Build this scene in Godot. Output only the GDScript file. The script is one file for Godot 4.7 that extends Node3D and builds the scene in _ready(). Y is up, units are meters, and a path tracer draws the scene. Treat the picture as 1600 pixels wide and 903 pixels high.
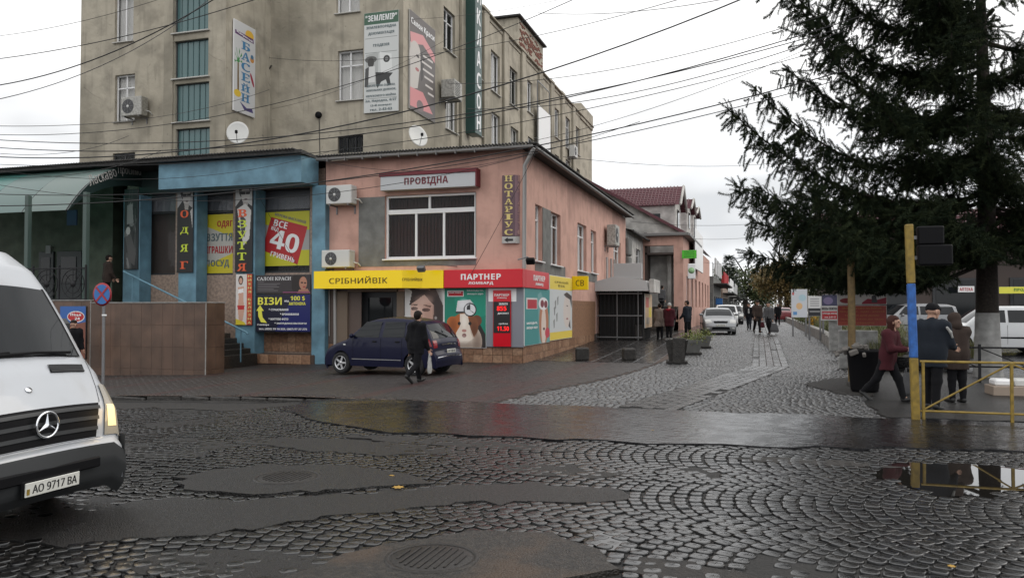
extends Node3D
# ---------------------------------------------------------------- camera model (for reading positions off the photograph)
const F := 1230.0
const EYE := Vector3(0, 1.6, 0)
var yaw := deg_to_rad(17.4)
var pit := atan(28.5 / F)
var names := {}
var M := {}
var rng := RandomNumberGenerator.new()
var fn := FastNoiseLite.new()

func ray(u: float, v: float) -> Vector3:
	return Basis.from_euler(Vector3(pit, yaw, 0)) * Vector3((u - 800.0) / F, -(v - 451.5) / F, -1.0)
func pz(u: float, v: float, z: float) -> Vector3:
	var r := ray(u, v)
	return EYE + r * (z / r.z)
func px(u: float, v: float, x: float) -> Vector3:
	var r := ray(u, v)
	return EYE + r * (x / r.x)
func pg(u: float, v: float) -> Vector3:
	var r := ray(u, v)
	var p := EYE
	var h := 0.0
	for i in 12:
		p = EYE + r * ((h - 1.6) / r.y)
		h = lerpf(h, ground(p.x, p.z), 0.7)
	p.y = ground(p.x, p.z)
	return p
func pd(u: float, v: float, depth: float) -> Vector3:
	return EYE + ray(u, v) * depth
# height of the pavement and the side street
func ground(x: float, z: float) -> float:
	return 0.28 * smoothstep(-21.0, -36.0, z) - 0.03 * clampf(-8.0 - x, 0.0, 9.0) * smoothstep(-40.0, -22.0, z)
# the carriageway lies below the kerb on the far left
func road_h(x: float, z: float) -> float:
	return -0.03 * clampf(-8.0 - x, 0.0, 9.0) - 0.11 * smoothstep(-6.6, -8.6, x) - 0.03 * smoothstep(-11.5, -9.0, z)

# ---------------------------------------------------------------- shape helpers
func S() -> SurfaceTool:
	var st := SurfaceTool.new()
	st.begin(Mesh.PRIMITIVE_TRIANGLES)
	st.set_smooth_group(-1)
	return st
func tri(st: SurfaceTool, a: Vector3, b: Vector3, c: Vector3) -> void:
	st.add_vertex(a); st.add_vertex(b); st.add_vertex(c)
func quad(st: SurfaceTool, a: Vector3, b: Vector3, c: Vector3, d: Vector3) -> void:
	tri(st, a, c, b); tri(st, a, d, c)
func quv(st: SurfaceTool, a: Vector3, b: Vector3, c: Vector3, d: Vector3) -> void: # a bottom left, counter-clockwise
	var p := [a, b, c, d]
	var t := [Vector2(0, 1), Vector2(1, 1), Vector2(1, 0), Vector2(0, 0)]
	for i in [0, 2, 1, 0, 3, 2]:
		st.set_uv(t[i]); st.add_vertex(p[i])
func bx(st: SurfaceTool, c: Vector3, s: Vector3, ch := 0.0, t := Transform3D()) -> void:
	var h := s / 2.0
	ch = minf(ch, minf(h.x, minf(h.y, h.z)) * 0.9)
	if ch <= 0.0:
		var q := []
		for k in 8:
			q.append(t * (c + Vector3(h.x if k & 1 else -h.x, h.y if k & 2 else -h.y, h.z if k & 4 else -h.z)))
		for f in [[4, 5, 7, 6], [1, 0, 2, 3], [5, 1, 3, 7], [0, 4, 6, 2], [6, 7, 3, 2], [0, 1, 5, 4]]:
			quad(st, q[f[0]], q[f[1]], q[f[2]], q[f[3]])
		return
	var g := h - Vector3(ch, ch, ch)
	var P := func(sx: int, sy: int, sz: int, ax: int) -> Vector3:
		var p := Vector3(sx * g.x, sy * g.y, sz * g.z)
		p[ax] = [sx, sy, sz][ax] * h[ax]
		return t * (c + p)
	for ax in 3:
		var b := (ax + 1) % 3
		var d := (ax + 2) % 3
		for s1 in [-1, 1]:
			var k := []
			for e in [[-1, -1], [1, -1], [1, 1], [-1, 1]]:
				var sg := [0, 0, 0]
				sg[ax] = s1; sg[b] = e[0]; sg[d] = e[1]
				k.append(P.call(sg[0], sg[1], sg[2], ax))
			if s1 > 0: quad(st, k[0], k[1], k[2], k[3])
			else: quad(st, k[3], k[2], k[1], k[0])
			for s2 in [-1, 1]:
				var lo := [0, 0, 0]
				var hi := [0, 0, 0]
				lo[ax] = s1; hi[ax] = s1; lo[b] = s2; hi[b] = s2; lo[d] = -1; hi[d] = 1
				var A: Vector3 = P.call(lo[0], lo[1], lo[2], ax)
				var B: Vector3 = P.call(hi[0], hi[1], hi[2], ax)
				var C: Vector3 = P.call(hi[0], hi[1], hi[2], b)
				var D: Vector3 = P.call(lo[0], lo[1], lo[2], b)
				if s1 * s2 > 0: quad(st, D, C, B, A)
				else: quad(st, A, B, C, D)
	for sx in [-1, 1]:
		for sy in [-1, 1]:
			for sz in [-1, 1]:
				tri(st, P.call(sx, sy, sz, 0), P.call(sx, sy, sz, 1), P.call(sx, sy, sz, 2))
func tube(st: SurfaceTool, pts: Array, r0: float, r1 := -1.0, n := 6, cap := true, sm := 1) -> void:
	if r1 < 0.0: r1 = r0
	var rings := []
	var up := Vector3.UP
	for i in pts.size():
		var d: Vector3 = (pts[mini(i + 1, pts.size() - 1)] - pts[maxi(i - 1, 0)]).normalized()
		if absf(d.dot(up)) > 0.95: up = Vector3.RIGHT if absf(d.x) < 0.8 else Vector3.BACK
		var a := d.cross(up).normalized()
		var b := a.cross(d).normalized()
		up = b
		var r := lerpf(r0, r1, float(i) / maxf(1.0, pts.size() - 1.0))
		var ring := []
		for k in n:
			var w := TAU * k / n
			ring.append(pts[i] + (a * cos(w) + b * sin(w)) * r)
		rings.append(ring)
	st.set_smooth_group(sm if sm > 0 else -1)
	for i in rings.size() - 1:
		for k in n:
			quad(st, rings[i][k], rings[i][(k + 1) % n], rings[i + 1][(k + 1) % n], rings[i + 1][k])
	st.set_smooth_group(-1)
	if cap:
		for k in range(1, n - 1):
			tri(st, rings[0][0], rings[0][k], rings[0][k + 1])
			tri(st, rings[-1][0], rings[-1][k + 1], rings[-1][k])
func lathe(st: SurfaceTool, prof: Array, n := 16, t := Transform3D(), sm := 1) -> void: # profile of (radius, height)
	st.set_smooth_group(sm if sm > 0 else -1)
	for i in prof.size() - 1:
		for k in n:
			var a := TAU * k / n
			var b := TAU * (k + 1) / n
			var p: Vector2 = prof[i]
			var q: Vector2 = prof[i + 1]
			quad(st, t * Vector3(p.x * cos(b), p.y, p.x * sin(b)), t * Vector3(p.x * cos(a), p.y, p.x * sin(a)), t * Vector3(q.x * cos(a), q.y, q.x * sin(a)), t * Vector3(q.x * cos(b), q.y, q.x * sin(b)))
	st.set_smooth_group(-1)
func prism(st: SurfaceTool, poly: PackedVector2Array, d0: float, d1: float, t := Transform3D()) -> void: # outline in xy, depth along z
	var ix := Geometry2D.triangulate_polygon(poly)
	for k in range(0, ix.size(), 3):
		var a := poly[ix[k]]; var b := poly[ix[k + 1]]; var c := poly[ix[k + 2]]
		tri(st, t * Vector3(a.x, a.y, d1), t * Vector3(b.x, b.y, d1), t * Vector3(c.x, c.y, d1))
		tri(st, t * Vector3(a.x, a.y, d0), t * Vector3(c.x, c.y, d0), t * Vector3(b.x, b.y, d0))
	for k in poly.size():
		var a := poly[k]
		var b := poly[(k + 1) % poly.size()]
		quad(st, t * Vector3(a.x, a.y, d0), t * Vector3(b.x, b.y, d0), t * Vector3(b.x, b.y, d1), t * Vector3(a.x, a.y, d1))
func numbered(called: String, parent: Node) -> String:
	var key := str(parent.get_instance_id()) + called
	var n: int = names.get(key, 0)
	names[key] = n + 1
	return called if n == 0 else "%s_%03d" % [called, n]
func obj(called: String, st: SurfaceTool, m: Material, parent: Node = self, normals := true) -> MeshInstance3D:
	if normals: st.generate_normals()
	var o := MeshInstance3D.new()
	o.name = numbered(called, parent)
	o.mesh = st.commit()
	o.material_override = m
	parent.add_child(o, true)
	return o
func put(called: String, mesh: Mesh, m: Material, parent: Node, t := Transform3D()) -> MeshInstance3D:
	var o := MeshInstance3D.new()
	o.name = numbered(called, parent)
	o.mesh = mesh
	o.material_override = m
	o.transform = t
	parent.add_child(o, true)
	return o
func thing(called: String, label: String, category: String, at := Vector3.ZERO, turn := 0.0, group := "") -> Node3D:
	var o := Node3D.new()
	o.name = numbered(called, self)
	add_child(o, true)
	o.position = at
	o.rotation.y = turn
	return tag(o, label, category, group)
func tag(o: Node3D, label: String, category: String, group := "") -> Node3D:
	o.set_meta("label", label)
	o.set_meta("category", category)
	if group: o.set_meta("group", group)
	return o
func struct(o: Node3D) -> Node3D:
	o.set_meta("kind", "structure")
	return o
func dup(src: Node3D, at: Vector3, turn: float, label: String, group := "") -> Node3D:
	var c: Node3D = src.duplicate()
	var base := src.name.rstrip("0123456789").trim_suffix("_")
	c.name = numbered(base, self)
	add_child(c, true)
	c.position = at
	c.rotation.y = turn
	c.set_meta("label", label)
	if group: c.set_meta("group", group)
	return c
func multi(called: String, mesh: Mesh, m: Material, xf: Array, cols: Array, parent: Node) -> MultiMeshInstance3D:
	var mm := MultiMesh.new()
	mm.transform_format = MultiMesh.TRANSFORM_3D
	mm.use_colors = cols.size() > 0
	mm.mesh = mesh
	mm.instance_count = xf.size()
	for i in xf.size():
		mm.set_instance_transform(i, xf[i])
		if cols: mm.set_instance_color(i, cols[i])
	var o := MultiMeshInstance3D.new()
	o.name = numbered(called, parent)
	o.multimesh = mm
	o.material_override = m
	o.set_meta("kind", "stuff")
	parent.add_child(o, true)
	return o

# ---------------------------------------------------------------- materials
var tex := {}
func noise_tex(key: String, freq: float, oct: int, lo: float, hi: float, size := 512, kind := FastNoiseLite.TYPE_SIMPLEX_SMOOTH, bump := 0.0) -> Texture2D:
	if tex.has(key): return tex[key]
	var n := FastNoiseLite.new()
	n.noise_type = kind
	n.seed = hash(key) % 1000
	n.frequency = freq
	n.fractal_octaves = oct
	var t := NoiseTexture2D.new()
	t.width = size; t.height = size
	t.seamless = true
	t.noise = n
	if bump > 0.0:
		t.as_normal_map = true
		t.bump_strength = bump
	else:
		var g := Gradient.new()
		g.set_color(0, Color(lo, lo, lo)); g.set_color(1, Color(hi, hi, hi))
		t.color_ramp = g
	tex[key] = t
	return t
func old_plaster(key: String, mottle: float, drips: float, cracks: float) -> Texture2D: # mottling, rain streaks and hairline cracks
	var n := FastNoiseLite.new()
	n.seed = hash(key) % 700; n.frequency = 0.011; n.fractal_octaves = 6
	var a := n.get_seamless_image(512, 512)
	n.frequency = 0.045; n.fractal_octaves = 3
	var b := n.get_seamless_image(512, 40)
	b.resize(512, 512, Image.INTERPOLATE_CUBIC)
	n.frequency = 0.006; n.fractal_type = FastNoiseLite.FRACTAL_RIDGED; n.fractal_octaves = 2
	var c := n.get_seamless_image(512, 512)
	var im := Image.create(512, 512, false, Image.FORMAT_RGB8)
	for y in 512:
		for x in 512:
			var v := 1.0 - mottle * smoothstep(0.35, 0.85, a.get_pixel(x, y).r)
			v -= drips * smoothstep(0.58, 0.85, b.get_pixel(x, y).r) * (0.4 + 0.6 * a.get_pixel((x + 200) % 512, y).r)
			v -= cracks * smoothstep(0.955, 0.985, c.get_pixel(x, y).r)
			im.set_pixel(x, y, Color(v, v * 0.99, v * 0.97))
	return ImageTexture.create_from_image(im)
func lin(r: float, g: float, b: float, a := 1.0) -> Color:
	var c := Color(r, g, b).linear_to_srgb()
	c.a = a
	return c
func mat(key: String, c: Color, rough := 0.8, metal := 0.0) -> StandardMaterial3D:
	if M.has(key): return M[key]
	var m := StandardMaterial3D.new()
	m.resource_name = key
	m.albedo_color = c
	m.roughness = rough
	m.metallic = metal
	M[key] = m
	return m
func weathered(m: StandardMaterial3D, key: String, freq: float, scale: float, lo := 0.72, bump := 0.0, rough_lo := -1.0) -> StandardMaterial3D:
	m.albedo_texture = noise_tex("w" + key, freq, 5, lo, 1.0)
	m.uv1_triplanar = true
	m.uv1_world_triplanar = true
	m.uv1_scale = Vector3.ONE * scale
	if bump > 0.0:
		m.normal_enabled = true
		m.normal_texture = noise_tex("n" + key, freq * 3.0, 4, 0, 1, 512, FastNoiseLite.TYPE_SIMPLEX_SMOOTH, 6.0)
		m.normal_scale = bump
	if rough_lo >= 0.0:
		m.roughness_texture = noise_tex("r" + key, freq * 1.3, 4, rough_lo, 1.0)
	return m
func stain(m: StandardMaterial3D, key: String, col: Color, scale: float, lo: float, hi: float, stretch := 1.0) -> void: # a second, coarse layer with a shape of its own
	m.detail_enabled = true
	m.detail_blend_mode = BaseMaterial3D.BLEND_MODE_MIX
	m.detail_uv_layer = BaseMaterial3D.DETAIL_UV_2
	m.uv2_triplanar = true
	m.uv2_world_triplanar = true
	m.uv2_scale = Vector3(scale, scale * stretch, scale)
	var im := Image.create(256, 256, false, Image.FORMAT_RGBA8)
	var n := FastNoiseLite.new()
	n.seed = hash(key) % 999
	n.frequency = 0.012
	n.fractal_octaves = 5
	var im2 := n.get_seamless_image(256, 256)
	for y in 256:
		for x in 256:
			var a := smoothstep(lo, hi, im2.get_pixel(x, y).r)
			im.set_pixel(x, y, Color(col.r, col.g, col.b, a * col.a))
	m.detail_albedo = ImageTexture.create_from_image(im)
func glass(key: String, a := 0.05) -> StandardMaterial3D:
	if M.has(key): return M[key]
	var m := mat(key, lin(0.1, 0.12, 0.12, a), 0.04)
	m.transparency = BaseMaterial3D.TRANSPARENCY_ALPHA
	m.metallic_specular = 0.2
	return m
func flat(key: String, r: int, g: int, b: int, rough := 0.55) -> StandardMaterial3D: # a printed or painted colour given in sRGB
	return mat(key, Color8(r, g, b), rough)
# ---------------------------------------------------------------- lettering and prints
var fonts := {}
func font(face := "Droid Sans", weight := 700) -> SystemFont:
	var k := face + str(weight)
	if not fonts.has(k):
		var f := SystemFont.new()
		f.font_names = PackedStringArray([face])
		f.font_weight = weight
		fonts[k] = f
	return fonts[k]
# fits a word into a w x h box centred on (x, y) of the frame t, whose z axis looks out of the surface
func word(parent: Node, s: String, t: Transform3D, x: float, y: float, w: float, h: float, m: Material, face := "Droid Sans", weight := 700, turn := 0.0, deep := 0.006, lift := 0.004) -> MeshInstance3D:
	var tm := TextMesh.new()
	tm.text = s
	tm.font = font(face, weight)
	tm.font_size = 48
	tm.pixel_size = 0.01
	tm.depth = 0.02
	tm.curve_step = 3.0
	var bb := tm.get_aabb()
	var sx := w / maxf(bb.size.x, 0.01)
	var sy := h / maxf(bb.size.y, 0.01)
	var o := MeshInstance3D.new()
	o.name = numbered("lettering", parent)
	o.mesh = tm
	o.material_override = m
	var c := bb.get_center()
	var b := Basis(Vector3(sx, 0, 0), Vector3(0, sy, 0), Vector3(0, 0, deep / 0.02))
	var lt := Transform3D(Basis(Vector3.BACK, turn), Vector3(x, y, deep * 0.5 + lift)) * Transform3D(b, Vector3.ZERO) * Transform3D(Basis(), -c)
	o.transform = t * lt
	parent.add_child(o, true)
	return o
class Print:
	var im: Image
	var w: int
	var h: int
	func _init(ww: int, hh: int, c: Color) -> void:
		w = ww; h = hh
		im = Image.create(w, h, false, Image.FORMAT_RGB8)
		im.fill(c)
	func rect(x: float, y: float, ww: float, hh: float, c: Color) -> void:
		im.fill_rect(Rect2i(int(x * w), int(y * h), maxi(1, int(ww * w)), maxi(1, int(hh * h))), c)
	func ell(cx: float, cy: float, rx: float, ry: float, c: Color, tilt := 0.0) -> void:
		var p := PackedVector2Array()
		for k in 28:
			p.append(Vector2(cx, cy) + (Vector2(cos(TAU * k / 28) * rx, sin(TAU * k / 28) * ry)).rotated(tilt))
		poly(p, c)
	func poly(p: PackedVector2Array, c: Color) -> void:
		var y0 := 1e9
		var y1 := -1e9
		for q in p:
			y0 = minf(y0, q.y * h); y1 = maxf(y1, q.y * h)
		for y in range(maxi(0, int(y0)), mini(h, int(y1) + 1)):
			var xs := []
			for k in p.size():
				var a := Vector2(p[k].x * w, p[k].y * h)
				var d := p[(k + 1) % p.size()]
				var b := Vector2(d.x * w, d.y * h)
				var yy := y + 0.5
				if (a.y <= yy) != (b.y <= yy):
					xs.append(a.x + (yy - a.y) / (b.y - a.y) * (b.x - a.x))
			xs.sort()
			for k in range(0, xs.size() - 1, 2):
				var x0 := maxi(0, int(xs[k]))
				var x1 := mini(w, int(xs[k + 1]) + 1)
				if x1 > x0: im.fill_rect(Rect2i(x0, y, x1 - x0, 1), c)
	func pts(a: Array, c: Color) -> void:
		var p := PackedVector2Array()
		for k in range(0, a.size(), 2):
			p.append(Vector2(a[k], a[k + 1]))
		poly(p, c)
	func shade(cx: float, cy: float, rx: float, ry: float, c: Color, a: float) -> void: # a soft round tone
		for y in range(maxi(0, int((cy - ry) * h)), mini(h, int((cy + ry) * h) + 1)):
			for x in range(maxi(0, int((cx - rx) * w)), mini(w, int((cx + rx) * w) + 1)):
				var d := Vector2((x / float(w) - cx) / rx, (y / float(h) - cy) / ry).length()
				if d < 1.0: im.set_pixel(x, y, im.get_pixel(x, y).lerp(c, a * (1.0 - d * d)))
	func soften(k := 2) -> void:
		var ow := w; var oh := h
		im.resize(maxi(1, w / k), maxi(1, h / k), Image.INTERPOLATE_BILINEAR)
		im.resize(ow, oh, Image.INTERPOLATE_CUBIC)
	func done(key: String, rough := 0.5) -> StandardMaterial3D:
		var m := StandardMaterial3D.new()
		m.resource_name = key
		m.albedo_texture = ImageTexture.create_from_image(im)
		m.roughness = rough
		m.texture_repeat = false
		return m
# frames of walls: local x runs along the wall, y is up, z looks out
func front(z: float) -> Transform3D:
	return Transform3D(Basis(), Vector3(0, 0, z))
func side(x: float) -> Transform3D:
	return Transform3D(Basis(Vector3(0, 0, -1), Vector3.UP, Vector3.RIGHT), Vector3(x, 0, 0))
func rf(ul: float, vt: float, vb: float, ur: float, z: float) -> Rect2:
	var a := pz(ul, vb, z)
	return Rect2(a.x, a.y, pz(ur, vt, z).x - a.x, pz(ul, vt, z).y - a.y)
func rs(ul: float, vt: float, vb: float, ur: float, x: float) -> Rect2:
	var a := px(ul, vb, x)
	return Rect2(-a.z, a.y, -px(ur, vt, x).z + a.z, px(ul, vt, x).y - a.y)
func wall(st: SurfaceTool, t: Transform3D, r: Rect2, holes: Array, reveal := 0.2) -> void:
	var xs := [r.position.x, r.end.x]
	var ys := [r.position.y, r.end.y]
	for q in holes:
		xs.append_array([q.position.x, q.end.x]); ys.append_array([q.position.y, q.end.y])
	xs.sort(); ys.sort()
	for i in xs.size() - 1:
		for j in ys.size() - 1:
			if xs[i + 1] - xs[i] < 1e-5 or ys[j + 1] - ys[j] < 1e-5: continue
			var c := Vector2((xs[i] + xs[i + 1]) / 2, (ys[j] + ys[j + 1]) / 2)
			var inside := not r.has_point(c)
			for q in holes:
				if q.has_point(c): inside = true
			if not inside:
				quad(st, t * Vector3(xs[i], ys[j], 0), t * Vector3(xs[i + 1], ys[j], 0), t * Vector3(xs[i + 1], ys[j + 1], 0), t * Vector3(xs[i], ys[j + 1], 0))
	for q in holes:
		var a := Vector3(q.position.x, q.position.y, 0); var b := Vector3(q.end.x, q.position.y, 0)
		var c := Vector3(q.end.x, q.end.y, 0); var d := Vector3(q.position.x, q.end.y, 0)
		var o := Vector3(0, 0, -reveal)
		for e in [[a, b], [b, c], [c, d], [d, a]]:
			quad(st, t * e[0], t * (e[0] + o), t * (e[1] + o), t * e[1])
# a window: frame with mullions (the part), its panes and sill (sub-parts); cols are widths of the lights, transom a height share or 0
func window(parent: Node, t: Transform3D, q: Rect2, cols: Array, transom: float, fm: Material, deep := 0.14, curtain: Material = null, sill: Material = null, fw := 0.06) -> MeshInstance3D:
	var st := S()
	var z := -deep
	var o := q.position
	var w := q.size.x
	var h := q.size.y
	bx(st, Vector3(o.x + w / 2, o.y + fw / 2, z), Vector3(w, fw, 0.07), 0.008, t)
	bx(st, Vector3(o.x + w / 2, o.y + h - fw / 2, z), Vector3(w, fw, 0.07), 0.008, t)
	var total := 0.0
	for c in cols: total += c
	var xs := [0.0]
	var acc := 0.0
	for c in cols:
		acc += c
		xs.append(acc / total * w)
	for i in xs.size():
		var x: float = clampf(xs[i], fw / 2, w - fw / 2)
		bx(st, Vector3(o.x + x, o.y + h / 2, z + 0.001), Vector3(fw, h - 2 * fw, 0.068), 0.008, t)
	if transom > 0.0:
		bx(st, Vector3(o.x + w / 2, o.y + h * transom, z + 0.002), Vector3(w - 2 * fw, fw * 0.9, 0.066), 0.008, t)
	var f := obj("window", st, fm, parent)
	for i in cols.size():
		for part in ([[0.0, transom], [transom, 1.0]] if transom > 0.0 else [[0.0, 1.0]]):
			var p := S()
			bx(p, Vector3(o.x + (xs[i] + xs[i + 1]) / 2, o.y + h * (part[0] + part[1]) / 2, z - 0.005), Vector3(xs[i + 1] - xs[i] - fw * 0.6, h * (part[1] - part[0]) - fw * 0.6, 0.006), 0, t)
			obj("pane", p, M.glass, f)
	if curtain:
		var c := S()
		var n := maxi(6, int(w / 0.09))
		c.set_smooth_group(1)
		for k in n:
			var a := o.x + w * k / n
			var b := o.x + w * (k + 1) / n
			var za := z - 0.12 + 0.02 * sin(k * 2.3)
			var zb := z - 0.12 + 0.02 * sin((k + 1) * 2.3)
			quad(c, t * Vector3(a, o.y, za), t * Vector3(b, o.y, zb), t * Vector3(b, o.y + h, zb), t * Vector3(a, o.y + h, za))
		obj("curtain", c, curtain, f)
	if sill:
		var s := S()
		bx(s, Vector3(o.x + w / 2, o.y - 0.022, -deep / 2 + 0.05), Vector3(w + 0.1, 0.04, deep + 0.1), 0.006, t)
		obj("sill", s, sill, f)
	return f
# ---------------------------------------------------------------- camera, sky, light
func make_sky() -> Image:
	var w := 1024
	var h := 512
	var im := Image.create(w, h, false, Image.FORMAT_RGBF)
	var n := FastNoiseLite.new()
	n.seed = 11; n.frequency = 1.1; n.fractal_octaves = 5; n.fractal_gain = 0.5
	var n2 := FastNoiseLite.new()
	n2.seed = 29; n2.frequency = 2.6; n2.fractal_octaves = 4
	for y in h:
		var el := PI * (0.5 - (y + 0.5) / h)
		for x in w:
			var az := TAU * (x + 0.5) / w
			var d := Vector3(sin(az) * cos(el), sin(el), cos(az) * cos(el))
			var c := Vector3(1, 1, 1)
			if el > -0.05:
				# an even cloud deck: stretched towards the horizon, brighter gaps between grey rolls
				var p := Vector3(d.x, 0, d.z) / (maxf(d.y, 0.0) + 0.16)
				var a := n.get_noise_3d(p.x, 3.0, p.z)
				var b := n2.get_noise_3d(p.x * 0.8, 8.0, p.z * 1.5)
				var g := clampf(1.27 + 0.46 * a + 0.16 * b, 0.72, 1.42) * (1.0 + 0.14 * d.dot(Vector3(0.45, 0.5, -0.74)))
				var low := smoothstep(0.30, 0.14, d.y) * smoothstep(0.015, 0.07, d.y) * (0.24 + 0.5 * maxf(0.0, n.get_noise_3d(d.x * 2.2, 1.0, d.z * 2.2)))
				g = maxf(g - low, 0.45)
				var t := clampf((g - 0.5) / 0.5, 0.0, 1.0)
				t = minf(t, 1.0 - clampf(low * 2.0, 0.0, 1.0))
				c = Vector3(lerpf(0.92, 1.0, t), lerpf(0.965, 1.0, t), lerpf(1.02, 1.0, t)) * g
			else:
				c = Vector3(0.12, 0.12, 0.12)
			im.set_pixel(x, y, Color(c.x, c.y, c.z))
	return im
func setup() -> void:
	var cam := Camera3D.new()
	cam.name = "camera"
	cam.position = EYE
	cam.rotation = Vector3(pit, yaw, 0)
	cam.fov = rad_to_deg(2.0 * atan(451.5 / F))
	cam.near = 0.1
	cam.far = 1500.0
	add_child(cam)
	var env := Environment.new()
	env.background_mode = Environment.BG_SKY
	var sm := PanoramaSkyMaterial.new()
	sm.panorama = ImageTexture.create_from_image(make_sky())
	env.sky = Sky.new()
	env.sky.sky_material = sm
	env.tonemap_mode = Environment.TONE_MAPPER_LINEAR
	env.tonemap_exposure = 1.1
	env.sdfgi_enabled = true
	env.ssao_enabled = true
	env.ssil_enabled = true
	var we := WorldEnvironment.new()
	we.name = "world_environment"
	we.environment = env
	add_child(we)
	var sun := DirectionalLight3D.new()
	sun.name = "sun"
	sun.light_color = Color(1.0, 0.96, 0.9)
	sun.light_energy = 0.22
	sun.light_angular_distance = 35.0
	sun.shadow_enabled = true
	add_child(sun)
	sun.look_at_from_position(Vector3.ZERO, -Vector3(0.75, 0.75, -0.55))

func materials() -> void:
	M.glass = glass("window_glass")
	# ground
	weathered(mat("mortar", lin(0.010, 0.009, 0.008), 0.7), "mortar", 0.02, 0.7, 0.6, 0.5)
	weathered(mat("asphalt", lin(0.013, 0.013, 0.015), 0.34), "asphalt", 0.012, 0.35, 0.6, 0.12, 0.5)
	weathered(mat("old_asphalt", lin(0.014, 0.0132, 0.0125), 0.5), "oldasphalt", 0.04, 0.9, 0.35, 1.0, 0.5)
	weathered(mat("concrete", lin(0.040, 0.033, 0.026), 0.6), "concrete", 0.03, 0.9, 0.35, 1.0, 0.55)
	stain(M.concrete, "rustpatch", Color(0.27, 0.20, 0.14, 0.7), 0.25, 0.5, 0.8)
	weathered(mat("earth", lin(0.022, 0.018, 0.015), 0.7), "earth", 0.03, 0.5, 0.5, 0.6)
	weathered(mat("ground", lin(0.09, 0.085, 0.08), 0.8), "ground", 0.02, 0.1, 0.6)
	for k in 8:
		var s := mat("cobble%d" % k, lin([0.013, 0.018, 0.015, 0.022, 0.026, 0.034, 0.030, 0.042][k], [0.013, 0.018, 0.015, 0.021, 0.026, 0.034, 0.031, 0.041][k], [0.013, 0.018, 0.016, 0.020, 0.027, 0.034, 0.032, 0.040][k]), 0.34 if k < 4 else 0.22)
		s.metallic_specular = 0.5 if k < 4 else 0.95
		weathered(s, "cobble", 0.05, 4.0, 0.6, 0.10, 0.6)
	for k in 4:
		var sk := mat("street_cobble%d" % k, lin([0.06, 0.078, 0.07, 0.098][k], [0.06, 0.078, 0.071, 0.096][k], [0.062, 0.079, 0.074, 0.094][k]), 0.36)
		weathered(sk, "cobble", 0.05, 4.0, 0.6, 0.10, 0.6)
		sk.metallic_specular = 1.0
	var cm := weathered(mat("cobble_many", Color.WHITE, 0.25), "cobble", 0.05, 4.0, 0.6, 0.10, 0.6)
	cm.vertex_color_use_as_albedo = true
	cm.metallic_specular = 0.85
	var sc := weathered(mat("street_cobble_many", Color.WHITE, 0.36), "cobble", 0.05, 4.0, 0.6, 0.10, 0.6)
	sc.vertex_color_use_as_albedo = true
	sc.metallic_specular = 1.0
	var pv := weathered(mat("paver_many", Color.WHITE, 0.62), "paver", 0.03, 1.2, 0.65, 0.2, 0.6)
	pv.vertex_color_use_as_albedo = true
	weathered(mat("slab", lin(0.032, 0.030, 0.029), 0.34), "slab", 0.01, 0.4, 0.6, 0.12, 0.4)
	weathered(mat("street_paver", lin(0.045, 0.042, 0.040), 0.28), "cobble", 0.05, 4.0, 0.6, 0.3, 0.55)
	weathered(mat("street_paver_pink", lin(0.052, 0.040, 0.038), 0.3), "cobble", 0.05, 4.0, 0.6, 0.3, 0.55)
	weathered(mat("kerb", lin(0.36, 0.35, 0.33), 0.75), "plaster2", 0.008, 0.9, 0.7, 0.2)
	weathered(mat("dark_kerb", lin(0.055, 0.05, 0.045), 0.7), "earth", 0.03, 0.5, 0.5, 0.6)
	weathered(mat("cast_iron", lin(0.04, 0.036, 0.033), 0.5, 0.4), "iron", 0.05, 1.0, 0.6, 0.4, 0.7)
	var water := mat("water", lin(0.012, 0.011, 0.010), 0.015)
	water.metallic_specular = 0.5
	# walls
	var gp := weathered(mat("grey_plaster", lin(0.40, 0.37, 0.31), 0.9), "plaster", 0.008, 0.12, 0.78, 0.25)
	gp.albedo_texture = old_plaster("greywall", 0.13, 0.09, 0.14)
	stain(gp, "greystain", Color(0.44, 0.42, 0.37, 0.55), 0.06, 0.52, 0.85, 0.35)
	var pp := weathered(mat("pink_plaster", lin(0.55, 0.335, 0.285), 0.85), "plaster2", 0.008, 0.2, 0.80, 0.15)
	pp.albedo_texture = old_plaster("pinkwall", 0.07, 0.05, 0.06)
	stain(pp, "pinkstain", Color(0.56, 0.43, 0.39, 0.5), 0.11, 0.52, 0.82, 0.5)
	weathered(mat("cement_patch", lin(0.20, 0.20, 0.19), 0.9), "plaster", 0.008, 0.4, 0.7, 0.3)
	weathered(mat("blue_paint", lin(0.165, 0.33, 0.43), 0.6), "plaster2", 0.008, 0.3, 0.8, 0.1)
	weathered(mat("green_wall", lin(0.13, 0.15, 0.11), 0.8), "plaster2", 0.008, 0.3, 0.8, 0.1)
	weathered(mat("white_plaster", lin(0.62, 0.60, 0.57), 0.85), "plaster2", 0.008, 0.3, 0.75, 0.2)
	weathered(mat("beige_tile", lin(0.42, 0.31, 0.245), 0.45), "tile", 0.02, 0.8, 0.7)
	weathered(mat("rust_tile", lin(0.36, 0.20, 0.12), 0.5), "tile", 0.02, 0.8, 0.7)
	weathered(mat("rust_tile_pale", lin(0.42, 0.25, 0.155), 0.5), "tile", 0.02, 0.8, 0.7)
	weathered(mat("rust_tile_deep", lin(0.29, 0.155, 0.09), 0.5), "tile", 0.02, 0.8, 0.7)
	for k in 3:
		var b := weathered(mat("brown_tile%d" % k, lin([0.125, 0.117, 0.134][k], [0.074, 0.069, 0.079][k], [0.050, 0.046, 0.053][k]), 0.42), "browntile", 0.006, 0.35, 0.72)
		stain(b, "brownstain", Color(0.44, 0.34, 0.28, 0.35), 0.5, 0.45, 0.85, 0.10)
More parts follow.
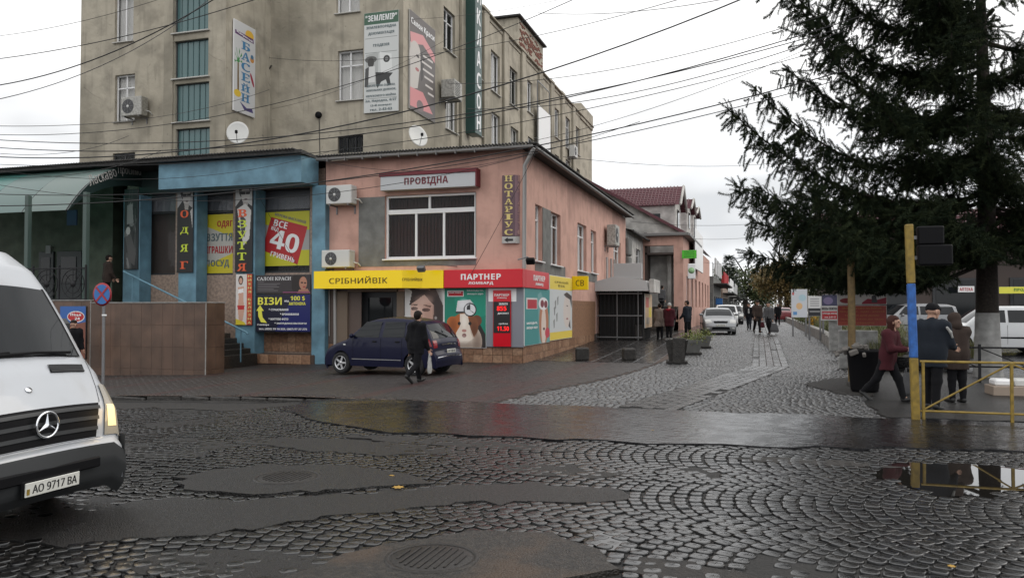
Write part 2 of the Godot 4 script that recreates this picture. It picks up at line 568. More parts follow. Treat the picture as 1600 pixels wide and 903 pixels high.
	mat("dark_brown", lin(0.06, 0.042, 0.036), 0.6)
	mat("shop_brown", lin(0.10, 0.07, 0.058), 0.6)
	mat("grout", lin(0.065, 0.045, 0.036), 0.9)
	mat("white_frame", lin(0.72, 0.72, 0.72), 0.35)
	mat("old_frame", lin(0.45, 0.44, 0.41), 0.6)
	mat("dark_frame", lin(0.03, 0.032, 0.035), 0.5)
	mat("curtain", lin(0.55, 0.54, 0.52), 0.9)
	mat("pink_blind", lin(0.045, 0.022, 0.020), 0.9)
	M.pink_blind.metallic_specular = 0.05
	mat("dark_blind", lin(0.045, 0.038, 0.036), 0.9)
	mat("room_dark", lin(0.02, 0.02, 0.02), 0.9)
	weathered(mat("roof_dark", lin(0.05, 0.047, 0.045), 0.7), "earth", 0.03, 0.5, 0.5, 0.3)
	mat("gutter", lin(0.17, 0.165, 0.16), 0.5, 0.3)
	mat("pipe", lin(0.33, 0.32, 0.31), 0.5, 0.2)
	weathered(mat("red_roof", lin(0.135, 0.028, 0.042), 0.45), "tile", 0.02, 0.8, 0.7)
	weathered(mat("brick", lin(0.30, 0.12, 0.085), 0.9), "tile", 0.02, 0.8, 0.6)
	mat("metal_grey", lin(0.20, 0.20, 0.205), 0.45, 0.6)
	mat("sheet_metal", lin(0.5, 0.5, 0.5), 0.5, 0.1)
	mat("black_iron", lin(0.02, 0.02, 0.022), 0.5)
	mat("black_plastic", lin(0.008, 0.008, 0.009), 0.5)
	M.black_plastic.metallic_specular = 0.2
	M.black_iron.metallic_specular = 0.25
	mat("unit_white", lin(0.55, 0.55, 0.53), 0.5)
	weathered(mat("unit_cream", lin(0.5, 0.49, 0.45), 0.55), "tile", 0.02, 0.8, 0.7)
	mat("fan_dark", lin(0.03, 0.03, 0.032), 0.6)
	mat("cable", lin(0.012, 0.012, 0.013), 0.6)
	# prints and paint
	flat("yellow_sign", 255, 218, 0, 0.3)
	flat("red_sign", 200, 14, 34, 0.3)
	flat("ink", 22, 20, 22)
	flat("brown_ink", 70, 50, 10)
	flat("white_ink", 232, 232, 232)
	flat("grey_ink", 120, 120, 120)
	flat("red_ink", 165, 28, 36)
	flat("orange_ink", 215, 90, 50)
	flat("lime_ink", 190, 205, 60)
	flat("yellow_ink", 225, 220, 80)
	flat("blue_ink", 60, 120, 160)
	flat("steel_ink", 90, 105, 108)
	flat("maroon_ink", 100, 22, 34)
	flat("cream_ink", 210, 190, 120)
	flat("pole_yellow", 152, 126, 48, 0.5)
	weathered(M.pole_yellow, "tile", 0.02, 0.8, 0.6)
	weathered(flat("pole_blue", 45, 105, 185, 0.5), "tile", 0.02, 0.8, 0.7)
	weathered(flat("pole_rust", 122, 100, 62, 0.7), "tile", 0.02, 0.8, 0.5)
	# vehicles
	for a in [["van_white", 0.42, 0.44, 0.47], ["car_navy", 0.006, 0.007, 0.026], ["car_silver", 0.24, 0.245, 0.255], ["car_white", 0.66, 0.67, 0.68], ["car_black", 0.012, 0.012, 0.013], ["car_red", 0.16, 0.025, 0.03]]:
		var p := mat(a[0], lin(a[1], a[2], a[3]), 0.35, 0.35 if a[0] == "car_silver" else 0.0)
		p.clearcoat_enabled = true
		p.clearcoat = 0.15 if a[0] == "car_navy" else 0.5
		if a[0] == "car_navy": p.metallic_specular = 0.3
		p.clearcoat_roughness = 0.08
		if a[0] == "van_white": stain(p, "roadspray", Color(0.55, 0.53, 0.50, 0.45), 0.5, 0.5, 0.9)
	var cg := mat("car_glass", lin(0.012, 0.014, 0.016), 0.03)
	cg.metallic_specular = 0.36
	var wg := mat("windscreen_glass", lin(0.3, 0.34, 0.36, 0.16), 0.03)
	wg.transparency = BaseMaterial3D.TRANSPARENCY_ALPHA
	mat("tyre", lin(0.014, 0.014, 0.015), 0.85)
	mat("alloy", lin(0.55, 0.55, 0.56), 0.3, 0.8)
	mat("chrome", lin(0.75, 0.76, 0.78), 0.12, 1.0)
	mat("tail_red", lin(0.22, 0.01, 0.015), 0.15)
	mat("lamp_clear", lin(0.5, 0.5, 0.48), 0.1)
	mat("plate", lin(0.6, 0.6, 0.56), 0.4)
	# plants
	var nd := mat("needles", lin(0.030, 0.047, 0.024), 0.75)
	nd.metallic_specular = 0.2
	nd.vertex_color_use_as_albedo = true
	nd.albedo_color = Color.WHITE
	weathered(mat("bark", lin(0.055, 0.043, 0.035), 0.95), "earth", 0.03, 0.9, 0.5, 0.8)
	weathered(mat("whitewash", lin(0.46, 0.455, 0.44), 0.9), "plaster2", 0.008, 0.9, 0.65, 0.4)
	var lf := mat("leaf_many", Color.WHITE, 0.6)
	lf.vertex_color_use_as_albedo = true
	lf.backlight_enabled = true
	lf.backlight = Color(0.25, 0.25, 0.15)

# ---------------------------------------------------------------- ground
func inside(p: Vector2, poly: PackedVector2Array) -> bool:
	return Geometry2D.is_point_in_polygon(p, poly)
func blob(pts: Array, step: float, amp: float, sd := 0) -> PackedVector2Array: # an outline with uneven edges, points (x, z)
	var out := PackedVector2Array()
	for i in pts.size():
		var a: Vector2 = pts[i]
		var b: Vector2 = pts[(i + 1) % pts.size()]
		var n := maxi(1, int(a.distance_to(b) / step))
		for k in n:
			var p := a.lerp(b, float(k) / n)
			fn.seed = 5 + sd; fn.frequency = 1.5
			out.append(p + Vector2(fn.get_noise_2d(p.x * 3.0, p.y * 3.0), fn.get_noise_2d(p.x * 3.0 + 50, p.y * 3.0)) * amp + Vector2(fn.get_noise_2d(p.x * 17.0, p.y * 17.0), fn.get_noise_2d(p.x * 17.0 + 9, p.y * 17.0)) * minf(amp, 0.16) * 0.5)
	return out
func sheet(st: SurfaceTool, poly: PackedVector2Array, lift: float, thick: float, hf: Callable) -> void:
	var ix := Geometry2D.triangulate_polygon(poly)
	var up := func(p: Vector2, o: float) -> Vector3:
		return Vector3(p.x, hf.call(p.x, p.y) + o, p.y)
	for k in range(0, ix.size(), 3):
		var a: Vector3 = up.call(poly[ix[k]], lift)
		var b: Vector3 = up.call(poly[ix[k + 1]], lift)
		var c: Vector3 = up.call(poly[ix[k + 2]], lift)
		if (b - a).cross(c - a).y > 0: tri(st, a, c, b)
		else: tri(st, a, b, c)
	for k in poly.size():
		var p := poly[k]
		var q := poly[(k + 1) % poly.size()]
		quad(st, up.call(p, lift - thick), up.call(q, lift - thick), up.call(q, lift), up.call(p, lift))
func grid(st: SurfaceTool, xs: Array, zs: Array, hf: Callable) -> void:
	for i in xs.size() - 1:
		for j in zs.size() - 1:
			var p := []
			for e in [[i, j], [i, j + 1], [i + 1, j + 1], [i + 1, j]]:
				p.append(Vector3(xs[e[0]], hf.call(xs[e[0]], zs[e[1]]), zs[e[1]]))
			quad(st, p[0], p[1], p[2], p[3])
func steps(a: float, b: float, n: int) -> Array:
	var o := []
	for i in n + 1: o.append(lerpf(a, b, float(i) / n))
	return o
func cobble_mesh(sd: int, dome := 0.0) -> ArrayMesh:
	var r := RandomNumberGenerator.new()
	r.seed = sd
	var st := S()
	var n := 12
	var rad := []
	for k in n:
		var w := TAU * (k + 0.5) / n
		var sq := 0.5 / pow(pow(absf(cos(w)), 5.0) + pow(absf(sin(w)), 5.0), 0.2)
		rad.append(sq * r.randf_range(0.93, 1.06))
	var ring := func(f: float, y: float) -> Array:
		var o := []
		for k in n:
			var w := TAU * (k + 0.5) / n
			o.append(Vector3(cos(w) * rad[k] * f, y, sin(w) * rad[k] * f))
		return o
	var rs_ := [ring.call(0.76, -0.0003 - dome * 0.5), ring.call(0.90, -0.0010 - dome), ring.call(0.975, -0.0045 - dome * 1.4), ring.call(1.0, -0.06)]
	st.set_smooth_group(1)
	for k in n:
		tri(st, Vector3(0, r.randf_range(0.0, 0.003), 0), rs_[0][k], rs_[0][(k + 1) % n])
		for j in 3:
			quad(st, rs_[j + 1][(k + 1) % n], rs_[j + 1][k], rs_[j][k], rs_[j][(k + 1) % n])
	st.generate_normals()
	return st.commit()
func in_view(p: Vector3, mx := 260.0) -> bool:
	var q := Basis.from_euler(Vector3(pit, yaw, 0)).inverse() * (p - EYE)
	if q.z > -1.0: return false
	var u := 800.0 + F * q.x / -q.z
	var v := 451.5 + F * q.y / q.z * -1.0
	return u > -mx and u < 1600.0 + mx and v < 903.0 + mx
func lay(parent: Node, called: String, list: Array, meshes: Array, mk: String, many: String, nearest: int) -> void:
	# list of [transform, tone]; the nearest ones become pieces of their own, the rest one mass
	list.sort_custom(func(a, b): return a[2] < b[2])
	var rest := []
	for i in meshes.size(): rest.append([[], []])
	for i in list.size():
		var e: Array = list[i]
		var k: int = e[3]
		if i < nearest:
			put(called, meshes[k], M[mk % int(e[4])], parent, e[0])
		else:
			rest[k][0].append(e[0]); rest[k][1].append(e[1])
	for k in meshes.size():
		if rest[k][0].size(): multi(called + "_mass", meshes[k], M[many], rest[k][0], rest[k][1], parent)

func build_ground() -> void:
	rng.seed = 4
	var g := S()
	var zf := func(x: float, z: float) -> float:
		return road_h(x, z) - 0.2 if z > -12.4 else ground(x, z) - 0.10
	grid(g, [-700.0, -200.0, -80.0, -40.0] + steps(-30, 30, 30) + [45.0, 80.0, 200.0, 700.0], [-800.0, -300.0, -160.0, -110.0] + steps(-90, -12.41, 40) + [-12.39, -9.0, -5.0, 0.0, 10.0, 40.0, 200.0, 700.0], zf)
	struct(obj("ground", g, M.ground))
	# outlines on the carriageway
	var strip := blob([Vector2(-7.7, -12.25), Vector2(-7.2, -10.9), Vector2(-5.9, -9.75), Vector2(-4.6, -9.35), Vector2(-1.4, -9.5), Vector2(1.4, -9.95), Vector2(4, -10.3), Vector2(16, -10.8), Vector2(16, -12.45), Vector2(2, -12.45), Vector2(-3.9, -12.4)], 0.35, 0.22, 1)
	var collar := blob([Vector2(-2.75, -4.0), Vector2(-2.55, -4.75), Vector2(-2.0, -5.35), Vector2(-1.45, -5.5), Vector2(-1.05, -5.25), Vector2(-0.85, -4.9), Vector2(-1.35, -4.3), Vector2(-1.9, -3.6), Vector2(-2.6, -3.4)], 0.12, 0.07, 2)
	var collar2 := blob([Vector2(-5.35, -6.3), Vector2(-4.9, -7.0), Vector2(-4.0, -7.25), Vector2(-3.1, -7.0), Vector2(-2.9, -6.75), Vector2(-3.5, -6.3), Vector2(-4.2, -5.9), Vector2(-4.9, -5.85)], 0.15, 0.12, 3)
	var band := blob([Vector2(-4.9, -5.6), Vector2(-4.2, -5.75), Vector2(-3.4, -6.2), Vector2(-2.7, -6.8), Vector2(-2.0, -7.05), Vector2(-1.3, -7.1), Vector2(-1.0, -6.75), Vector2(-1.5, -6.5), Vector2(-2.4, -6.2), Vector2(-3.2, -5.5), Vector2(-3.7, -4.9), Vector2(-4.6, -4.3), Vector2(-5.6, -4.3)], 0.15, 0.16, 4)
	var mud := blob([Vector2(-12.5, -12.2), Vector2(-8.0, -12.3), Vector2(-7.4, -11.6), Vector2(-8.6, -11.2), Vector2(-10.2, -11.5), Vector2(-12.5, -11.2)], 0.25, 0.25, 6)
	var pool := blob([Vector2(1.05, -8.5), Vector2(1.3, -9.1), Vector2(1.9, -9.35), Vector2(2.9, -9.2), Vector2(3.6, -8.6), Vector2(3.0, -8.3), Vector2(2.35, -8.25), Vector2(1.9, -7.75), Vector2(1.45, -7.65)], 0.14, 0.12, 7)
	var pool2 := blob([Vector2(-1.35, -5.75), Vector2(-0.95, -5.75), Vector2(-0.75, -5.35), Vector2(-1.0, -5.3), Vector2(-1.3, -5.55)], 0.1, 0.08, 8)
	var road := S()
	grid(road, steps(-45, -16, 6) + steps(-15, 6, 42) + steps(7, 45, 6), steps(-12.42, 3, 32) + [9.0], func(x: float, z: float) -> float: return road_h(x, z) - 0.022)
	var ro := obj("road", road, M.mortar)
	struct(ro)
	var meshes := []
	for k in 6: meshes.append(cobble_mesh(20 + k, 0.0007))
	var domed := []
	for k in 6: domed.append(cobble_mesh(60 + k, 0.011))
	var list := []
	var W := 1.9
	var R := 1.32
	for k in range(-1, 5):
		var zc := -3.2 - W * k
		if k == -1: zc = -1.3
		for j in range(-150, 110):
			var x0 := j * 0.128
			var half := asin(W * 0.5 / R)
			var n := int(2.0 * half * R / 0.122)
			var off := rng.randf_range(-0.3, 0.3)
			for i in n:
				var th := (float(i) + 0.5 + off * 0.4) / n * 2.0 * half - half + rng.randf_range(-0.008, 0.008)
				var x := x0 - R * cos(th) + R * cos(half) + rng.randf_range(-0.007, 0.007)
				var z := zc + R * sin(th)
				var p := Vector2(x, z)
				if z < -12.3 or (z < -9.2 and inside(p, strip)) or inside(p, collar) or inside(p, collar2) or inside(p, band) or inside(p, mud): continue
				fn.seed = 3; fn.frequency = 0.35
				var uneven := fn.get_noise_2d(x, z)
				if uneven < -0.42 and rng.randf() < 0.5: continue
				var q := Vector3(x, road_h(x, z) + rng.randf_range(-0.008, 0.003) + 0.03 * minf(uneven + 0.1, 0.0), z)
				if inside(p, pool): q.y -= 0.016
				if not in_view(q): continue
				var b := Basis.from_euler(Vector3(rng.randf_range(-0.025, 0.025), th + rng.randf_range(-0.09, 0.09), rng.randf_range(-0.025, 0.025))).scaled_local(Vector3(rng.randf_range(0.104, 0.128), 1.0, rng.randf_range(0.094, 0.122)))
				var tone := rng.randi() % 4
				var clean := smoothstep(-4.2, -0.6, x + 0.25 * (z + 6.0) + 2.0 * uneven)
				if clean > 0.5: tone += 4
				var c: Color = M["cobble%d" % tone].albedo_color.srgb_to_linear() * rng.randf_range(0.65, 1.25) * lerpf(0.85, 1.1, clean)
				list.append([Transform3D(b, q), c, q.distance_to(EYE) + (0.0 if in_view(q, -5.0) else 1000.0), rng.randi() % 6, tone])
	lay(ro, "cobble", list, meshes, "cobble%d", "cobble_many", 300)
	var hf := func(x: float, z: float) -> float: return road_h(x, z)
	var st := S(); sheet(st, strip, 0.012, 0.06, hf); struct(obj("road_asphalt_strip", st, M.asphalt))
	st = S(); sheet(st, band, -0.004, 0.05, hf); struct(obj("road_asphalt_patch", st, M.old_asphalt))
	st = S(); sheet(st, mud, -0.012, 0.05, hf); struct(obj("road_mud_patch", st, M.earth))
	# films of mud and tar in which the lower stones drown
	for e in [[-4.6, -8.3, 1.5, 0.5], [-6.6, -7.6, 1.0, 0.7], [-2.9, -4.2, 0.9, 0.5], [-3.4, -8.9, 1.6, 0.35], [-7.4, -9.8, 1.6, 0.6], [-1.9, -7.7, 0.8, 0.3], [-0.4, -5.0, 0.5, 0.22], [-5.4, -5.0, 0.9, 0.5], [0.6, -8.9, 0.9, 0.25]]:
		var rim := []
		for k in 14: rim.append(Vector2(e[0] + cos(TAU * k / 14) * e[2] * rng.randf_range(0.6, 1.1), e[1] - sin(TAU * k / 14) * e[3] * rng.randf_range(0.6, 1.1)))
		st = S(); sheet(st, blob(rim, 0.1, 0.12, int(e[0] * 10)), -0.0035, 0.02, hf); struct(obj("road_mud_film", st, M.old_asphalt if e[3] > 0.4 else M.earth))
	# concrete collars with manhole covers
	for e in [[collar, Vector2(-2.02, -4.72), 0.27, "round iron manhole cover sunk in the brownish concrete collar", 0.016], [collar2, Vector2(-4.3, -6.55), 0.28, "worn flat manhole cover in the grey oval collar beyond the brownish one", 0.012]]:
		st = S(); sheet(st, e[0], e[4], 0.06, hf)
		struct(obj("road_concrete_collar", st, M.concrete if e[2] < 0.275 else M.old_asphalt))
		var c: Vector2 = e[1]
		var y: float = road_h(c.x, c.y) + e[4]
		var mh := thing("manhole_cover", e[3], "manhole cover", Vector3(c.x, y, c.y))
		var r: float = e[2]
		st = S(); lathe(st, [Vector2(r + 0.035, -0.002), Vector2(r + 0.03, 0.008), Vector2(r + 0.008, 0.008), Vector2(r + 0.004, 0.002)], 40); obj("rim", st, M.cast_iron, mh)
		st = S(); lathe(st, [Vector2(r - 0.006, 0.002), Vector2(r - 0.012, 0.005), Vector2(0.0, 0.006)], 40)
		for k in range(-4, 5):
			var hl := sqrt(maxf(0.01, 0.05 - pow(k * 0.05, 2)))
			bx(st, Vector3(k * 0.05, 0.009, 0), Vector3(0.016, 0.006, hl * 2.0), 0.002)
		obj("lid", st, M.cast_iron, mh)
	st = S(); sheet(st, pool, -0.006, 0.02, hf); struct(obj("puddle_water", st, M.water))
	st = S(); sheet(st, pool2, -0.008, 0.02, hf); struct(obj("puddle_water", st, M.water))
	# fallen leaves
	for e in [[622, 758, 0.06], [612, 740, 0.035], [1488, 880, 0.03], [1020, 672, 0.02]]:
		var lp := pg(e[0], e[1])
		lp.y = road_h(lp.x, lp.z) + 0.012
		st = S()
		var pl := PackedVector2Array()
		for k in 14:
			var rr: float = e[2] * (1.0 if k % 2 == 0 else 0.62)
			pl.append(Vector2(cos(TAU * k / 14), sin(TAU * k / 14) * 0.8) * rr)
		prism(st, pl, 0, 0.002, Transform3D(Basis.from_euler(Vector3(-PI / 2 + 0.08, e[0], 0.05)), lp))
		tag(obj("fallen_leaf", st, mat("dead_leaf", lin(0.34, 0.2, 0.03), 0.6)), {622: "large yellow fallen leaf on the asphalt between the two manholes", 612: "small yellow fallen leaf just beyond the large one", 1488: "pale fallen leaf on the cobbles in the near right corner", 1020: "tiny leaf lying on the smooth asphalt strip"}[e[0]], "leaf", "fallen leaves on the road")
	# kerb on the left
	var pav_edge := blob([Vector2(-40, -12.5), Vector2(-20, -12.5)], 2.0, 0.0)
	var kb := thing("kerb", "rough dark kerb edge along the shop pavement, broken near the asphalt strip", "kerb")
	var x := -24.0
	while x < -7.2:
		var l := rng.randf_range(0.55, 0.95)
		st = S()
		bx(st, Vector3.ZERO, Vector3(l - 0.03, 0.3, rng.randf_range(0.14, 0.2)), 0.025)
		var yy := ground(x, -12.5) - 0.15 - rng.randf_range(0.0, 0.02) - 0.05 * smoothstep(-9.5, -7.5, x)
		obj("kerb_stone", st, M.dark_kerb, kb).transform = Transform3D(Basis.from_euler(Vector3(rng.randf_range(-0.05, 0.05), rng.randf_range(-0.03, 0.03), rng.randf_range(-0.03, 0.03))), Vector3(x + l / 2, yy, -12.5 + rng.randf_range(-0.03, 0.03)))
		x += l
	# pavement in front of the shops: small pavers with red stripes
	var cob := [Vector2(-12.4, -4.3), Vector2(-14.5, -3.95), Vector2(-17.4, -3.3), Vector2(-20.0, -2.95), Vector2(-26.0, -2.5), Vector2(-45.0, -2.5), Vector2(-95.0, -2.5)]
	var edge := func(z: float) -> float:
		for i in cob.size() - 1:
			if z <= cob[i].x and z >= cob[i + 1].x: return lerpf(cob[i].y, cob[i + 1].y, (z - cob[i].x) / (cob[i + 1].x - cob[i].x))
		return cob[0].y
	var pv := S()
	for zz in [steps(-12.45, -22.6, 12), steps(-22.6, -95.0, 24)]:
		for j in zz.size() - 1:
			for i in 24:
				var p := []
				for e in [[i, j], [i, j + 1], [i + 1, j + 1], [i + 1, j]]:
					var z0: float = zz[e[1]]
					var x1: float = edge.call(z0)
					var xx := lerpf(-40.0, x1, pow(e[0] / 24.0, 0.6))
					p.append(Vector3(xx, ground(xx, z0) - 0.012, z0))
				quad(pv, p[0], p[1], p[2], p[3])
	var pvo := obj("pavement", pv, M.grout)
	struct(pvo)
	var pm := S()
	bx(pm, Vector3(0, -0.02, 0), Vector3(0.098, 0.04, 0.198), 0.005)
	pm.generate_normals()
	var xf := []
	var cl := []
	var px0 := -19.0
	while px0 < -2.3:
		var z := -12.62
		while z > -22.5:
			var y := ground(px0, z)
			var row := int(round((px0 + 19.0) / 0.1))
			var zz := z - (0.1 if row % 2 else 0.0)
			if px0 < edge.call(clampf(zz, -90.0, -12.4)) - 0.06 and zz > -22.55 and in_view(Vector3(px0, y, zz)) and not (zz < -21.6 and px0 < -6.4):
				fn.seed = 9; fn.frequency = 0.5
				var sink := 0.012 * fn.get_noise_2d(px0, zz)
				xf.append(Transform3D(Basis.from_euler(Vector3(rng.randf_range(-0.012, 0.012), rng.randf_range(-0.01, 0.01), rng.randf_range(-0.012, 0.012))), Vector3(px0, y + sink * 0.4 + rng.randf_range(-0.002, 0.002), zz)))
				var sx := fposmod(px0 + 9.2, 2.25)
				var red: bool = sx < 0.26 or (px0 > -4.95 and px0 < -4.0 and fposmod(px0, 0.4) < 0.22) or (px0 > -12.0 and absf(zz + 16.1) < 0.12 and px0 > -6.0)
				cl.append((Color(0.052, 0.022, 0.019) if red else Color(0.038, 0.030, 0.027)) * rng.randf_range(0.75, 1.15))
			z -= 0.2
		px0 += 0.1
	multi("paver_mass", pm.commit(), M.paver_many, xf, cl, pvo)
	# smoother slabs in front of the side wall
	var sl := []
	for k in 3:
		var b := S()
		bx(b, Vector3(0, -0.03, 0), Vector3(0.59, 0.06, 0.59), 0.006)
		b.generate_normals()
		sl.append(b.commit())
	var zz2 := -22.9
	while zz2 > -62.0:
		var xx := -6.15
		while xx < -2.7:
			put("slab", sl[rng.randi() % 3], M.slab, pvo, Transform3D(Basis.from_euler(Vector3(rng.randf_range(-0.008, 0.008) + (0.019 if zz2 < -22.0 and zz2 > -35.5 else 0.0), 0, rng.randf_range(-0.008, 0.008))), Vector3(xx, ground(xx, zz2) + 0.004, zz2)))
			xx += 0.6
		zz2 -= 0.6
	# side street
	var ss := S()
	var sz := steps(-12.45, -42.0, 30) + steps(-44.0, -130.0, 12)
	for j in sz.size() - 1:
		for i in 8:
			var p := []
			for e in [[i, j], [i, j + 1], [i + 1, j + 1], [i + 1, j]]:
				var z0: float = sz[e[1]]
				var xx := lerpf(edge.call(clampf(z0, -94.9, -12.4)) - 0.02, 2.6, e[0] / 8.0)
				p.append(Vector3(xx, ground(xx, z0) - 0.016, z0))
			quad(ss, p[0], p[1], p[2], p[3])
	var sso := obj("side_street", ss, M.mortar)
	struct(sso)
	var path := [Vector2(-1.72, -12.55), Vector2(0.3, -22.4), Vector2(0.3, -75.0)]
	var near_path := func(p: Vector2) -> float:
		var a := Geometry2D.get_closest_point_to_segment(p, path[0], path[1]).distance_to(p)
		return minf(a, Geometry2D.get_closest_point_to_segment(p, path[1], path[2]).distance_to(p))
	var slist := []
	var z3 := -12.6
	while z3 > -80.0:
		var grow := 1.0 + 0.5 * smoothstep(-30.0, -60.0, z3)
		var e0: float = edge.call(z3)
		var x3 := e0 + rng.randf() * 0.1
		while x3 < 2.35:
			var sx := rng.randf_range(0.09, 0.16) * grow
			x3 += sx
			var p := Vector2(x3 - sx / 2, z3 + rng.randf_range(-0.02, 0.02))
			if near_path.call(p) < 0.50 or (p.y > -21.6 and p.x > 1.75 + 0.08 * (-12.6 - p.y)): continue
			var q := Vector3(p.x, ground(p.x, p.y) + rng.randf_range(-0.008, 0.004), p.y)
			if not in_view(q, 120): continue
			var b := Basis.from_euler(Vector3(rng.randf_range(-0.03, 0.03) + (0.019 if z3 < -21.0 and z3 > -36.0 else 0.0), rng.randf_range(-0.22, 0.22), rng.randf_range(-0.03, 0.03))).scaled_local(Vector3(sx * 0.96, 1.0, rng.randf_range(0.10, 0.135) * grow))
			var tone := rng.randi() % 4
			slist.append([Transform3D(b, q), M["street_cobble%d" % tone].albedo_color.srgb_to_linear() * rng.randf_range(0.75, 1.7), q.distance_to(EYE) + (0.0 if in_view(q, -5.0) else 1000.0), rng.randi() % 6, tone])
		z3 -= 0.122 * grow
	lay(sso, "cobble", slist, domed, "street_cobble%d", "street_cobble_many", 300)
	# band of larger pavers down the middle
	var pb := []
	for k in 2:
		var b := S()
		bx(b, Vector3(0, -0.03, 0), Vector3(0.185, 0.06, [0.37, 0.30][k]), 0.008)
		b.generate_normals()
		pb.append(b.commit())
	var count := 0
	var rx := []
	for seg in 2:
		var a: Vector2 = path[seg]
		var d: Vector2 = (path[seg + 1] - a)
		var len := d.length()
		d /= len
		var ang := atan2(-d.x, -d.y)
		var s := 0.2
		while s < len:
			for k in 5:
				var o := (k - 2) * 0.193
				var p := a + d * (s + (0.15 if k % 2 else 0.0)) + Vector2(-d.y, d.x) * o
				if p.y < -12.62 and p.y > -72.0 and rng.randf() > 0.02:
					var tf := Transform3D(Basis.from_euler(Vector3(rng.randf_range(-0.015, 0.015) + (0.019 if p.y < -21.0 and p.y > -36.0 else 0.0), ang, rng.randf_range(-0.015, 0.015))), Vector3(p.x, ground(p.x, p.y) + 0.002, p.y))
					if count < 300: put("paver", pb[rng.randi() % 2], M.street_paver_pink if k == 2 and seg == 1 else M.street_paver, sso, tf)
					else: rx.append(tf)
					count += 1
			s += 0.385 if s < 30 else 0.39
	multi("paver_mass", pb[0], M.street_paver, rx, [], sso)
	# muddy worn ground by the poles on the right, and the pavement there
	var rp := S()
	var right := blob([Vector2(1.7, -12.5), Vector2(16, -12.5), Vector2(16, -19.5), Vector2(5, -21.5), Vector2(2.35, -21.6), Vector2(1.95, -18.5), Vector2(2.2, -16.5), Vector2(1.75, -14.5)], 0.4, 0.15, 12)
	sheet(rp, right, 0.02, 0.2, func(xa: float, za: float) -> float: return ground(xa, za))
	struct(obj("pavement", rp, M.old_asphalt))
	rp = S()
	sheet(rp, blob([Vector2(0.9, -17.5), Vector2(1.5, -15.6), Vector2(2.3, -15.4), Vector2(2.3, -19.5), Vector2(1.6, -19.2)], 0.2, 0.2, 13), 0.004, 0.05, func(xa: float, za: float) -> float: return ground(xa, za))
	struct(obj("road_mud_patch", rp, M.earth))
	rp = S()
	grid(rp, steps(2.6, 60, 12), steps(-19.0, -90, 20), func(xa: float, za: float) -> float: return ground(xa, za) - 0.02)
	struct(obj("car_park_ground", rp, M.asphalt))
# ---------------------------------------------------------------- shared small builders for the buildings
func board(called: String, label: String, cat: String, t: Transform3D, r: Rect2, thick: float, face: Material, rim: Material, group := "") -> Node3D: # a flat board with its print: thing > panel, print
	var o := thing(called, label, cat, t * Vector3(r.get_center().x, r.position.y, 0), 0, group)
	o.basis = t.basis
	var st := S()
	bx(st, Vector3(0, r.size.y / 2, thick / 2), Vector3(r.size.x, r.size.y, thick), minf(0.006, thick * 0.3))
	obj("panel", st, rim, o)
	st = S()
	var w := r.size.x / 2 - 0.012
	quv(st, Vector3(-w, 0.012, thick + 0.003), Vector3(w, 0.012, thick + 0.003), Vector3(w, r.size.y - 0.012, thick + 0.003), Vector3(-w, r.size.y - 0.012, thick + 0.003))
	obj("print", st, face, o)
	return o
# lettering on a board: x, y, w, h as shares of the face
func on(o: Node3D, r: Rect2, thick: float, s: String, x: float, y: float, w: float, h: float, m: Material, face := "Droid Sans", weight := 700, turn := 0.0) -> void:
	word(o, s, Transform3D(Basis(), Vector3(-r.size.x / 2, 0, thick + 0.003)), x * r.size.x, (1.0 - y) * r.size.y, w * r.size.x, h * r.size.y, m, face, weight, turn)
func wall_unit(label: String, t: Transform3D, c: Vector2, s: Vector3, m: Material, round_fan := true) -> Node3D: # outdoor cooling unit on brackets
	var o := thing("air_conditioner", label, "air conditioner", t * Vector3(c.x, c.y, 0.12), 0, "cooling units on the walls")
	o.basis = t.basis
	var st := S()
	bx(st, Vector3(0, s.y / 2, s.z / 2), s, 0.02)
	obj("casing", st, m, o)
	st = S()
	var fc := Transform3D(Basis(Vector3.RIGHT, PI / 2), Vector3(-s.x * 0.16, s.y * 0.5, s.z))
	if round_fan:
		lathe(st, [Vector2(0, 0.006), Vector2(s.y * 0.36, 0.006), Vector2(s.y * 0.38, 0.002)], 24, fc)
		obj("fan_opening", st, M.fan_dark, o)
		st = S()
		for k in 5:
			lathe(st, [Vector2(s.y * (0.08 + k * 0.07) - 0.004, 0.014), Vector2(s.y * (0.08 + k * 0.07) + 0.004, 0.014)], 20, fc)
		for k in 8:
			bx(st, Vector3(0, 0.012, s.y * 0.19), Vector3(0.008, 0.006, s.y * 0.36), 0, fc * Transform3D(Basis(Vector3.UP, TAU * k / 8), Vector3.ZERO))
		obj("fan_guard", st, M.metal_grey, o)
		st = S()
		lathe(st, [Vector2(0, 0.02), Vector2(s.y * 0.07, 0.02), Vector2(s.y * 0.075, 0.012)], 12, fc)
		obj("hub", st, M.unit_white, o)
	else:
		for k in 9:
			bx(st, Vector3(-s.x * 0.1, s.y * (0.14 + k * 0.09), s.z + 0.004), Vector3(s.x * 0.62, 0.02, 0.01), 0)
		obj("grille", st, M.fan_dark, o)
	st = S()
	for k in [-1, 1]:
		bx(st, Vector3(k * s.x * 0.36, -0.03, s.z / 2 - 0.05), Vector3(0.04, 0.04, s.z + 0.1))
		bx(st, Vector3(k * s.x * 0.36, -0.14, -0.10), Vector3(0.04, 0.26, 0.03))
	obj("bracket", st, M.metal_grey, o)
	st = S()
	tube(st, [Vector3(s.x * 0.5, s.y * 0.3, 0.1), Vector3(s.x * 0.62, s.y * 0.25, 0.05), Vector3(s.x * 0.64, s.y * 0.1, -0.08)], 0.022, -1, 6)
	obj("hose", st, M.unit_white, o)
	return o
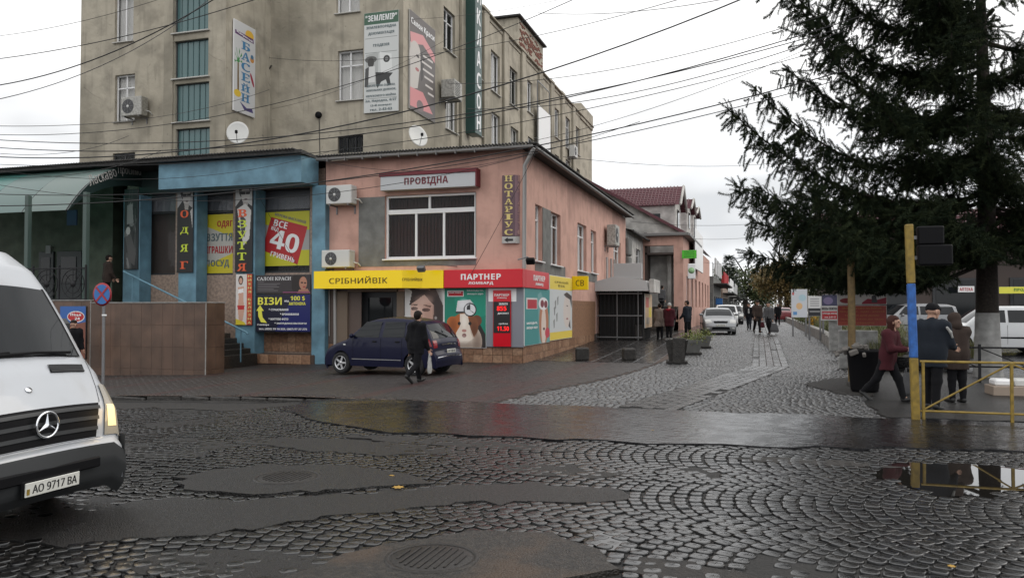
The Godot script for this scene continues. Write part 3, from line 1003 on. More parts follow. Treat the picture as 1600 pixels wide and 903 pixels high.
func dish(label: String, at: Vector3, aim: Vector3, r: float) -> void:
	var o := thing("satellite_dish", label, "satellite dish", at, 0, "satellite dishes")
	var b := Basis.looking_at(-aim.normalized(), Vector3.UP) * Basis(Vector3.RIGHT, PI / 2)
	var st := S()
	var pr := []
	for k in 8: pr.append(Vector2(r * k / 7.0, r * 0.16 * pow(k / 7.0, 2)))
	for k in 8: pr.append(Vector2(r * (7 - k) / 7.0, r * 0.16 * pow((7 - k) / 7.0, 2) - 0.012))
	lathe(st, pr, 26, Transform3D(b.scaled_local(Vector3(1, 1, 1.1)), Vector3.ZERO))
	obj("reflector", st, M.unit_white, o)
	st = S()
	tube(st, [b * Vector3(0, 0.05, r * 0.95), b * Vector3(0, r * 0.75, r * 0.25)], 0.012)
	tube(st, [b * Vector3(0, 0, 0), b * Vector3(0, -0.2, 0)], 0.025)
	obj("arm", st, M.metal_grey, o)
	st = S()
	bx(st, b * Vector3(0, r * 0.78, r * 0.22), Vector3(0.09, 0.12, 0.09), 0.02)
	obj("receiver", st, M.black_plastic, o)

# ---------------------------------------------------------------- the tall grey building
func build_grey() -> void:
	var Z := -26.8
	var BZ := -24.1
	var X := -12.69
	var XL := pz(123, 240, Z).x
	var b0 := pz(255, 240, BZ).x
	var b1 := pz(352, 240, BZ).x
	var top := 15.8
	var o := thing("office_building", "tall grey plastered office block with projecting stair bay behind the shops", "building", Vector3.ZERO)
	var wf := [rf(178, -10, 67, 208, Z), rf(178, 118, 191, 210, Z), rf(175, 240, 258, 210, Z)]
	var wr := [rf(525, -45, 22, 562, Z), rf(527, 80, 158, 567, Z), rf(527, 213, 240, 567, Z)]
	for k in [1, 2]: # the upper floors beyond the picture follow the same rhythm
		pass
	var st := S()
	wall(st, front(Z), Rect2(XL, -1, b0 - XL, top + 1), wf)
	wall(st, front(Z), Rect2(b1, -1, X - b1, top + 1), wr)
	var glz := [rf(271, -10, 53, 325, BZ), rf(271, 65, 124, 325, BZ), rf(272, 132, 192, 326, BZ), rf(273, 202, 245, 327, BZ)]
	wall(st, front(BZ), Rect2(b0, -1, b1 - b0, top + 1), glz, 0.25)
	quad(st, Vector3(b1, -1, BZ), Vector3(b1, -1, Z), Vector3(b1, top, Z), Vector3(b1, top, BZ))
	quad(st, Vector3(b0, -1, Z), Vector3(b0, -1, BZ), Vector3(b0, top, BZ), Vector3(b0, top, Z))
	# side wall
	var up := [[693, 8, 74, 711], [736, 45, 112, 752], [767, 76, 140, 781], [796.5, 102, 161, 808.5], [824, 123, 173, 832], [867, 167, 213, 874], [884, 181, 230, 891], [900, 196, 239, 906]]
	var dn := [[696, 137, 200, 714], [738, 152, 205, 752], [768, 173, 228, 781], [798, 196, 240, 810], [825, 212, 250, 833], [867, 240, 285, 874], [884, 248, 292, 891], [901, 262, 300, 906]]
	var hs := []
	for w in up + dn: hs.append(rs(w[0], w[1], w[2], w[3], X))
	# the two higher storeys above the frame
	for w in up:
		var r := rs(w[0], w[1], w[2], w[3], X)
		if r.position.y + 3.3 + r.size.y < top - 0.4: hs.append(Rect2(r.position + Vector2(0, 3.3), r.size))
	wall(st, side(X), Rect2(-Z, -1, 35.2, top + 1), hs)
	var ze := Z - 35.2
	quad(st, Vector3(X, -1, ze), Vector3(XL, -1, ze), Vector3(XL, top, ze), Vector3(X, top, ze))
	quad(st, Vector3(XL, -1, ze), Vector3(XL, -1, Z), Vector3(XL, top, Z), Vector3(XL, top, ze))
	obj("wall", st, M.grey_plaster, o)
	st = S()
	quad(st, Vector3(XL, top, Z), Vector3(X, top, Z), Vector3(X, top, ze), Vector3(XL, top, ze))
	bx(st, Vector3((b0 + b1) / 2, top + 0.03, (BZ + Z) / 2), Vector3(b1 - b0 + 0.1, 0.06, Z - BZ + 0.1))
	obj("roof", st, M.roof_dark, o)
	# parapet with stepped piers along the side wall
	for u in [722.0, 757.0, 788.0, 816.0, 843.0, 861.0, 878.0, 895.0]:
		var p := px(u, 150, X)
		st = S()
		bx(st, Vector3(X + 0.07, (top + 0.3) / 2 + 2, p.z), Vector3(0.14, top + 0.3 - 4, 0.75), 0.02)
		bx(st, Vector3(X - 0.1, top + 0.36, p.z), Vector3(0.5, 0.12, 0.95), 0.02)
		obj("pier", st, M.grey_plaster, o)
	st = S()
	bx(st, Vector3(X - 0.12, top + 0.1, (Z + ze) / 2), Vector3(0.34, 0.2, Z - ze), 0.02)
	bx(st, Vector3(X - 0.06, top + 0.25, (Z + ze) / 2), Vector3(0.5, 0.1, Z - ze + 0.1), 0.02)
	bx(st, Vector3(X - 0.9, top + 0.55, ze + 2.2), Vector3(2.0, 1.2, 4.4), 0.03)
	obj("parapet", st, M.grey_plaster, o)
	# roof hut with exposed brick
	var h0 := px(812, 90, X).z
	var h1 := px(851, 90, X).z
	st = S()
	bx(st, Vector3(X - 1.6, top + 1.0, (h0 + h1) / 2), Vector3(3.0, 2.2, h0 - h1), 0.02)
	obj("roof_hut", st, M.grey_plaster, o)
	st = S()
	bx(st, Vector3(X - 1.6, top + 2.16, (h0 + h1) / 2), Vector3(3.4, 0.12, h0 - h1 + 0.4), 0.02)
	obj("roof_hut_cover", st, M.roof_dark, o)
	var bm := S()
	bx(bm, Vector3.ZERO, Vector3(0.05, 0.075, 0.24), 0.008)
	bm.generate_normals()
	var xf := []
	rng.seed = 8
	for j in 18:
		for i in 22:
			fn.seed = 6; fn.frequency = 0.13
			var zz := h0 - 0.3 - i * 0.26 - (0.13 if j % 2 else 0.0)
			if zz < h1 + 0.2 or fn.get_noise_2d(i * 2.0, j * 2.0) < 0.0: continue
			xf.append(Transform3D(Basis(), Vector3(X - 0.09 + rng.randf_range(-0.008, 0.008), top + 0.4 + j * 0.086, zz)))
	multi("exposed_brick", bm.commit(), M.brick, xf, [], o)
	# windows
	var fr := front(Z)
	for k in 2: window(o, fr, wf[k], [1.0, 1.0] if k else [0.8, 0.8], 0.72 if k else 0.0, M.white_frame, 0.16, M.curtain, M.old_frame)
	window(o, fr, wf[2], [1.0, 1.0], 0.0, M.dark_frame, 0.12)
	window(o, fr, wr[0], [1.0, 1.0], 0.74, M.white_frame, 0.16, M.curtain, M.old_frame)
	window(o, fr, wr[1], [1.0, 1.2], 0.70, M.white_frame, 0.16, M.curtain, M.old_frame)
	var wb := window(o, fr, wr[2], [1.0, 1.0, 1.0], 0.0, M.dark_frame, 0.14)
	st = S()
	for k in 9:
		bx(st, Vector3(wr[2].position.x + wr[2].size.x * (k + 0.5) / 9.0, wr[2].get_center().y, -0.03), Vector3(0.02, wr[2].size.y, 0.02), 0, fr)
	obj("bar", st, M.black_iron, wb)
	for i in hs.size():
		window(o, side(X), hs[i], [1.0, 1.0], 0.0 if i % 3 else 0.72, M.white_frame if i % 4 != 3 else M.old_frame, 0.16, M.curtain if i % 3 else null, M.old_frame)
	# stair windows of vertical teal glass planks
	var tg := mat("teal_glass", lin(0.075, 0.145, 0.148), 0.22)
	for g in glz:
		var r: Rect2 = g
		st = S()
		for e in [[0.0, 1], [1.0, 1]]:
			bx(st, Vector3(r.position.x + r.size.x * e[0], r.get_center().y, -0.15), Vector3(0.07, r.size.y, 0.09), 0.01, front(BZ))
			bx(st, Vector3(r.get_center().x, r.position.y + r.size.y * e[0], -0.15), Vector3(r.size.x, 0.07, 0.088), 0.01, front(BZ))
		var f := obj("stair_window", st, M.dark_frame, o)
		var n := 6
		for k in n:
			st = S()
			var w: float = r.size.x / n
			var c := Vector3(r.position.x + w * (k + 0.5), r.get_center().y, -0.16 + 0.01 * (k % 2))
			bx(st, c, Vector3(w - 0.012, r.size.y - 0.06, 0.02), 0.004, front(BZ))
			bx(st, c + Vector3(w * 0.42, 0, 0.02), Vector3(0.012, r.size.y - 0.07, 0.03), 0, front(BZ))
			obj("pane", st, tg, f)
		st = S()
		bx(st, Vector3(r.get_center().x, r.position.y - 0.02, 0.0), Vector3(r.size.x + 0.16, 0.05, 0.2), 0.01, front(BZ))
		obj("sill", st, M.old_frame, f)
	# a shallow pilaster line left of the bay
	st = S()
	bx(st, Vector3(b0 + 0.2, top / 2 + 2, BZ + 0.03), Vector3(0.4, top - 4, 0.06), 0.01)
	bx(st, Vector3(b1 - 0.2, top / 2 + 2, BZ + 0.03), Vector3(0.4, top - 4, 0.06), 0.01)
	obj("pilaster", st, M.grey_plaster, o)
	# things on it
	var r := rf(569, 22, 178, 624, Z)
	var P := Print.new(220, 620, Color8(196, 198, 196))
	P.rect(0, 0, 1, 0.12, Color8(58, 92, 72))
	for y in [0.255, 0.40, 0.86]: P.rect(0.03, y, 0.94, 0.006, Color8(120, 124, 122))
	P.pts([0.05, 0.42, 0.42, 0.40, 0.40, 0.72, 0.05, 0.76], Color8(170, 172, 170))
	P.ell(0.20, 0.47, 0.17, 0.035, Color8(90, 90, 88)); P.ell(0.20, 0.50, 0.09, 0.05, Color8(60, 58, 56)); P.rect(0.12, 0.54, 0.2, 0.16, Color8(206, 206, 204))
	P.pts([0.04, 0.56, 0.14, 0.54, 0.12, 0.74, 0.02, 0.74], Color8(70, 70, 70))
	P.pts([0.46, 0.40, 0.80, 0.43, 0.82, 0.60, 0.50, 0.62], Color8(215, 216, 214)); P.ell(0.66, 0.475, 0.09, 0.035, Color8(40, 40, 40)); P.ell(0.66, 0.475, 0.05, 0.02, Color8(120, 120, 120))
	P.pts([0.34, 0.60, 0.84, 0.62, 0.74, 0.66, 0.78, 0.74, 0.70, 0.74, 0.64, 0.68, 0.50, 0.70, 0.40, 0.76, 0.36, 0.72], Color8(48, 48, 48))
	P.soften(2)
	var o2 := board("land_survey_banner", "tall grey and white banner with a surveyor picture beside the upper window", "banner", Transform3D(Basis(), Vector3(0, 0, Z + 0.02)), r, 0.04, P.done("survey_print"), M.old_frame)
	on(o2, r, 0.04, "\"ЗЕМЛЕМІР\"", 0.5, 0.06, 0.9, 0.06, M.white_ink)
	on(o2, r, 0.04, "ЗЕМЛЕВПОРЯДНА", 0.5, 0.155, 0.86, 0.032, M.steel_ink)
	on(o2, r, 0.04, "ДОКУМЕНТАЦІЯ", 0.5, 0.215, 0.74, 0.032, M.steel_ink)
	on(o2, r, 0.04, "ГЕОДЕЗІЯ", 0.5, 0.335, 0.46, 0.032, M.steel_ink)
	on(o2, r, 0.04, "ЕКСПЕРТНА ОЦІНКА", 0.5, 0.735, 0.8, 0.026, M.steel_ink)
	on(o2, r, 0.04, "ЗЕМЕЛЬНИХ ДІЛЯНОК,", 0.5, 0.78, 0.86, 0.026, M.steel_ink)
	on(o2, r, 0.04, "НЕРУХОМОГО МАЙНА", 0.5, 0.83, 0.86, 0.026, M.steel_ink)
	on(o2, r, 0.04, "пл. Народна, 4/27", 0.5, 0.885, 0.88, 0.032, M.steel_ink)
	on(o2, r, 0.04, "(2-й поверх)", 0.5, 0.93, 0.6, 0.026, M.steel_ink)
	on(o2, r, 0.04, "тел. 2-43-63", 0.5, 0.97, 0.64, 0.026, M.steel_ink)
	r = rs(637, 13, 169, 678, X)
	P = Print.new(260, 560, Color8(92, 86, 84))
	P.pts([0.02, 0.22, 0.5, 0.16, 0.98, 0.28, 0.98, 0.36, 0.5, 0.26, 0.05, 0.34], Color8(205, 140, 142))
	P.ell(0.22, 0.45, 0.22, 0.17, Color8(190, 182, 176)); P.pts([0.02, 0.32, 0.4, 0.36, 0.38, 0.55, 0.3, 0.75, 0.02, 0.8], Color8(188, 182, 176))
	P.ell(0.3, 0.42, 0.06, 0.015, Color8(60, 50, 48)); P.ell(0.28, 0.56, 0.07, 0.018, Color8(160, 90, 92)); P.pts([0.4, 0.34, 0.55, 0.4, 0.5, 0.62, 0.42, 0.66], Color8(58, 52, 52))
	for e in [[0.5, 0.36, 0.4], [0.46, 0.43, 0.4], [0.5, 0.5, 0.44], [0.56, 0.57, 0.36], [0.6, 0.65, 0.3], [0.7, 0.72, 0.24]]: P.rect(e[0], e[1], e[2], 0.022, Color8(198, 192, 188))
	P.pts([0.02, 0.78, 0.5, 0.76, 0.9, 0.93, 0.5, 0.95, 0.02, 0.97], Color8(200, 130, 132)); P.ell(0.4, 0.92, 0.13, 0.06, Color8(110, 96, 96))
	P.soften(2)
	o2 = board("beauty_salon_banner", "faded grey and pink salon banner on the side wall near the corner", "banner", side(X + 0.02), r, 0.04, P.done("salon_print"), M.old_frame)
	on(o2, r, 0.04, "Салон Краси", 0.5, 0.11, 0.9, 0.085, M.white_ink)
	# vertical green box sign
	var z0 := px(723, 100, X).z
	var sb := thing("vertical_box_sign", "tall dark green box sign with white letters standing off the side wall", "sign", Vector3(X, px(731, 207, X + 0.3).y, z0))
	st = S()
	bx(st, Vector3(0.35, 4.4, -0.45), Vector3(0.5, 8.8, 0.9), 0.02)
	obj("box", st, mat("sign_green", lin(0.018, 0.06, 0.052), 0.4), sb)
	st = S()
	for y in [0.5, 4.0, 8.0]: bx(st, Vector3(0.05, y, -0.45), Vector3(0.1, 0.06, 0.5))
	obj("bracket", st, M.metal_grey, sb)
	var ls := ["Ф", "О", "И", "К", "Л", "А", "С", "О", "Н"]
	for k in 9: word(sb, ls[k], Transform3D(Basis(Vector3(0, 0, -1), Vector3.UP, Vector3.RIGHT), Vector3(0.6, 0, -0.45)), 0, 8.3 - k * 0.97, 0.52, 0.72, M.white_ink)
	# white blank panel in a steel frame
	var rw := rs(834, 164, 242, 853, X)
	var rt := rs(834, 126, 242, 853, X)
	o2 = board("blank_board", "blank white board in a thin frame on the grey side wall", "board", side(X + 0.25), rw, 0.05, M.white_ink, M.old_frame)
	st = S()
	var tt := Transform3D(Basis(), Vector3(-rw.size.x / 2, 0, 0))
	for xx in [0.0, rw.size.x]: bx(st, Vector3(xx, rt.size.y / 2, -0.02), Vector3(0.05, rt.size.y, 0.05), 0, tt)
	bx(st, Vector3(rw.size.x / 2, rt.size.y, -0.02), Vector3(rw.size.x, 0.05, 0.05), 0, tt)
	for xx in [0.0, rw.size.x]: bx(st, Vector3(xx, 1.0, -0.13), Vector3(0.04, 0.04, 0.24), 0, tt)
	obj("frame", st, M.metal_grey, o2)
	# pool sign on the flank of the stair bay
	r = rs(361, 28, 172, 396, b1)
	P = Print.new(200, 800, Color8(196, 196, 196))
	P.ell(0.72, 0.10, 0.2, 0.055, Color8(214, 170, 60)); P.pts([0.04, 0.11, 0.9, 0.12, 0.92, 0.17, 0.05, 0.15], Color8(84, 40, 96))
	P.pts([0.16, 0.46, 0.22, 0.46, 0.24, 0.78, 0.16, 0.78], Color8(110, 90, 60))
	for e in [[0.04, 0.36], [0.1, 0.30], [0.24, 0.30], [0.34, 0.34], [0.36, 0.42], [0.02, 0.44]]: P.pts([0.18, 0.42, 0.2, 0.46, e[0], e[1], e[0] + 0.03, e[1] + 0.03], Color8(60, 130, 70))
	P.ell(0.85, 0.36, 0.09, 0.035, Color8(190, 130, 60)); P.ell(0.85, 0.33, 0.07, 0.025, Color8(70, 110, 140)); P.ell(0.86, 0.59, 0.12, 0.03, Color8(150, 40, 60), 0.6)
	P.ell(0.17, 0.80, 0.16, 0.04, Color8(214, 180, 60)); P.pts([0.28, 0.88, 0.6, 0.93, 0.86, 0.91, 0.92, 0.96, 0.5, 0.96], Color8(70, 60, 110)); P.soften(2)
	o2 = board("swimming_pool_sign", "tall white sign with blue letters, a palm and a parrot on the bay flank", "sign", side(b1 + 0.03), r, 0.05, P.done("pool_print"), M.white_ink)
	var s2 := "БАСЕЙН"
	for k in 6: on(o2, r, 0.05, s2[k], 0.54, 0.245 + k * 0.115, 0.4, 0.088, M.blue_ink, "Droid Serif")
	on(o2, r, 0.05, "відкритий", 0.48, 0.14, 0.74, 0.028, M.white_ink, "Droid Sans", 700, -0.12)
	# cooling units, dishes, vent
	var q := rf(202, 157, 186, 234, Z)
	wall_unit("cream cooling unit beside the white window on the grey wall's far left", front(Z), Vector2(q.get_center().x, q.position.y), Vector3(q.size.x, q.size.y, 0.38), M.unit_cream)
	q = rs(684, 122, 152, 712, X)
	wall_unit("boxy cooling unit with a louvred side under the pink salon banner", side(X), Vector2(q.position.x + 0.5, q.position.y), Vector3(0.9, 0.75, 0.6), M.unit_cream, false)
	q = rs(886, 226, 244, 897, X)
	wall_unit("small cooling unit high near the far end of the grey side wall", side(X), Vector2(q.position.x + 0.6, q.position.y), Vector3(0.95, 0.8, 0.4), M.unit_white)
	q = rs(917, 276, 292, 926, -9.5)
	dish("large white satellite dish on the stair bay flank under the palm sign", px(371, 208, b1 + 0.55), Vector3(0.5, 0.25, 1.0), 0.39)
	dish("white satellite dish tilted on the grey wall above the annex roof corner", pz(652, 213, Z + 0.5) , Vector3(0.75, 0.3, 0.5), 0.39)
	var vp := pz(498, 180, Z)
	var vt := thing("wall_vent", "round dark vent cap on the grey wall above the annex roof", "vent", vp)
	st = S(); lathe(st, [Vector2(0, 0.13), Vector2(0.1, 0.12), Vector2(0.13, 0.08), Vector2(0.13, 0.0)], 16, Transform3D(Basis(Vector3.RIGHT, PI / 2), Vector3.ZERO)); obj("cap", st, M.black_plastic, vt)
	st = S(); tube(st, [Vector3(0.02, -0.1, 0.03), Vector3(0.03, -0.7, 0.02), Vector3(0.06, -1.6, 0.02)], 0.012); obj("conduit", st, M.cable, vt)
	var cd := thing("wall_conduit", "black cable running straight down the grey wall right of the palm sign", "cable", pz(419, 240, Z))
	st = S(); tube(st, [Vector3(0, -0.6, 0.03), Vector3(-0.02, 4, 0.03), Vector3(0, 9.6, 0.03)], 0.016); obj("cable", st, M.cable, cd)
	st = S()
	for s in [-1, 1]:
		var pts := []
		for k in 9: pts.append(Vector3(s * 0.02 + cos(PI * (0.5 + k / 8.0 * 0.9) ) * 0.16 * s + s * 0.16, 3.5 + sin(PI * (1.0 + k / 8.0)) * 0.18, 0.07))
		tube(st, pts, 0.014, -1, 5)
	obj("hook", st, M.cable, cd)

# ---------------------------------------------------------------- the pink annex on the corner
func build_pink() -> void:
	var Z := -21.6
	var X := -6.45
	var xl := pz(508, 400, Z).x
	var o := thing("pink_corner_shop", "two storey pink plastered corner shop with tiled plinth and slanted roof", "building", Vector3.ZERO)
	var eave := 6.15
	var zend := px(978, 400, X).z
	var hw := rf(601, 306, 405, 743, Z)
	var door := rf(545, 456, 558, 622, Z)
	var st := S()
	wall(st, front(Z), Rect2(xl, 0.5, X - xl, eave - 0.5), [hw, door], 0.25)
	var sw := [rs(836.5, 318, 407, 847, X), rs(860.5, 329.5, 413, 876, X), rs(902.6, 347, 422.5, 916.5, X), rs(923.5, 358.6, 426, 932, X), rs(959, 375, 430, 970, X)]
	wall(st, side(X), Rect2(-Z, 0.5, Z - zend, eave - 0.5), sw, 0.25)
	quad(st, Vector3(X, -0.3, zend), Vector3(-12.69, -0.3, zend), Vector3(-12.69, eave, zend), Vector3(X, eave, zend))
	quad(st, Vector3(xl, -0.3, -26.8), Vector3(xl, -0.3, Z), Vector3(xl, eave, Z), Vector3(xl, eave, -26.8))
	obj("wall", st, M.pink_plaster, o)
	# plinth of rust tiles
	st = S()
	wall(st, front(Z - 0.001), Rect2(xl, -0.6, X - xl, 1.1), [])
	wall(st, side(X - 0.001), Rect2(-Z, -0.6, Z - zend, 1.1), [])
	var pl := obj("plinth", st, M.grout, o)
	var tm := S()
	bx(tm, Vector3(0, 0, 0.012), Vector3(0.292, 0.275, 0.024), 0.004)
	tm.generate_normals()
	var tmesh := tm.commit()
	var tone := [M.rust_tile, M.rust_tile_pale, M.rust_tile_deep]
	rng.seed = 21
	for row in 2:
		for i in int((X - xl) / 0.3):
			var xx := X - 0.15 - i * 0.3
			if xx > -10.8 and xx < -9.3: pass
			put("tile", tmesh, tone[rng.randi() % 3], pl, Transform3D(Basis(), Vector3(xx, 0.36 - row * 0.285, Z)))
		for i in 34:
			put("tile", tmesh, tone[rng.randi() % 3], pl, side(X) * Transform3D(Basis(), Vector3(-Z + 0.15 + i * 0.3, 0.36 - row * 0.285, 0)))
	# rust coloured lower render on the side wall
	st = S()
	var zs := px(893, 480, X).z
	var ylow := px(905, 470, X).y
	wall(st, side(X + 0.012), Rect2(-zs, 0.5, zs - px(930, 480, X).z, ylow - 0.5), [])
	obj("lower_render", st, M.rust_tile, o)
	# roof: low mono pitch up to the tall building, corrugated edge, gutter and downpipe
	st = S()
	var e0 := Vector3(xl - 0.1, eave + 0.06, Z + 0.35)
	var ridge := 7.0
	quad(st, e0, Vector3(X + 0.4, eave + 0.06, Z + 0.35), Vector3(-12.2, ridge, -26.79), Vector3(xl - 0.1, ridge, -26.79))
	quad(st, Vector3(X + 0.4, eave + 0.06, Z + 0.35), Vector3(X + 0.4, eave + 0.06, zend - 0.2), Vector3(-12.2, ridge, zend - 0.2), Vector3(-12.2, ridge, -26.79))
	quad(st, Vector3(X + 0.4, eave + 0.02, Z + 0.35), e0 - Vector3(0, 0.04, 0), Vector3(xl, eave + 0.02, Z), Vector3(X, eave + 0.02, Z))
	quad(st, Vector3(X + 0.4, eave + 0.02, zend), Vector3(X + 0.4, eave + 0.02, Z + 0.35), Vector3(X, eave + 0.02, Z), Vector3(X, eave + 0.02, zend))
	var roof := obj("roof", st, M.roof_dark, o)
	st = S()
	var n := int((X + 0.4 - xl + 0.1) / 0.1)
	for i in n:
		bx(st, Vector3(xl - 0.05 + i * 0.1, eave + 0.09 + 0.02 * sin(i * PI), Z + 0.36), Vector3(0.055, 0.05, 0.22), 0.015)
	for i in int((Z - zend) / 0.12):
		bx(st, Vector3(X + 0.42, eave + 0.09, Z + 0.3 - i * 0.12), Vector3(0.2, 0.05, 0.06), 0.015)
	obj("corrugated_edge", st, M.roof_dark, roof)
	st = S()
	bx(st, Vector3((xl + X) / 2 + 0.15, eave - 0.01, Z + 0.37), Vector3(X - xl + 0.55, 0.10, 0.12), 0.03)
	bx(st, Vector3(X + 0.43, eave - 0.012, (Z + zend) / 2 + 0.1), Vector3(0.11, 0.10, Z - zend), 0.03)
	for i in 9: bx(st, Vector3(xl + 0.3 + i * 0.6, eave - 0.03, Z + 0.40), Vector3(0.03, 0.14, 0.1))
	obj("gutter", st, M.gutter, o)
	st = S()
	tube(st, [Vector3(X + 0.42, eave - 0.05, Z + 0.3), Vector3(X + 0.3, eave - 0.25, Z + 0.25), Vector3(X + 0.1, eave - 0.5, Z + 0.12), Vector3(X + 0.08, 2.7, Z + 0.12)], 0.06, -1, 10)
	obj("downpipe", st, M.pipe, o)
	# cement patch round the front window and under the side windows
	st = S()
	var cp := rf(560, 309, 417, 743, Z)
	wall(st, front(Z + 0.012), Rect2(cp.position.x, cp.position.y, hw.end.x - cp.position.x + 0.02, cp.size.y), [hw], 0.012)
	var c2 := rs(834, 407, 432, 890, X)
	wall(st, side(X + 0.012), Rect2(sw[0].position.x - 0.05, sw[1].position.y - 0.75, sw[1].end.x - sw[0].position.x + 0.7, 0.75), [])
	wall(st, side(X + 0.012), Rect2(sw[0].end.x + 0.02, sw[1].position.y, sw[1].position.x - sw[0].end.x - 0.04, sw[1].size.y), [])
	wall(st, side(X + 0.012), Rect2(sw[2].position.x - 0.05, sw[2].position.y - 0.35, sw[3].end.x - sw[2].position.x + 0.1, 0.35), [])
	obj("cement_patch", st, M.cement_patch, o)
	# big front window: two lights over three, pink vertical blinds
	var f := window(o, front(Z), Rect2(hw.position.x, hw.position.y, hw.size.x, hw.size.y * 0.74), [1.1, 1.0, 1.15], 0.0, M.white_frame, 0.12, null, M.white_frame, 0.07)
	var f2 := window(o, front(Z), Rect2(hw.position.x, hw.position.y + hw.size.y * 0.74, hw.size.x, hw.size.y * 0.26), [1.0, 1.05], 0.0, M.white_frame, 0.12, null, null, 0.07)
	st = S()
	for k in 26:
		var xx := hw.position.x + hw.size.x * (k + 0.5) / 26.0
		var t := Transform3D(Basis(Vector3.UP, 0.5), Vector3(xx, hw.get_center().y, Z - 0.38))
		bx(st, Vector3.ZERO, Vector3(0.085, hw.size.y, 0.004), 0, t)
	obj("blind", st, M.pink_blind, f)
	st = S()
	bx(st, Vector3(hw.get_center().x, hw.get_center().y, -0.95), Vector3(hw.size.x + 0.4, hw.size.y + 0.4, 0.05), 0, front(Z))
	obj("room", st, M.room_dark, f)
	for i in 5:
		window(o, side(X), sw[i], [1.0, 1.0], 0.74, M.white_frame, 0.16, M.curtain if i != 1 else null, M.white_frame)
	# recessed doorway under the yellow sign
	st = S()
	bx(st, Vector3(door.get_center().x, door.get_center().y, -0.30), Vector3(door.size.x, door.size.y, 0.06), 0, front(Z))
	var d := obj("door", st, M.dark_frame, o)
	st = S()
	bx(st, Vector3(door.get_center().x + 0.1, door.get_center().y + 0.1, -0.25), Vector3(door.size.x * 0.5, door.size.y * 0.72, 0.02), 0, front(Z))
	obj("pane", st, M.car_glass, d)
	st = S()
	bx(st, Vector3(door.position.x - 0.22, door.get_center().y - 0.1, 0.06), Vector3(0.44, door.size.y + 0.2, 0.12), 0.01, front(Z))
	bx(st, Vector3(door.end.x + 0.12, door.get_center().y - 0.1, 0.06), Vector3(0.24, door.size.y + 0.2, 0.12), 0.01, front(Z))
	bx(st, Vector3(door.get_center().x, door.end.y + 0.17, 0.06), Vector3(door.size.x, 0.34, 0.12), 0.01, front(Z))
	obj("door_surround", st, mat("surround", lin(0.15, 0.11, 0.08), 0.7), d)
	st = S()
	bx(st, Vector3(xl + 0.65, 1.35, 0.02), Vector3(1.25, 1.75, 0.04), 0.01, front(Z))
	obj("brown_panel", st, M.shop_brown, o)
	st = S()
	tube(st, [pz(523, 450, Z + 0.14), pz(523, 560, Z + 0.14)], 0.05, -1, 8)
	tube(st, [pz(514, 450, Z + 0.08), pz(514, 525, Z + 0.08)], 0.018, -1, 6)
	obj("service_pipe", st, M.pipe, o)
	# ---- signs
	var yt := pz(815, 420, Z + 0.35).y
	var yb := pz(815, 449, Z + 0.35).y
	var hh := yt - yb
	var ya := pz(490, 421, Z + 0.75)
	var x1 := pz(628, 435, Z + 0.75).x
	var x2 := pz(660, 435, Z + 0.35).x
	var x3 := pz(693, 435, Z + 0.35).x
	var ys := thing("yellow_fascia_sign", "long bright yellow shop fascia bending back towards the wall", "sign", Vector3(ya.x, yb, Z))
	st = S()
	var pol := PackedVector2Array([Vector2(ya.x, -Z - 0.01), Vector2(ya.x, -Z - 0.75), Vector2(x1, -Z - 0.75), Vector2(x2, -Z - 0.35), Vector2(x3 - 0.01, -Z - 0.35), Vector2(x3 - 0.01, -Z - 0.01)])
	prism(st, pol, 0, hh, Transform3D(Basis(Vector3.RIGHT, -PI / 2), Vector3(-ya.x, 0, -Z)))
	obj("box", st, M.yellow_sign, ys)
	word(ys, "СРІБНИЙВІК", Transform3D(Basis(), Vector3(0, 0, 0.75)), (x1 - ya.x) * 0.5 + 0.03, hh * 0.48, (x1 - ya.x) * 0.66, hh * 0.40, M.brown_ink, "Droid Sans", 400)
	var ab := Basis(Vector3.UP, atan2(0.4, x2 - x1))
	word(ys, "СРІБНИЙВІК", Transform3D(ab, Vector3((x1 + x2) / 2 - ya.x, 0, 0.55)), 0, hh * 0.5, 0.62, hh * 0.2, M.brown_ink, "Droid Sans", 400)
	var rd := thing("red_pawnshop_fascia_sign", "red fascia with white lettering wrapping the corner of the pink shop", "sign", Vector3(x3, yb, Z))
	var zr := px(858, 430, X + 0.1).z
	st = S()
	bx(st, Vector3((X + 0.1 - x3) / 2, hh / 2, 0.175), Vector3(X + 0.1 - x3, hh, 0.35), 0.012)
	bx(st, Vector3(X + 0.05 - x3, hh / 2, (zr - Z) / 2), Vector3(0.1, hh, Z - zr), 0.01)
	obj("box", st, M.red_sign, rd)
	word(rd, "ПАРТНЕР", Transform3D(Basis(), Vector3(0, 0, 0.35)), (X - x3) * 0.5, hh * 0.60, (X - x3) * 0.53, hh * 0.32, M.white_ink)
	word(rd, "ЛОМБАРД", Transform3D(Basis(), Vector3(0, 0, 0.35)), (X - x3) * 0.5, hh * 0.24, (X - x3) * 0.33, hh * 0.18, M.white_ink)
	var ts := Transform3D(Basis(Vector3(0, 0, -1), Vector3.UP, Vector3.RIGHT), Vector3(X + 0.1 - x3, 0, 0))
	word(rd, "ПАРТНЕР", ts, (Z - zr) * 0.55, hh * 0.60, (Z - zr) * 0.5, hh * 0.32, M.white_ink)
	word(rd, "ЛОМБАРД", ts, (Z - zr) * 0.55, hh * 0.24, (Z - zr) * 0.34, hh * 0.18, M.white_ink)
	# front posters
	var Pz := Z + 0.06
	var r := rf(632, 449, 541, 694, Pz)
	var P := Print.new(300, 440, Color8(200, 198, 196))
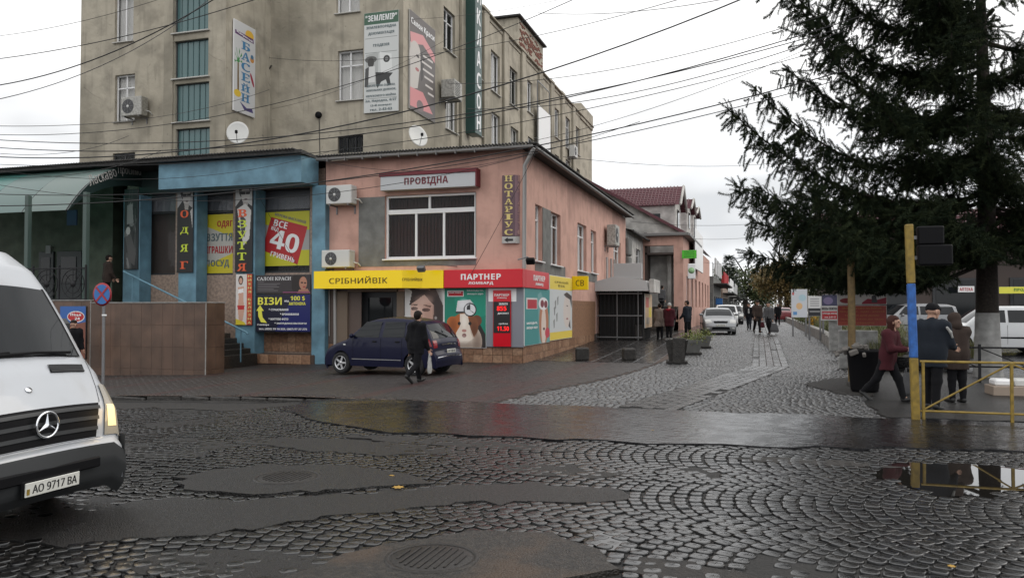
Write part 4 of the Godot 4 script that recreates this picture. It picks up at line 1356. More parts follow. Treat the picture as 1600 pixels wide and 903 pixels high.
	P.pts([0.05, 0.0, 0.78, 0.0, 0.98, 0.3, 0.97, 0.8, 0.82, 0.95, 0.5, 0.2], Color8(66, 50, 46)); P.ell(0.45, 0.36, 0.30, 0.44, Color8(206, 170, 154)); P.pts([0.12, 0.3, 0.2, 0.02, 0.82, 0.05, 0.75, 0.3, 0.5, 0.12], Color8(60, 46, 42))
	P.ell(0.25, 0.36, 0.09, 0.03, Color8(60, 42, 38)); P.ell(0.55, 0.38, 0.10, 0.03, Color8(60, 42, 38)); P.pts([0.12, 0.29, 0.33, 0.28, 0.32, 0.31], Color8(70, 50, 44)); P.pts([0.44, 0.29, 0.68, 0.31, 0.66, 0.34], Color8(70, 50, 44))
	P.pts([0.3, 0.42, 0.38, 0.42, 0.4, 0.56, 0.28, 0.57], Color8(188, 146, 130)); P.ell(0.34, 0.66, 0.12, 0.035, Color8(170, 92, 90)); P.ell(0.80, 0.52, 0.03, 0.03, Color8(225, 225, 225)); P.pts([0.4, 0.78, 0.7, 0.7, 0.95, 1.0, 0.2, 1.0], Color8(198, 160, 146))
	P.shade(0.62, 0.5, 0.2, 0.4, Color8(150, 110, 96), 0.5); P.shade(0.3, 0.5, 0.18, 0.25, Color8(226, 196, 182), 0.6); P.shade(0.5, 0.2, 0.3, 0.1, Color8(224, 190, 176), 0.5); P.shade(0.85, 0.4, 0.15, 0.5, Color8(40, 30, 28), 0.5); P.shade(0.7, 0.08, 0.2, 0.12, Color8(110, 84, 74), 0.5); P.shade(0.34, 0.78, 0.2, 0.08, Color8(176, 132, 118), 0.5); P.soften(5)
	board("woman_face_poster", "poster of a dark haired woman's face below the yellow fascia", "poster", Transform3D(Basis(), Vector3(0, 0, Z + 0.02)), r, 0.05, P.done("woman_print"), M.white_ink)
	r = rf(694, 449, 543, 760, Pz)
	o_pig(r, Z)
	# led rate board
	r = rf(760.5, 449, 542, 818, Pz)
	var lp := thing("rate_board", "grey panel with red and black currency rate display by the corner", "display", Vector3(r.position.x, r.position.y, Z + 0.02))
	st = S(); bx(st, Vector3(r.size.x / 2, r.size.y / 2, 0.04), Vector3(r.size.x, r.size.y, 0.08), 0.01); obj("panel", st, flat("panel_grey", 128, 130, 138, 0.35), lp)
	var cx := r.size.x * 0.44
	st = S(); bx(st, Vector3(cx, r.size.y * 0.87, 0.082), Vector3(r.size.x * 0.76, r.size.y * 0.22, 0.012)); obj("white_plate", st, M.white_ink, lp)
	st = S(); bx(st, Vector3(cx, r.size.y * 0.48, 0.10), Vector3(r.size.x * 0.48, r.size.y * 0.94, 0.06), 0.006); obj("red_cabinet", st, M.red_sign, lp)
	st = S(); bx(st, Vector3(cx, r.size.y * 0.50, 0.135), Vector3(r.size.x * 0.45, r.size.y * 0.52, 0.012)); obj("screen", st, M.ink, lp)
	var ft := Transform3D(Basis(), Vector3(0, 0, 0.142))
	var led := mat("led_red", lin(0.5, 0.02, 0.02), 0.5)
	led.emission_enabled = true
	led.emission = Color(1.0, 0.05, 0.06)
	led.emission_energy_multiplier = 1.1
	word(lp, "ПАРТНЕР", Transform3D(Basis(), Vector3(0, 0, 0.13)), cx, r.size.y * 0.87, r.size.x * 0.4, r.size.y * 0.04, M.white_ink)
	word(lp, "ЛОМБАРД", Transform3D(Basis(), Vector3(0, 0, 0.13)), cx, r.size.y * 0.82, r.size.x * 0.26, r.size.y * 0.025, M.white_ink)
	word(lp, "золото", ft, cx + 0.05, r.size.y * 0.72, r.size.x * 0.24, r.size.y * 0.035, M.white_ink)
	word(lp, "855", ft, cx, r.size.y * 0.645, r.size.x * 0.26, r.size.y * 0.075, led)
	word(lp, "дисконт", ft, cx + 0.05, r.size.y * 0.56, r.size.x * 0.30, r.size.y * 0.035, M.white_ink)
	word(lp, "срібло", ft, cx + 0.05, r.size.y * 0.39, r.size.x * 0.24, r.size.y * 0.035, M.white_ink)
	word(lp, "11.50", ft, cx + 0.04, r.size.y * 0.31, r.size.x * 0.32, r.size.y * 0.075, led)
	# side posters
	r = rs(818.5, 449, 541, 858, X + 0.04)
	P = Print.new(300, 420, Color8(70, 140, 140))
	P.pts([0.5, 0.1, 0.62, 0.05, 0.98, 0.5, 0.98, 1.0, 0.55, 1.0], Color8(110, 158, 160))
	P.rect(0.06, 0.17, 0.42, 0.2, Color8(210, 206, 206)); P.rect(0.1, 0.2, 0.36, 0.16, Color8(176, 50, 62)); P.ell(0.75, 0.62, 0.2, 0.42, Color8(176, 120, 92)); P.ell(0.74, 0.7, 0.1, 0.36, Color8(214, 198, 188)); P.ell(0.73, 0.27, 0.2, 0.12, Color8(222, 220, 222)); P.ell(0.68, 0.27, 0.07, 0.07, Color8(120, 50, 60)); P.ell(0.83, 0.28, 0.07, 0.07, Color8(120, 50, 60)); P.ell(0.9, 0.82, 0.1, 0.1, Color8(190, 70, 84)); P.ell(0.75, 0.74, 0.04, 0.025, Color8(80, 60, 60)); P.soften(2)
	var sp := board("hamster_glasses_poster", "pale teal poster of a rodent in white glasses on the side wall", "poster", side(X + 0.01), r, 0.05, P.done("glasses_print"), M.white_ink)
	on(sp, r, 0.05, "ЗАХОДЬТЕ,", 0.27, 0.62, 0.42, 0.045, M.white_ink)
	on(sp, r, 0.05, "ЯКЩО ЩО", 0.27, 0.70, 0.42, 0.045, M.white_ink)
	r = rs(858.2, 429.5, 533, 893, X + 0.04)
	P = Print.new(260, 420, Color8(196, 200, 202))
	P.rect(0, 0, 1, 0.21, Color8(222, 200, 90)); P.rect(0, 0.88, 1, 0.12, Color8(220, 196, 84)); P.ell(0.75, 0.56, 0.17, 0.27, Color8(206, 196, 190)); P.pts([0.6, 0.28, 0.75, 0.24, 0.98, 0.3, 0.98, 0.5, 0.9, 0.36, 0.7, 0.32], Color8(80, 72, 70))
	for e in [[0.2, 0.4], [0.3, 0.34], [0.16, 0.5], [0.26, 0.6], [0.14, 0.7]]: P.pts([e[0], e[1], e[0] + 0.06, e[1] - 0.03, e[0] + 0.05, e[1] + 0.1, e[0] + 0.02, e[1] + 0.12], Color8(130, 132, 132))
	P.pts([0.7, 0.46, 0.8, 0.46, 0.79, 0.48], Color8(80, 70, 70)); P.ell(0.76, 0.68, 0.05, 0.015, Color8(160, 110, 110)); P.pts([0.82, 0.8, 0.9, 0.7, 0.92, 0.85], Color8(90, 84, 84)); P.soften(2)
	sp = board("jewellery_poster", "pale portrait poster with yellow top and bottom bands on the side wall", "poster", side(X + 0.01), r, 0.05, P.done("jewel_print"), M.white_ink)
	on(sp, r, 0.05, "СРІБНИЙ", 0.5, 0.09, 0.6, 0.04, mat("faint_ink", Color8(150, 135, 60), 0.6))
	on(sp, r, 0.05, "ВІК", 0.5, 0.15, 0.3, 0.035, M.faint_ink)
	# small projecting sign
	var zq := px(893, 440, X).z
	var q := rf(894, 431.5, 453, 918.5, zq)
	var cs := thing("projecting_yellow_sign", "small yellow square sign projecting from the pink side wall", "sign", Vector3(q.position.x, q.position.y, zq))
	st = S(); bx(st, Vector3(q.size.x / 2, q.size.y / 2, -0.08), Vector3(q.size.x, q.size.y, 0.16), 0.01); obj("box", st, M.yellow_sign, cs)
	st = S(); bx(st, Vector3(-0.05, q.size.y * 0.5, -0.08), Vector3(0.14, 0.05, 0.05)); obj("bracket", st, M.metal_grey, cs)
	word(cs, "СВ", Transform3D(), q.size.x / 2, q.size.y / 2, q.size.x * 0.52, q.size.y * 0.42, M.brown_ink, "Droid Sans", 400)
	# ПРОВІДНА sign
	r = rf(594, 276, 298, 743, Z + 0.3)
	var pv := thing("light_box_sign", "pale grey light box with maroon letters above the big window", "sign", Vector3(r.position.x, r.position.y, Z + 0.005))
	st = S(); bx(st, Vector3(r.size.x / 2, r.size.y / 2, 0.15), Vector3(r.size.x, r.size.y, 0.3), 0.01); obj("box", st, flat("box_grey", 178, 180, 182, 0.4), pv)
	st = S()
	bx(st, Vector3(r.size.x / 2, r.size.y + 0.05, 0.16), Vector3(r.size.x + 0.08, 0.12, 0.34), 0.01)
	bx(st, Vector3(r.size.x + 0.02, r.size.y / 2, 0.158), Vector3(0.05, r.size.y, 0.33), 0.01)
	obj("trim", st, M.maroon_ink, pv)
	word(pv, "ПРОВІДНА", Transform3D(Basis(), Vector3(0, 0, 0.3)), r.size.x * 0.49, r.size.y * 0.5, r.size.x * 0.46, r.size.y * 0.62, M.maroon_ink)
	# notary sign
	r = rf(784.5, 274, 369, 805, Z + 0.12)
	var nt := thing("notary_sign", "vertical maroon notary sign with yellow letters beside the downpipe", "sign", Vector3(r.position.x, r.position.y, Z + 0.02))
	st = S(); bx(st, Vector3(r.size.x / 2, r.size.y / 2, 0.05), Vector3(r.size.x, r.size.y, 0.10), 0.008); obj("board", st, mat("notary", lin(0.11, 0.06, 0.075), 0.5), nt)
	var wing := Transform3D(Basis(Vector3.UP, 0.9), Vector3(r.size.x + 0.005, 0, 0.10))
	st = S(); bx(st, Vector3(0.18, r.size.y / 2, -0.02), Vector3(0.36, r.size.y, 0.04), 0.006, wing); obj("wing_board", st, mat("notary_pale", lin(0.22, 0.13, 0.15), 0.5), nt)
	var nn := "НОТАРІУС"
	for k in 8:
		word(nt, nn[k], Transform3D(Basis(), Vector3(0, 0, 0.1)), r.size.x * 0.5, r.size.y * (0.945 - k * 0.126), r.size.x * 0.62, r.size.y * 0.095, M.cream_ink, "Droid Serif")
		word(nt, nn[k], wing, 0.18, r.size.y * (0.945 - k * 0.126), 0.22, r.size.y * 0.095, mat("notary_faint", lin(0.36, 0.22, 0.2), 0.6), "Droid Serif")
	st = S(); bx(st, Vector3(r.size.x / 2, -0.11, 0.06), Vector3(r.size.x * 1.05, 0.2, 0.06), 0.006); bx(st, Vector3(0.18, -0.11, -0.02), Vector3(0.36, 0.2, 0.04), 0, wing); obj("arrow_plate", st, flat("plate_grey", 170, 168, 165), nt)
	st = S(); prism(st, PackedVector2Array([Vector2(-0.13, 0), Vector2(-0.03, -0.07), Vector2(-0.03, -0.03), Vector2(0.13, -0.03), Vector2(0.13, 0.03), Vector2(-0.03, 0.03), Vector2(-0.03, 0.07)]), 0, 0.006, Transform3D(Basis(), Vector3(r.size.x / 2, -0.11, 0.093))); obj("arrow", st, M.ink, nt)
	# cooling units
	var aq := rf(508, 290, 319, 548, Z + 0.5)
	wall_unit("upper cooling unit at the left edge of the pink front", front(Z), Vector2(aq.get_center().x, aq.position.y), Vector3(aq.size.x, aq.size.y, 0.36), M.unit_white)
	aq = rf(501, 391, 418, 545, Z + 0.5)
	wall_unit("lower cooling unit resting just above the yellow fascia", front(Z), Vector2(aq.get_center().x, aq.position.y), Vector3(aq.size.x, aq.size.y, 0.36), M.unit_white)
	aq = rs(944, 359, 383, 956, X)
	wall_unit("cooling unit on the pink side wall past the last window", side(X), Vector2(aq.position.x + 0.5, aq.position.y), Vector3(1.0, 0.9, 0.4), M.unit_cream)
	# floodlights on the fascia
	for e in [[Vector3(0, 0, 0), pz(658, 420, Z + 0.9), "small grey floodlight on a bent arm above the red fascia"], [Vector3(0, 0, 0), px(829, 408, X + 0.5), "dark floodlight at the downpipe above the corner of the red fascia"]]:
		var fl := thing("floodlight", e[2], "floodlight", e[1], 0, "floodlights over the fascia")
		st = S(); bx(st, Vector3(0, 0, 0), Vector3(0.24, 0.18, 0.12), 0.02, Transform3D(Basis(Vector3.RIGHT, 0.6), Vector3.ZERO)); obj("housing", st, M.metal_grey if e[1].x < -7 else M.black_plastic, fl)
		st = S()
		if e[1].x < -7: tube(st, [Vector3(0, 0.05, 0), Vector3(0.15, 0.18, -0.2), Vector3(0.5, 0.12, -0.5), Vector3(0.75, 0.1, -0.88)], 0.014)
		else: tube(st, [Vector3(0, 0.05, 0), Vector3(-0.1, 0.12, -0.05), Vector3(-0.38, 0.05, -0.05)], 0.02)
		obj("arm", st, M.metal_grey, fl)
func o_pig(r: Rect2, Z: float) -> void:
	var P := Print.new(360, 500, Color8(10, 122, 100))
	P.ell(0.75, 0.2, 0.5, 0.3, Color8(16, 136, 112)); P.soften(8)
	P.pts([0.55, 0.62, 0.85, 0.6, 0.99, 0.78, 1.0, 1.0, 0.7, 1.0], Color8(40, 34, 32))
	P.ell(0.55, 0.9, 0.36, 0.3, Color8(196, 180, 166)); P.ell(0.2, 0.58, 0.14, 0.10, Color8(176, 96, 40)); P.ell(0.78, 0.55, 0.12, 0.09, Color8(110, 62, 40)); P.ell(0.48, 0.66, 0.32, 0.24, Color8(170, 94, 42)); P.ell(0.68, 0.64, 0.14, 0.17, Color8(122, 72, 42))
	P.pts([0.38, 0.44, 0.56, 0.44, 0.62, 0.66, 0.72, 0.84, 0.52, 0.94, 0.3, 0.9, 0.28, 0.76, 0.38, 0.64], Color8(222, 208, 194)); P.ell(0.36, 0.60, 0.035, 0.03, Color8(20, 16, 14)); P.ell(0.62, 0.60, 0.035, 0.03, Color8(20, 16, 14)); P.ell(0.48, 0.72, 0.055, 0.025, Color8(180, 130, 120)); P.ell(0.48, 0.80, 0.05, 0.035, Color8(90, 40, 40))
	P.pts([0.28, 0.42, 0.32, 0.22, 0.62, 0.2, 0.74, 0.3, 0.72, 0.44, 0.5, 0.41], Color8(214, 214, 216)); P.pts([0.28, 0.4, 0.52, 0.4, 0.5, 0.43, 0.28, 0.43], Color8(50, 50, 52)); P.ell(0.62, 0.37, 0.155, 0.115, Color8(30, 30, 32)); P.ell(0.62, 0.37, 0.13, 0.095, Color8(220, 220, 222)); P.pts([0.62, 0.37, 0.54, 0.37, 0.55, 0.30, 0.62, 0.28], Color8(40, 40, 42)); P.pts([0.61, 0.37, 0.72, 0.42, 0.70, 0.43], Color8(120, 120, 120))
	P.rect(0.07, 0.05, 0.40, 0.10, Color8(220, 220, 220)); P.rect(0.09, 0.065, 0.36, 0.075, Color8(176, 20, 36))
	P.shade(0.2, 0.64, 0.12, 0.16, Color8(120, 62, 26), 0.6); P.shade(0.46, 0.86, 0.2, 0.12, Color8(236, 226, 214), 0.6); P.shade(0.8, 0.9, 0.14, 0.2, Color8(120, 100, 88), 0.7); P.shade(0.48, 0.55, 0.08, 0.16, Color8(240, 232, 222), 0.7); P.shade(0.72, 0.7, 0.1, 0.14, Color8(84, 48, 30), 0.6); P.shade(0.46, 0.26, 0.16, 0.1, Color8(240, 240, 242), 0.6); P.shade(0.5, 0.98, 0.5, 0.1, Color8(90, 76, 66), 0.4); P.soften(3)
	var sp := board("guinea_pig_poster", "green poster of a guinea pig with cap and magnifier beside the rate board", "poster", Transform3D(Basis(), Vector3(0, 0, Z + 0.02)), r, 0.05, P.done("pig_print"), M.white_ink)
	on(sp, r, 0.05, "ЗАХОДЬТЕ,", 0.74, 0.06, 0.40, 0.026, M.white_ink)
	on(sp, r, 0.05, "ЯКЩО ЩО", 0.74, 0.115, 0.38, 0.026, M.white_ink)
	on(sp, r, 0.05, "ПАРТНЕР", 0.27, 0.088, 0.28, 0.02, M.white_ink)
# ---------------------------------------------------------------- the blue clothes shop with its stair
func build_blue() -> void:
	var Z := -21.9
	var CZ := -21.35
	var o := thing("blue_clothes_shop", "clothes shop with light blue columns and a deep blue fascia", "building", Vector3.ZERO)
	var xr := pz(507, 400, Z).x
	var xl := pz(190, 400, Z).x
	var top := 6.0
	var wins := [rf(221, 300, 430, 274, Z), rf(309, 298, 430, 364, Z), rf(400, 297, 427, 484, Z)]
	var st := S()
	wall(st, front(Z), Rect2(xl, -0.6, xr - xl, top + 0.6), wins, 0.12)
	obj("wall", st, M.beige_tile, o)
	var fz := -20.6
	var fb := pz(471, 284, fz).y
	var ft := pz(440, 244, fz).y
	var f0 := pz(247, 280, fz).x
	var f1 := pz(470, 280, fz).x
	# fascia with a chamfered end
	st = S()
	prism(st, PackedVector2Array([Vector2(f0, -fz), Vector2(f0, -Z - 0.4), Vector2(xr, -Z - 0.4), Vector2(xr, -CZ - 0.2), Vector2(f1, -fz)]), 0, ft - fb, Transform3D(Basis(Vector3.RIGHT, -PI / 2), Vector3(0, fb, 0)))
	obj("fascia", st, M.blue_paint, o)
	st = S()
	prism(st, PackedVector2Array([Vector2(f0 - 16.0, -fz - 0.25), Vector2(f0 - 16.0, 26.7), Vector2(xr, 26.7), Vector2(xr, -CZ - 0.1), Vector2(f1 + 0.15, -fz - 0.25)]), 0, 0.10, Transform3D(Basis(Vector3.RIGHT, -PI / 2), Vector3(0, ft + 0.02, 0)))
	var roof := obj("roof", st, M.roof_dark, o)
	st = S()
	for i in int((f1 - f0 + 16.0) / 0.11):
		bx(st, Vector3(f0 - 16.0 + i * 0.11, ft + 0.14, fz + 0.2), Vector3(0.06, 0.06, 0.3), 0.02)
	obj("corrugated_edge", st, M.roof_dark, roof)
	# columns
	var cols := [[190, 216], [277, 305], [367, 397], [486, 507]]
	for i in 4:
		var a: Vector3 = pz(cols[i][0], 480, CZ)
		var b: Vector3 = pz(cols[i][1], 480, CZ)
		st = S()
		bx(st, Vector3((a.x + b.x) / 2, (fb - 0.8) / 2, (CZ + Z) / 2), Vector3(b.x - a.x, fb + 0.8, CZ - Z), 0.015)
		obj("column", st, M.blue_paint, o)
	# windows
	var names_ := ["dark", "poster", "poster"]
	for i in 3:
		var r: Rect2 = wins[i]
		var f := window(o, front(Z), r, [1.0], 0.74, M.dark_frame, 0.10, null, null, 0.06)
		st = S()
		bx(st, Vector3(r.get_center().x, r.get_center().y, -0.4), Vector3(r.size.x + 0.2, r.size.y + 0.2, 0.04), 0, front(Z))
		obj("backing", st, M.dark_brown if i == 0 else M.room_dark, f)
		st = S()
		var n := 12
		for k in n:
			var x0 := r.position.x + r.size.x * k / n
			var x1 := r.position.x + r.size.x * (k + 1) / n
			quad(st, front(Z) * Vector3(x0, r.position.y + r.size.y * 0.76, -0.13 - 0.015 * sin(k * 1.9)), front(Z) * Vector3(x1, r.position.y + r.size.y * 0.76, -0.13 - 0.015 * sin((k + 1) * 1.9)), front(Z) * Vector3(x1, r.end.y, -0.16), front(Z) * Vector3(x0, r.end.y, -0.16))
		obj("film", st, mat("grey_film", lin(0.12, 0.125, 0.14), 0.4), f)
	# posters behind and on the windows
	var r := wins[1] as Rect2
	r = Rect2(r.position.x + 0.03, r.position.y + 0.05, r.size.x - 0.06, r.size.y * 0.70)
	var P := Print.new(300, 300, Color8(196, 182, 40))
	P.pts([0, 0.16, 1, 0.40, 1, 0.66, 0, 0.9], Color8(178, 176, 168)); P.soften(3)
	var b := board("goods_list_poster", "yellow and white window poster listing goods between the two columns", "poster", Transform3D(Basis(), Vector3(0, 0, Z - 0.09)), r, 0.01, P.done("goods_print"), M.dark_frame)
	var ws := [["ОДЯГ", 0.73, 0.18, 0.46, 0.13], ["ВЗУТТЯ", 0.57, 0.39, 0.78, 0.13], ["ІГРАШКИ", 0.57, 0.60, 0.80, 0.12], ["ПОСУД", 0.52, 0.84, 0.70, 0.14]]
	for k in 4: on(b, r, 0.01, ws[k][0], ws[k][1], ws[k][2], ws[k][3], ws[k][4], M.red_ink if k == 2 or k == 0 else M.steel_ink)
	r = wins[2] as Rect2
	r = Rect2(r.position.x + 0.03, r.position.y + 0.22, r.size.x - 0.06, r.size.y * 0.66)
	P = Print.new(340, 320, Color8(190, 186, 40))
	P.pts([0, 0.22, 1, 0.36, 1, 0.72, 0, 0.70], Color8(160, 160, 158))
	P.pts([0.24, 0.10, 0.95, 0.30, 0.76, 0.98, 0.06, 0.70], Color8(176, 38, 42)); P.soften(3)
	b = board("sale_poster", "yellow window poster with a tilted red square about prices from 40", "poster", Transform3D(Basis(), Vector3(0, 0, Z - 0.09)), r, 0.01, P.done("sale_print"), M.dark_frame)
	on(b, r, 0.01, "МЕРЕЖА МАГАЗИНІВ", 0.62, 0.14, 0.62, 0.05, M.grey_ink, "Droid Sans", 700, -0.26)
	on(b, r, 0.01, "ВСЕ", 0.43, 0.24, 0.27, 0.12, M.white_ink, "Droid Sans", 700, -0.26)
	on(b, r, 0.01, "ВІД", 0.32, 0.33, 0.15, 0.08, M.white_ink, "Droid Sans", 700, -0.26)
	on(b, r, 0.01, "40", 0.51, 0.55, 0.56, 0.34, M.white_ink, "Droid Sans", 700, -0.26)
	on(b, r, 0.01, "ГРИВЕНЬ", 0.47, 0.83, 0.48, 0.09, M.white_ink, "Droid Sans", 700, -0.26)
	r = rf(399, 430, 459, 485, CZ - 0.05)
	P = Print.new(400, 150, Color8(52, 46, 48))
	P.ell(0.80, 0.5, 0.14, 0.7, Color8(34, 26, 24)); P.ell(0.87, 0.45, 0.07, 0.36, Color8(172, 122, 100)); P.ell(0.85, 0.42, 0.02, 0.04, Color8(40, 26, 24)); P.ell(0.905, 0.44, 0.018, 0.04, Color8(40, 26, 24)); P.ell(0.89, 0.66, 0.025, 0.04, Color8(150, 60, 60)); P.pts([0.8, 0.8, 0.95, 0.75, 1, 1, 0.76, 1], Color8(160, 112, 94)); P.rect(0.5, 0.92, 0.5, 0.06, Color8(130, 60, 100)); P.soften(3)
	for e in 6: P.rect(0.03, 0.36 + e * 0.095, [0.12, 0.42, 0.36, 0.4, 0.3, 0.38][e], 0.03, Color8(120, 116, 118))
	b = board("beauty_salon_poster", "dark salon poster with a long haired woman above the blue visa poster", "poster", Transform3D(Basis(), Vector3(0, 0, CZ - 0.09)), r, 0.04, P.done("beauty_print"), M.dark_frame)
	on(b, r, 0.04, "САЛОН КРАСИ", 0.34, 0.20, 0.62, 0.17, M.white_ink, "Droid Serif", 400)
	r = rf(399, 460, 518, 485, CZ - 0.05)
	P = Print.new(360, 250, Color8(16, 24, 92))
	P.pts([0, 0, 0.7, 0, 0.35, 1, 0, 1], Color8(10, 14, 40)); P.soften(4)
	b = board("visa_poster", "navy poster with lime visa lettering and an upward arrow", "poster", Transform3D(Basis(), Vector3(0, 0, CZ - 0.09)), r, 0.04, P.done("visa_print"), M.dark_frame)
	on(b, r, 0.04, "ВІЗИ", 0.26, 0.18, 0.44, 0.20, M.yellow_ink)
	on(b, r, 0.04, "від", 0.57, 0.18, 0.08, 0.07, M.white_ink)
	on(b, r, 0.04, "100 $", 0.77, 0.11, 0.26, 0.13, M.yellow_ink)
	on(b, r, 0.04, "АНТОНІНА", 0.76, 0.25, 0.30, 0.08, M.yellow_ink)
	var vl := [["★ СТРАХУВАННЯ", 0.42, 0.41, 0.36], ["★ БРОНЮВАННЯ", 0.62, 0.53, 0.34], ["★ МИТТЄВЕ ФОТО", 0.42, 0.66, 0.36], ["★ ЗАКОРДОННІ ПАСПОРТИ", 0.64, 0.78, 0.58], ["2 поверх", 0.14, 0.82, 0.22], ["тел.:(050) 39 16 333, (067) 97 27 275", 0.5, 0.93, 0.88]]
	for e in vl: on(b, r, 0.04, e[0].replace("★", "*"), e[1], e[2], e[3], 0.06, M.white_ink)
	st = S()
	var ar := PackedVector2Array([Vector2(-0.30, 0.16), Vector2(-0.16, 0.34), Vector2(-0.02, 0.16), Vector2(-0.10, 0.16), Vector2(-0.06, -0.05), Vector2(0.10, -0.22), Vector2(-0.12, -0.20), Vector2(-0.22, -0.02), Vector2(-0.23, 0.16)])
	prism(st, ar, 0.044, 0.05, Transform3D(Basis(), Vector3(-r.size.x * 0.34, r.size.y * 0.42, 0)))
	obj("arrow", st, M.yellow_ink, b)
	# column banners
	var face := func(P2: Print, y: float, sc: float) -> void:
		P2.pts([0.0, y + 0.26 * sc, 0.35, y + 0.16 * sc, 1.0, y + 0.26 * sc, 1.0, 1.0, 0.0, 1.0], Color8(24, 23, 24))
		P2.ell(0.55, y + 0.06 * sc, 0.34, 0.10 * sc, Color8(28, 26, 27)); P2.ell(0.6, y + 0.11 * sc, 0.26, 0.11 * sc, Color8(176, 172, 168))
		P2.rect(0.36, y + 0.075 * sc, 0.24, 0.035 * sc, Color8(22, 20, 20)); P2.rect(0.64, y + 0.075 * sc, 0.22, 0.035 * sc, Color8(22, 20, 20)); P2.ell(0.62, y + 0.17 * sc, 0.09, 0.010, Color8(96, 84, 82)); P2.pts([0.45, y + 0.2 * sc, 0.75, y + 0.2 * sc, 0.72, y + 0.28 * sc, 0.5, y + 0.28 * sc], Color8(150, 146, 142))
	r = rf(275, 290, 426, 301, CZ + 0.06)
	P = Print.new(120, 620, Color8(40, 40, 42))
	P.rect(0, 0, 1, 0.3, Color8(150, 150, 150)); face.call(P, 0.03, 0.9); P.pts([0.85, 0.3, 1.0, 0.26, 1.0, 0.5, 0.9, 0.36], Color8(170, 168, 166)); P.soften(3)
	b = board("clothes_column_banner", "narrow black banner with a man in dark glasses and widely spaced letters", "banner", Transform3D(Basis(), Vector3(0, 0, CZ + 0.01)), r, 0.05, P.done("clothes_print"), M.dark_frame)
	var cw := "ОДЯГ"
	for k in 4: on(b, r, 0.05, cw[k], 0.48, 0.33 + k * 0.195, 0.50, 0.085, M.orange_ink if k % 3 == 0 else M.lime_ink, "Droid Serif")
	r = rf(366, 288, 426, 394, CZ + 0.06)
	P = Print.new(120, 620, Color8(30, 29, 30))
	P.rect(0, 0, 1, 0.3, Color8(160, 160, 158)); face.call(P, 0.02, 0.9); P.pts([0.1, 0.28, 0.6, 0.22, 0.95, 0.3, 0.85, 0.62, 0.5, 0.7, 0.3, 0.5], Color8(186, 184, 180)); P.pts([0.3, 0.34, 0.62, 0.4, 0.56, 0.6, 0.36, 0.56], Color8(60, 58, 58)); P.soften(3)
	b = board("shoes_column_banner", "narrow black banner with a man in sunglasses and six stacked letters", "banner", Transform3D(Basis(), Vector3(0, 0, CZ + 0.01)), r, 0.05, P.done("shoes_print"), M.dark_frame)
	cw = "ВЗУТТЯ"
	for k in 6: on(b, r, 0.05, cw[k], 0.42, 0.33 + k * 0.122, 0.52, 0.085, M.orange_ink if k % 5 == 0 else M.lime_ink, "Droid Serif")
	r = rf(367, 428, 508, 394, CZ + 0.06)
	P = Print.new(120, 330, Color8(206, 200, 196))
	P.rect(0.68, 0, 0.32, 1, Color8(186, 70, 42)); P.ell(0.3, 0.12, 0.14, 0.09, Color8(60, 44, 38)); P.ell(0.3, 0.13, 0.09, 0.06, Color8(192, 150, 130)); P.pts([0.12, 0.26, 0.5, 0.24, 0.46, 0.5, 0.54, 0.7, 0.4, 0.96, 0.22, 0.96, 0.12, 0.66, 0.18, 0.46], Color8(196, 154, 134)); P.pts([0.1, 0.62, 0.54, 0.62, 0.5, 0.70, 0.14, 0.70], Color8(180, 40, 44)); P.pts([0.14, 0.3, 0.48, 0.28, 0.46, 0.36, 0.16, 0.38], Color8(226, 224, 222)); P.pts([0, 0.88, 0.5, 0.94, 0.64, 1, 0, 1], Color8(206, 186, 50)); P.soften(3)
	b = board("lingerie_column_banner", "short banner with a woman and an orange lettered edge under the six letter one", "banner", Transform3D(Basis(), Vector3(0, 0, CZ + 0.01)), r, 0.05, P.done("lingerie_print"), M.dark_frame)
	cw = "НИЖНЯ БІЛИЗНА"
	for k in cw.length():
		if cw[k] != " ": on(b, r, 0.05, cw[k], 0.84, 0.05 + k * 0.075, 0.2, 0.045, M.cream_ink)
	r = rf(192, 296, 421, 215, CZ + 0.06)
	P = Print.new(120, 620, Color8(30, 30, 32))
	rng.seed = 31
	for e in 16: P.ell(rng.randf(), rng.randf(), rng.randf_range(0.1, 0.3), rng.randf_range(0.02, 0.07), Color.from_hsv(0, 0, rng.randf_range(0.12, 0.5)), rng.randf() * 3.0)
	P.ell(0.3, 0.52, 0.16, 0.05, Color8(160, 158, 156)); P.pts([0.1, 0.6, 0.5, 0.56, 0.9, 0.8, 0.8, 0.96, 0.4, 0.9], Color8(70, 68, 68)); P.pts([0.2, 0.2, 0.6, 0.18, 0.7, 0.42, 0.2, 0.44], Color8(120, 120, 120)); P.soften(3)
	board("photo_column_banner", "narrow black and white photo banner beside the shop door under the canopy", "banner", Transform3D(Basis(), Vector3(0, 0, CZ + 0.01)), r, 0.05, P.done("photo_print"), M.dark_frame)
	# low plinth under the visa poster
	st = S()
	var a0 := pz(398, 560, Z + 0.45)
	bx(st, Vector3((a0.x + xr) / 2, -0.2, Z + 0.3), Vector3(xr - a0.x, 0.66, 0.6), 0.02)
	var pln := obj("plinth", st, M.grout, o)
	var tm := S()
	bx(tm, Vector3(0, 0, 0.01), Vector3(0.29, 0.28, 0.02), 0.004)
	tm.generate_normals()
	var tmesh := tm.commit()
	var tn := [M.rust_tile, M.rust_tile_pale, M.rust_tile_deep]
	for row in 3:
		for k in int((xr - a0.x) / 0.3):
			put("tile", tmesh, tn[rng.randi() % 3], pln, Transform3D(Basis(), Vector3(a0.x + 0.15 + k * 0.3, 0.62 - row * 0.29 if row < 2 else -0.02, Z + 0.01 if row < 2 else Z + 0.6)))
	# handrail
	st = S()
	var h0 := pz(192, 424, -20.3)
	var h1 := pz(384, 519, -19.6)
	tube(st, [h0, h1, h1 + Vector3(0.05, -0.06, 0)], 0.028, -1, 8)
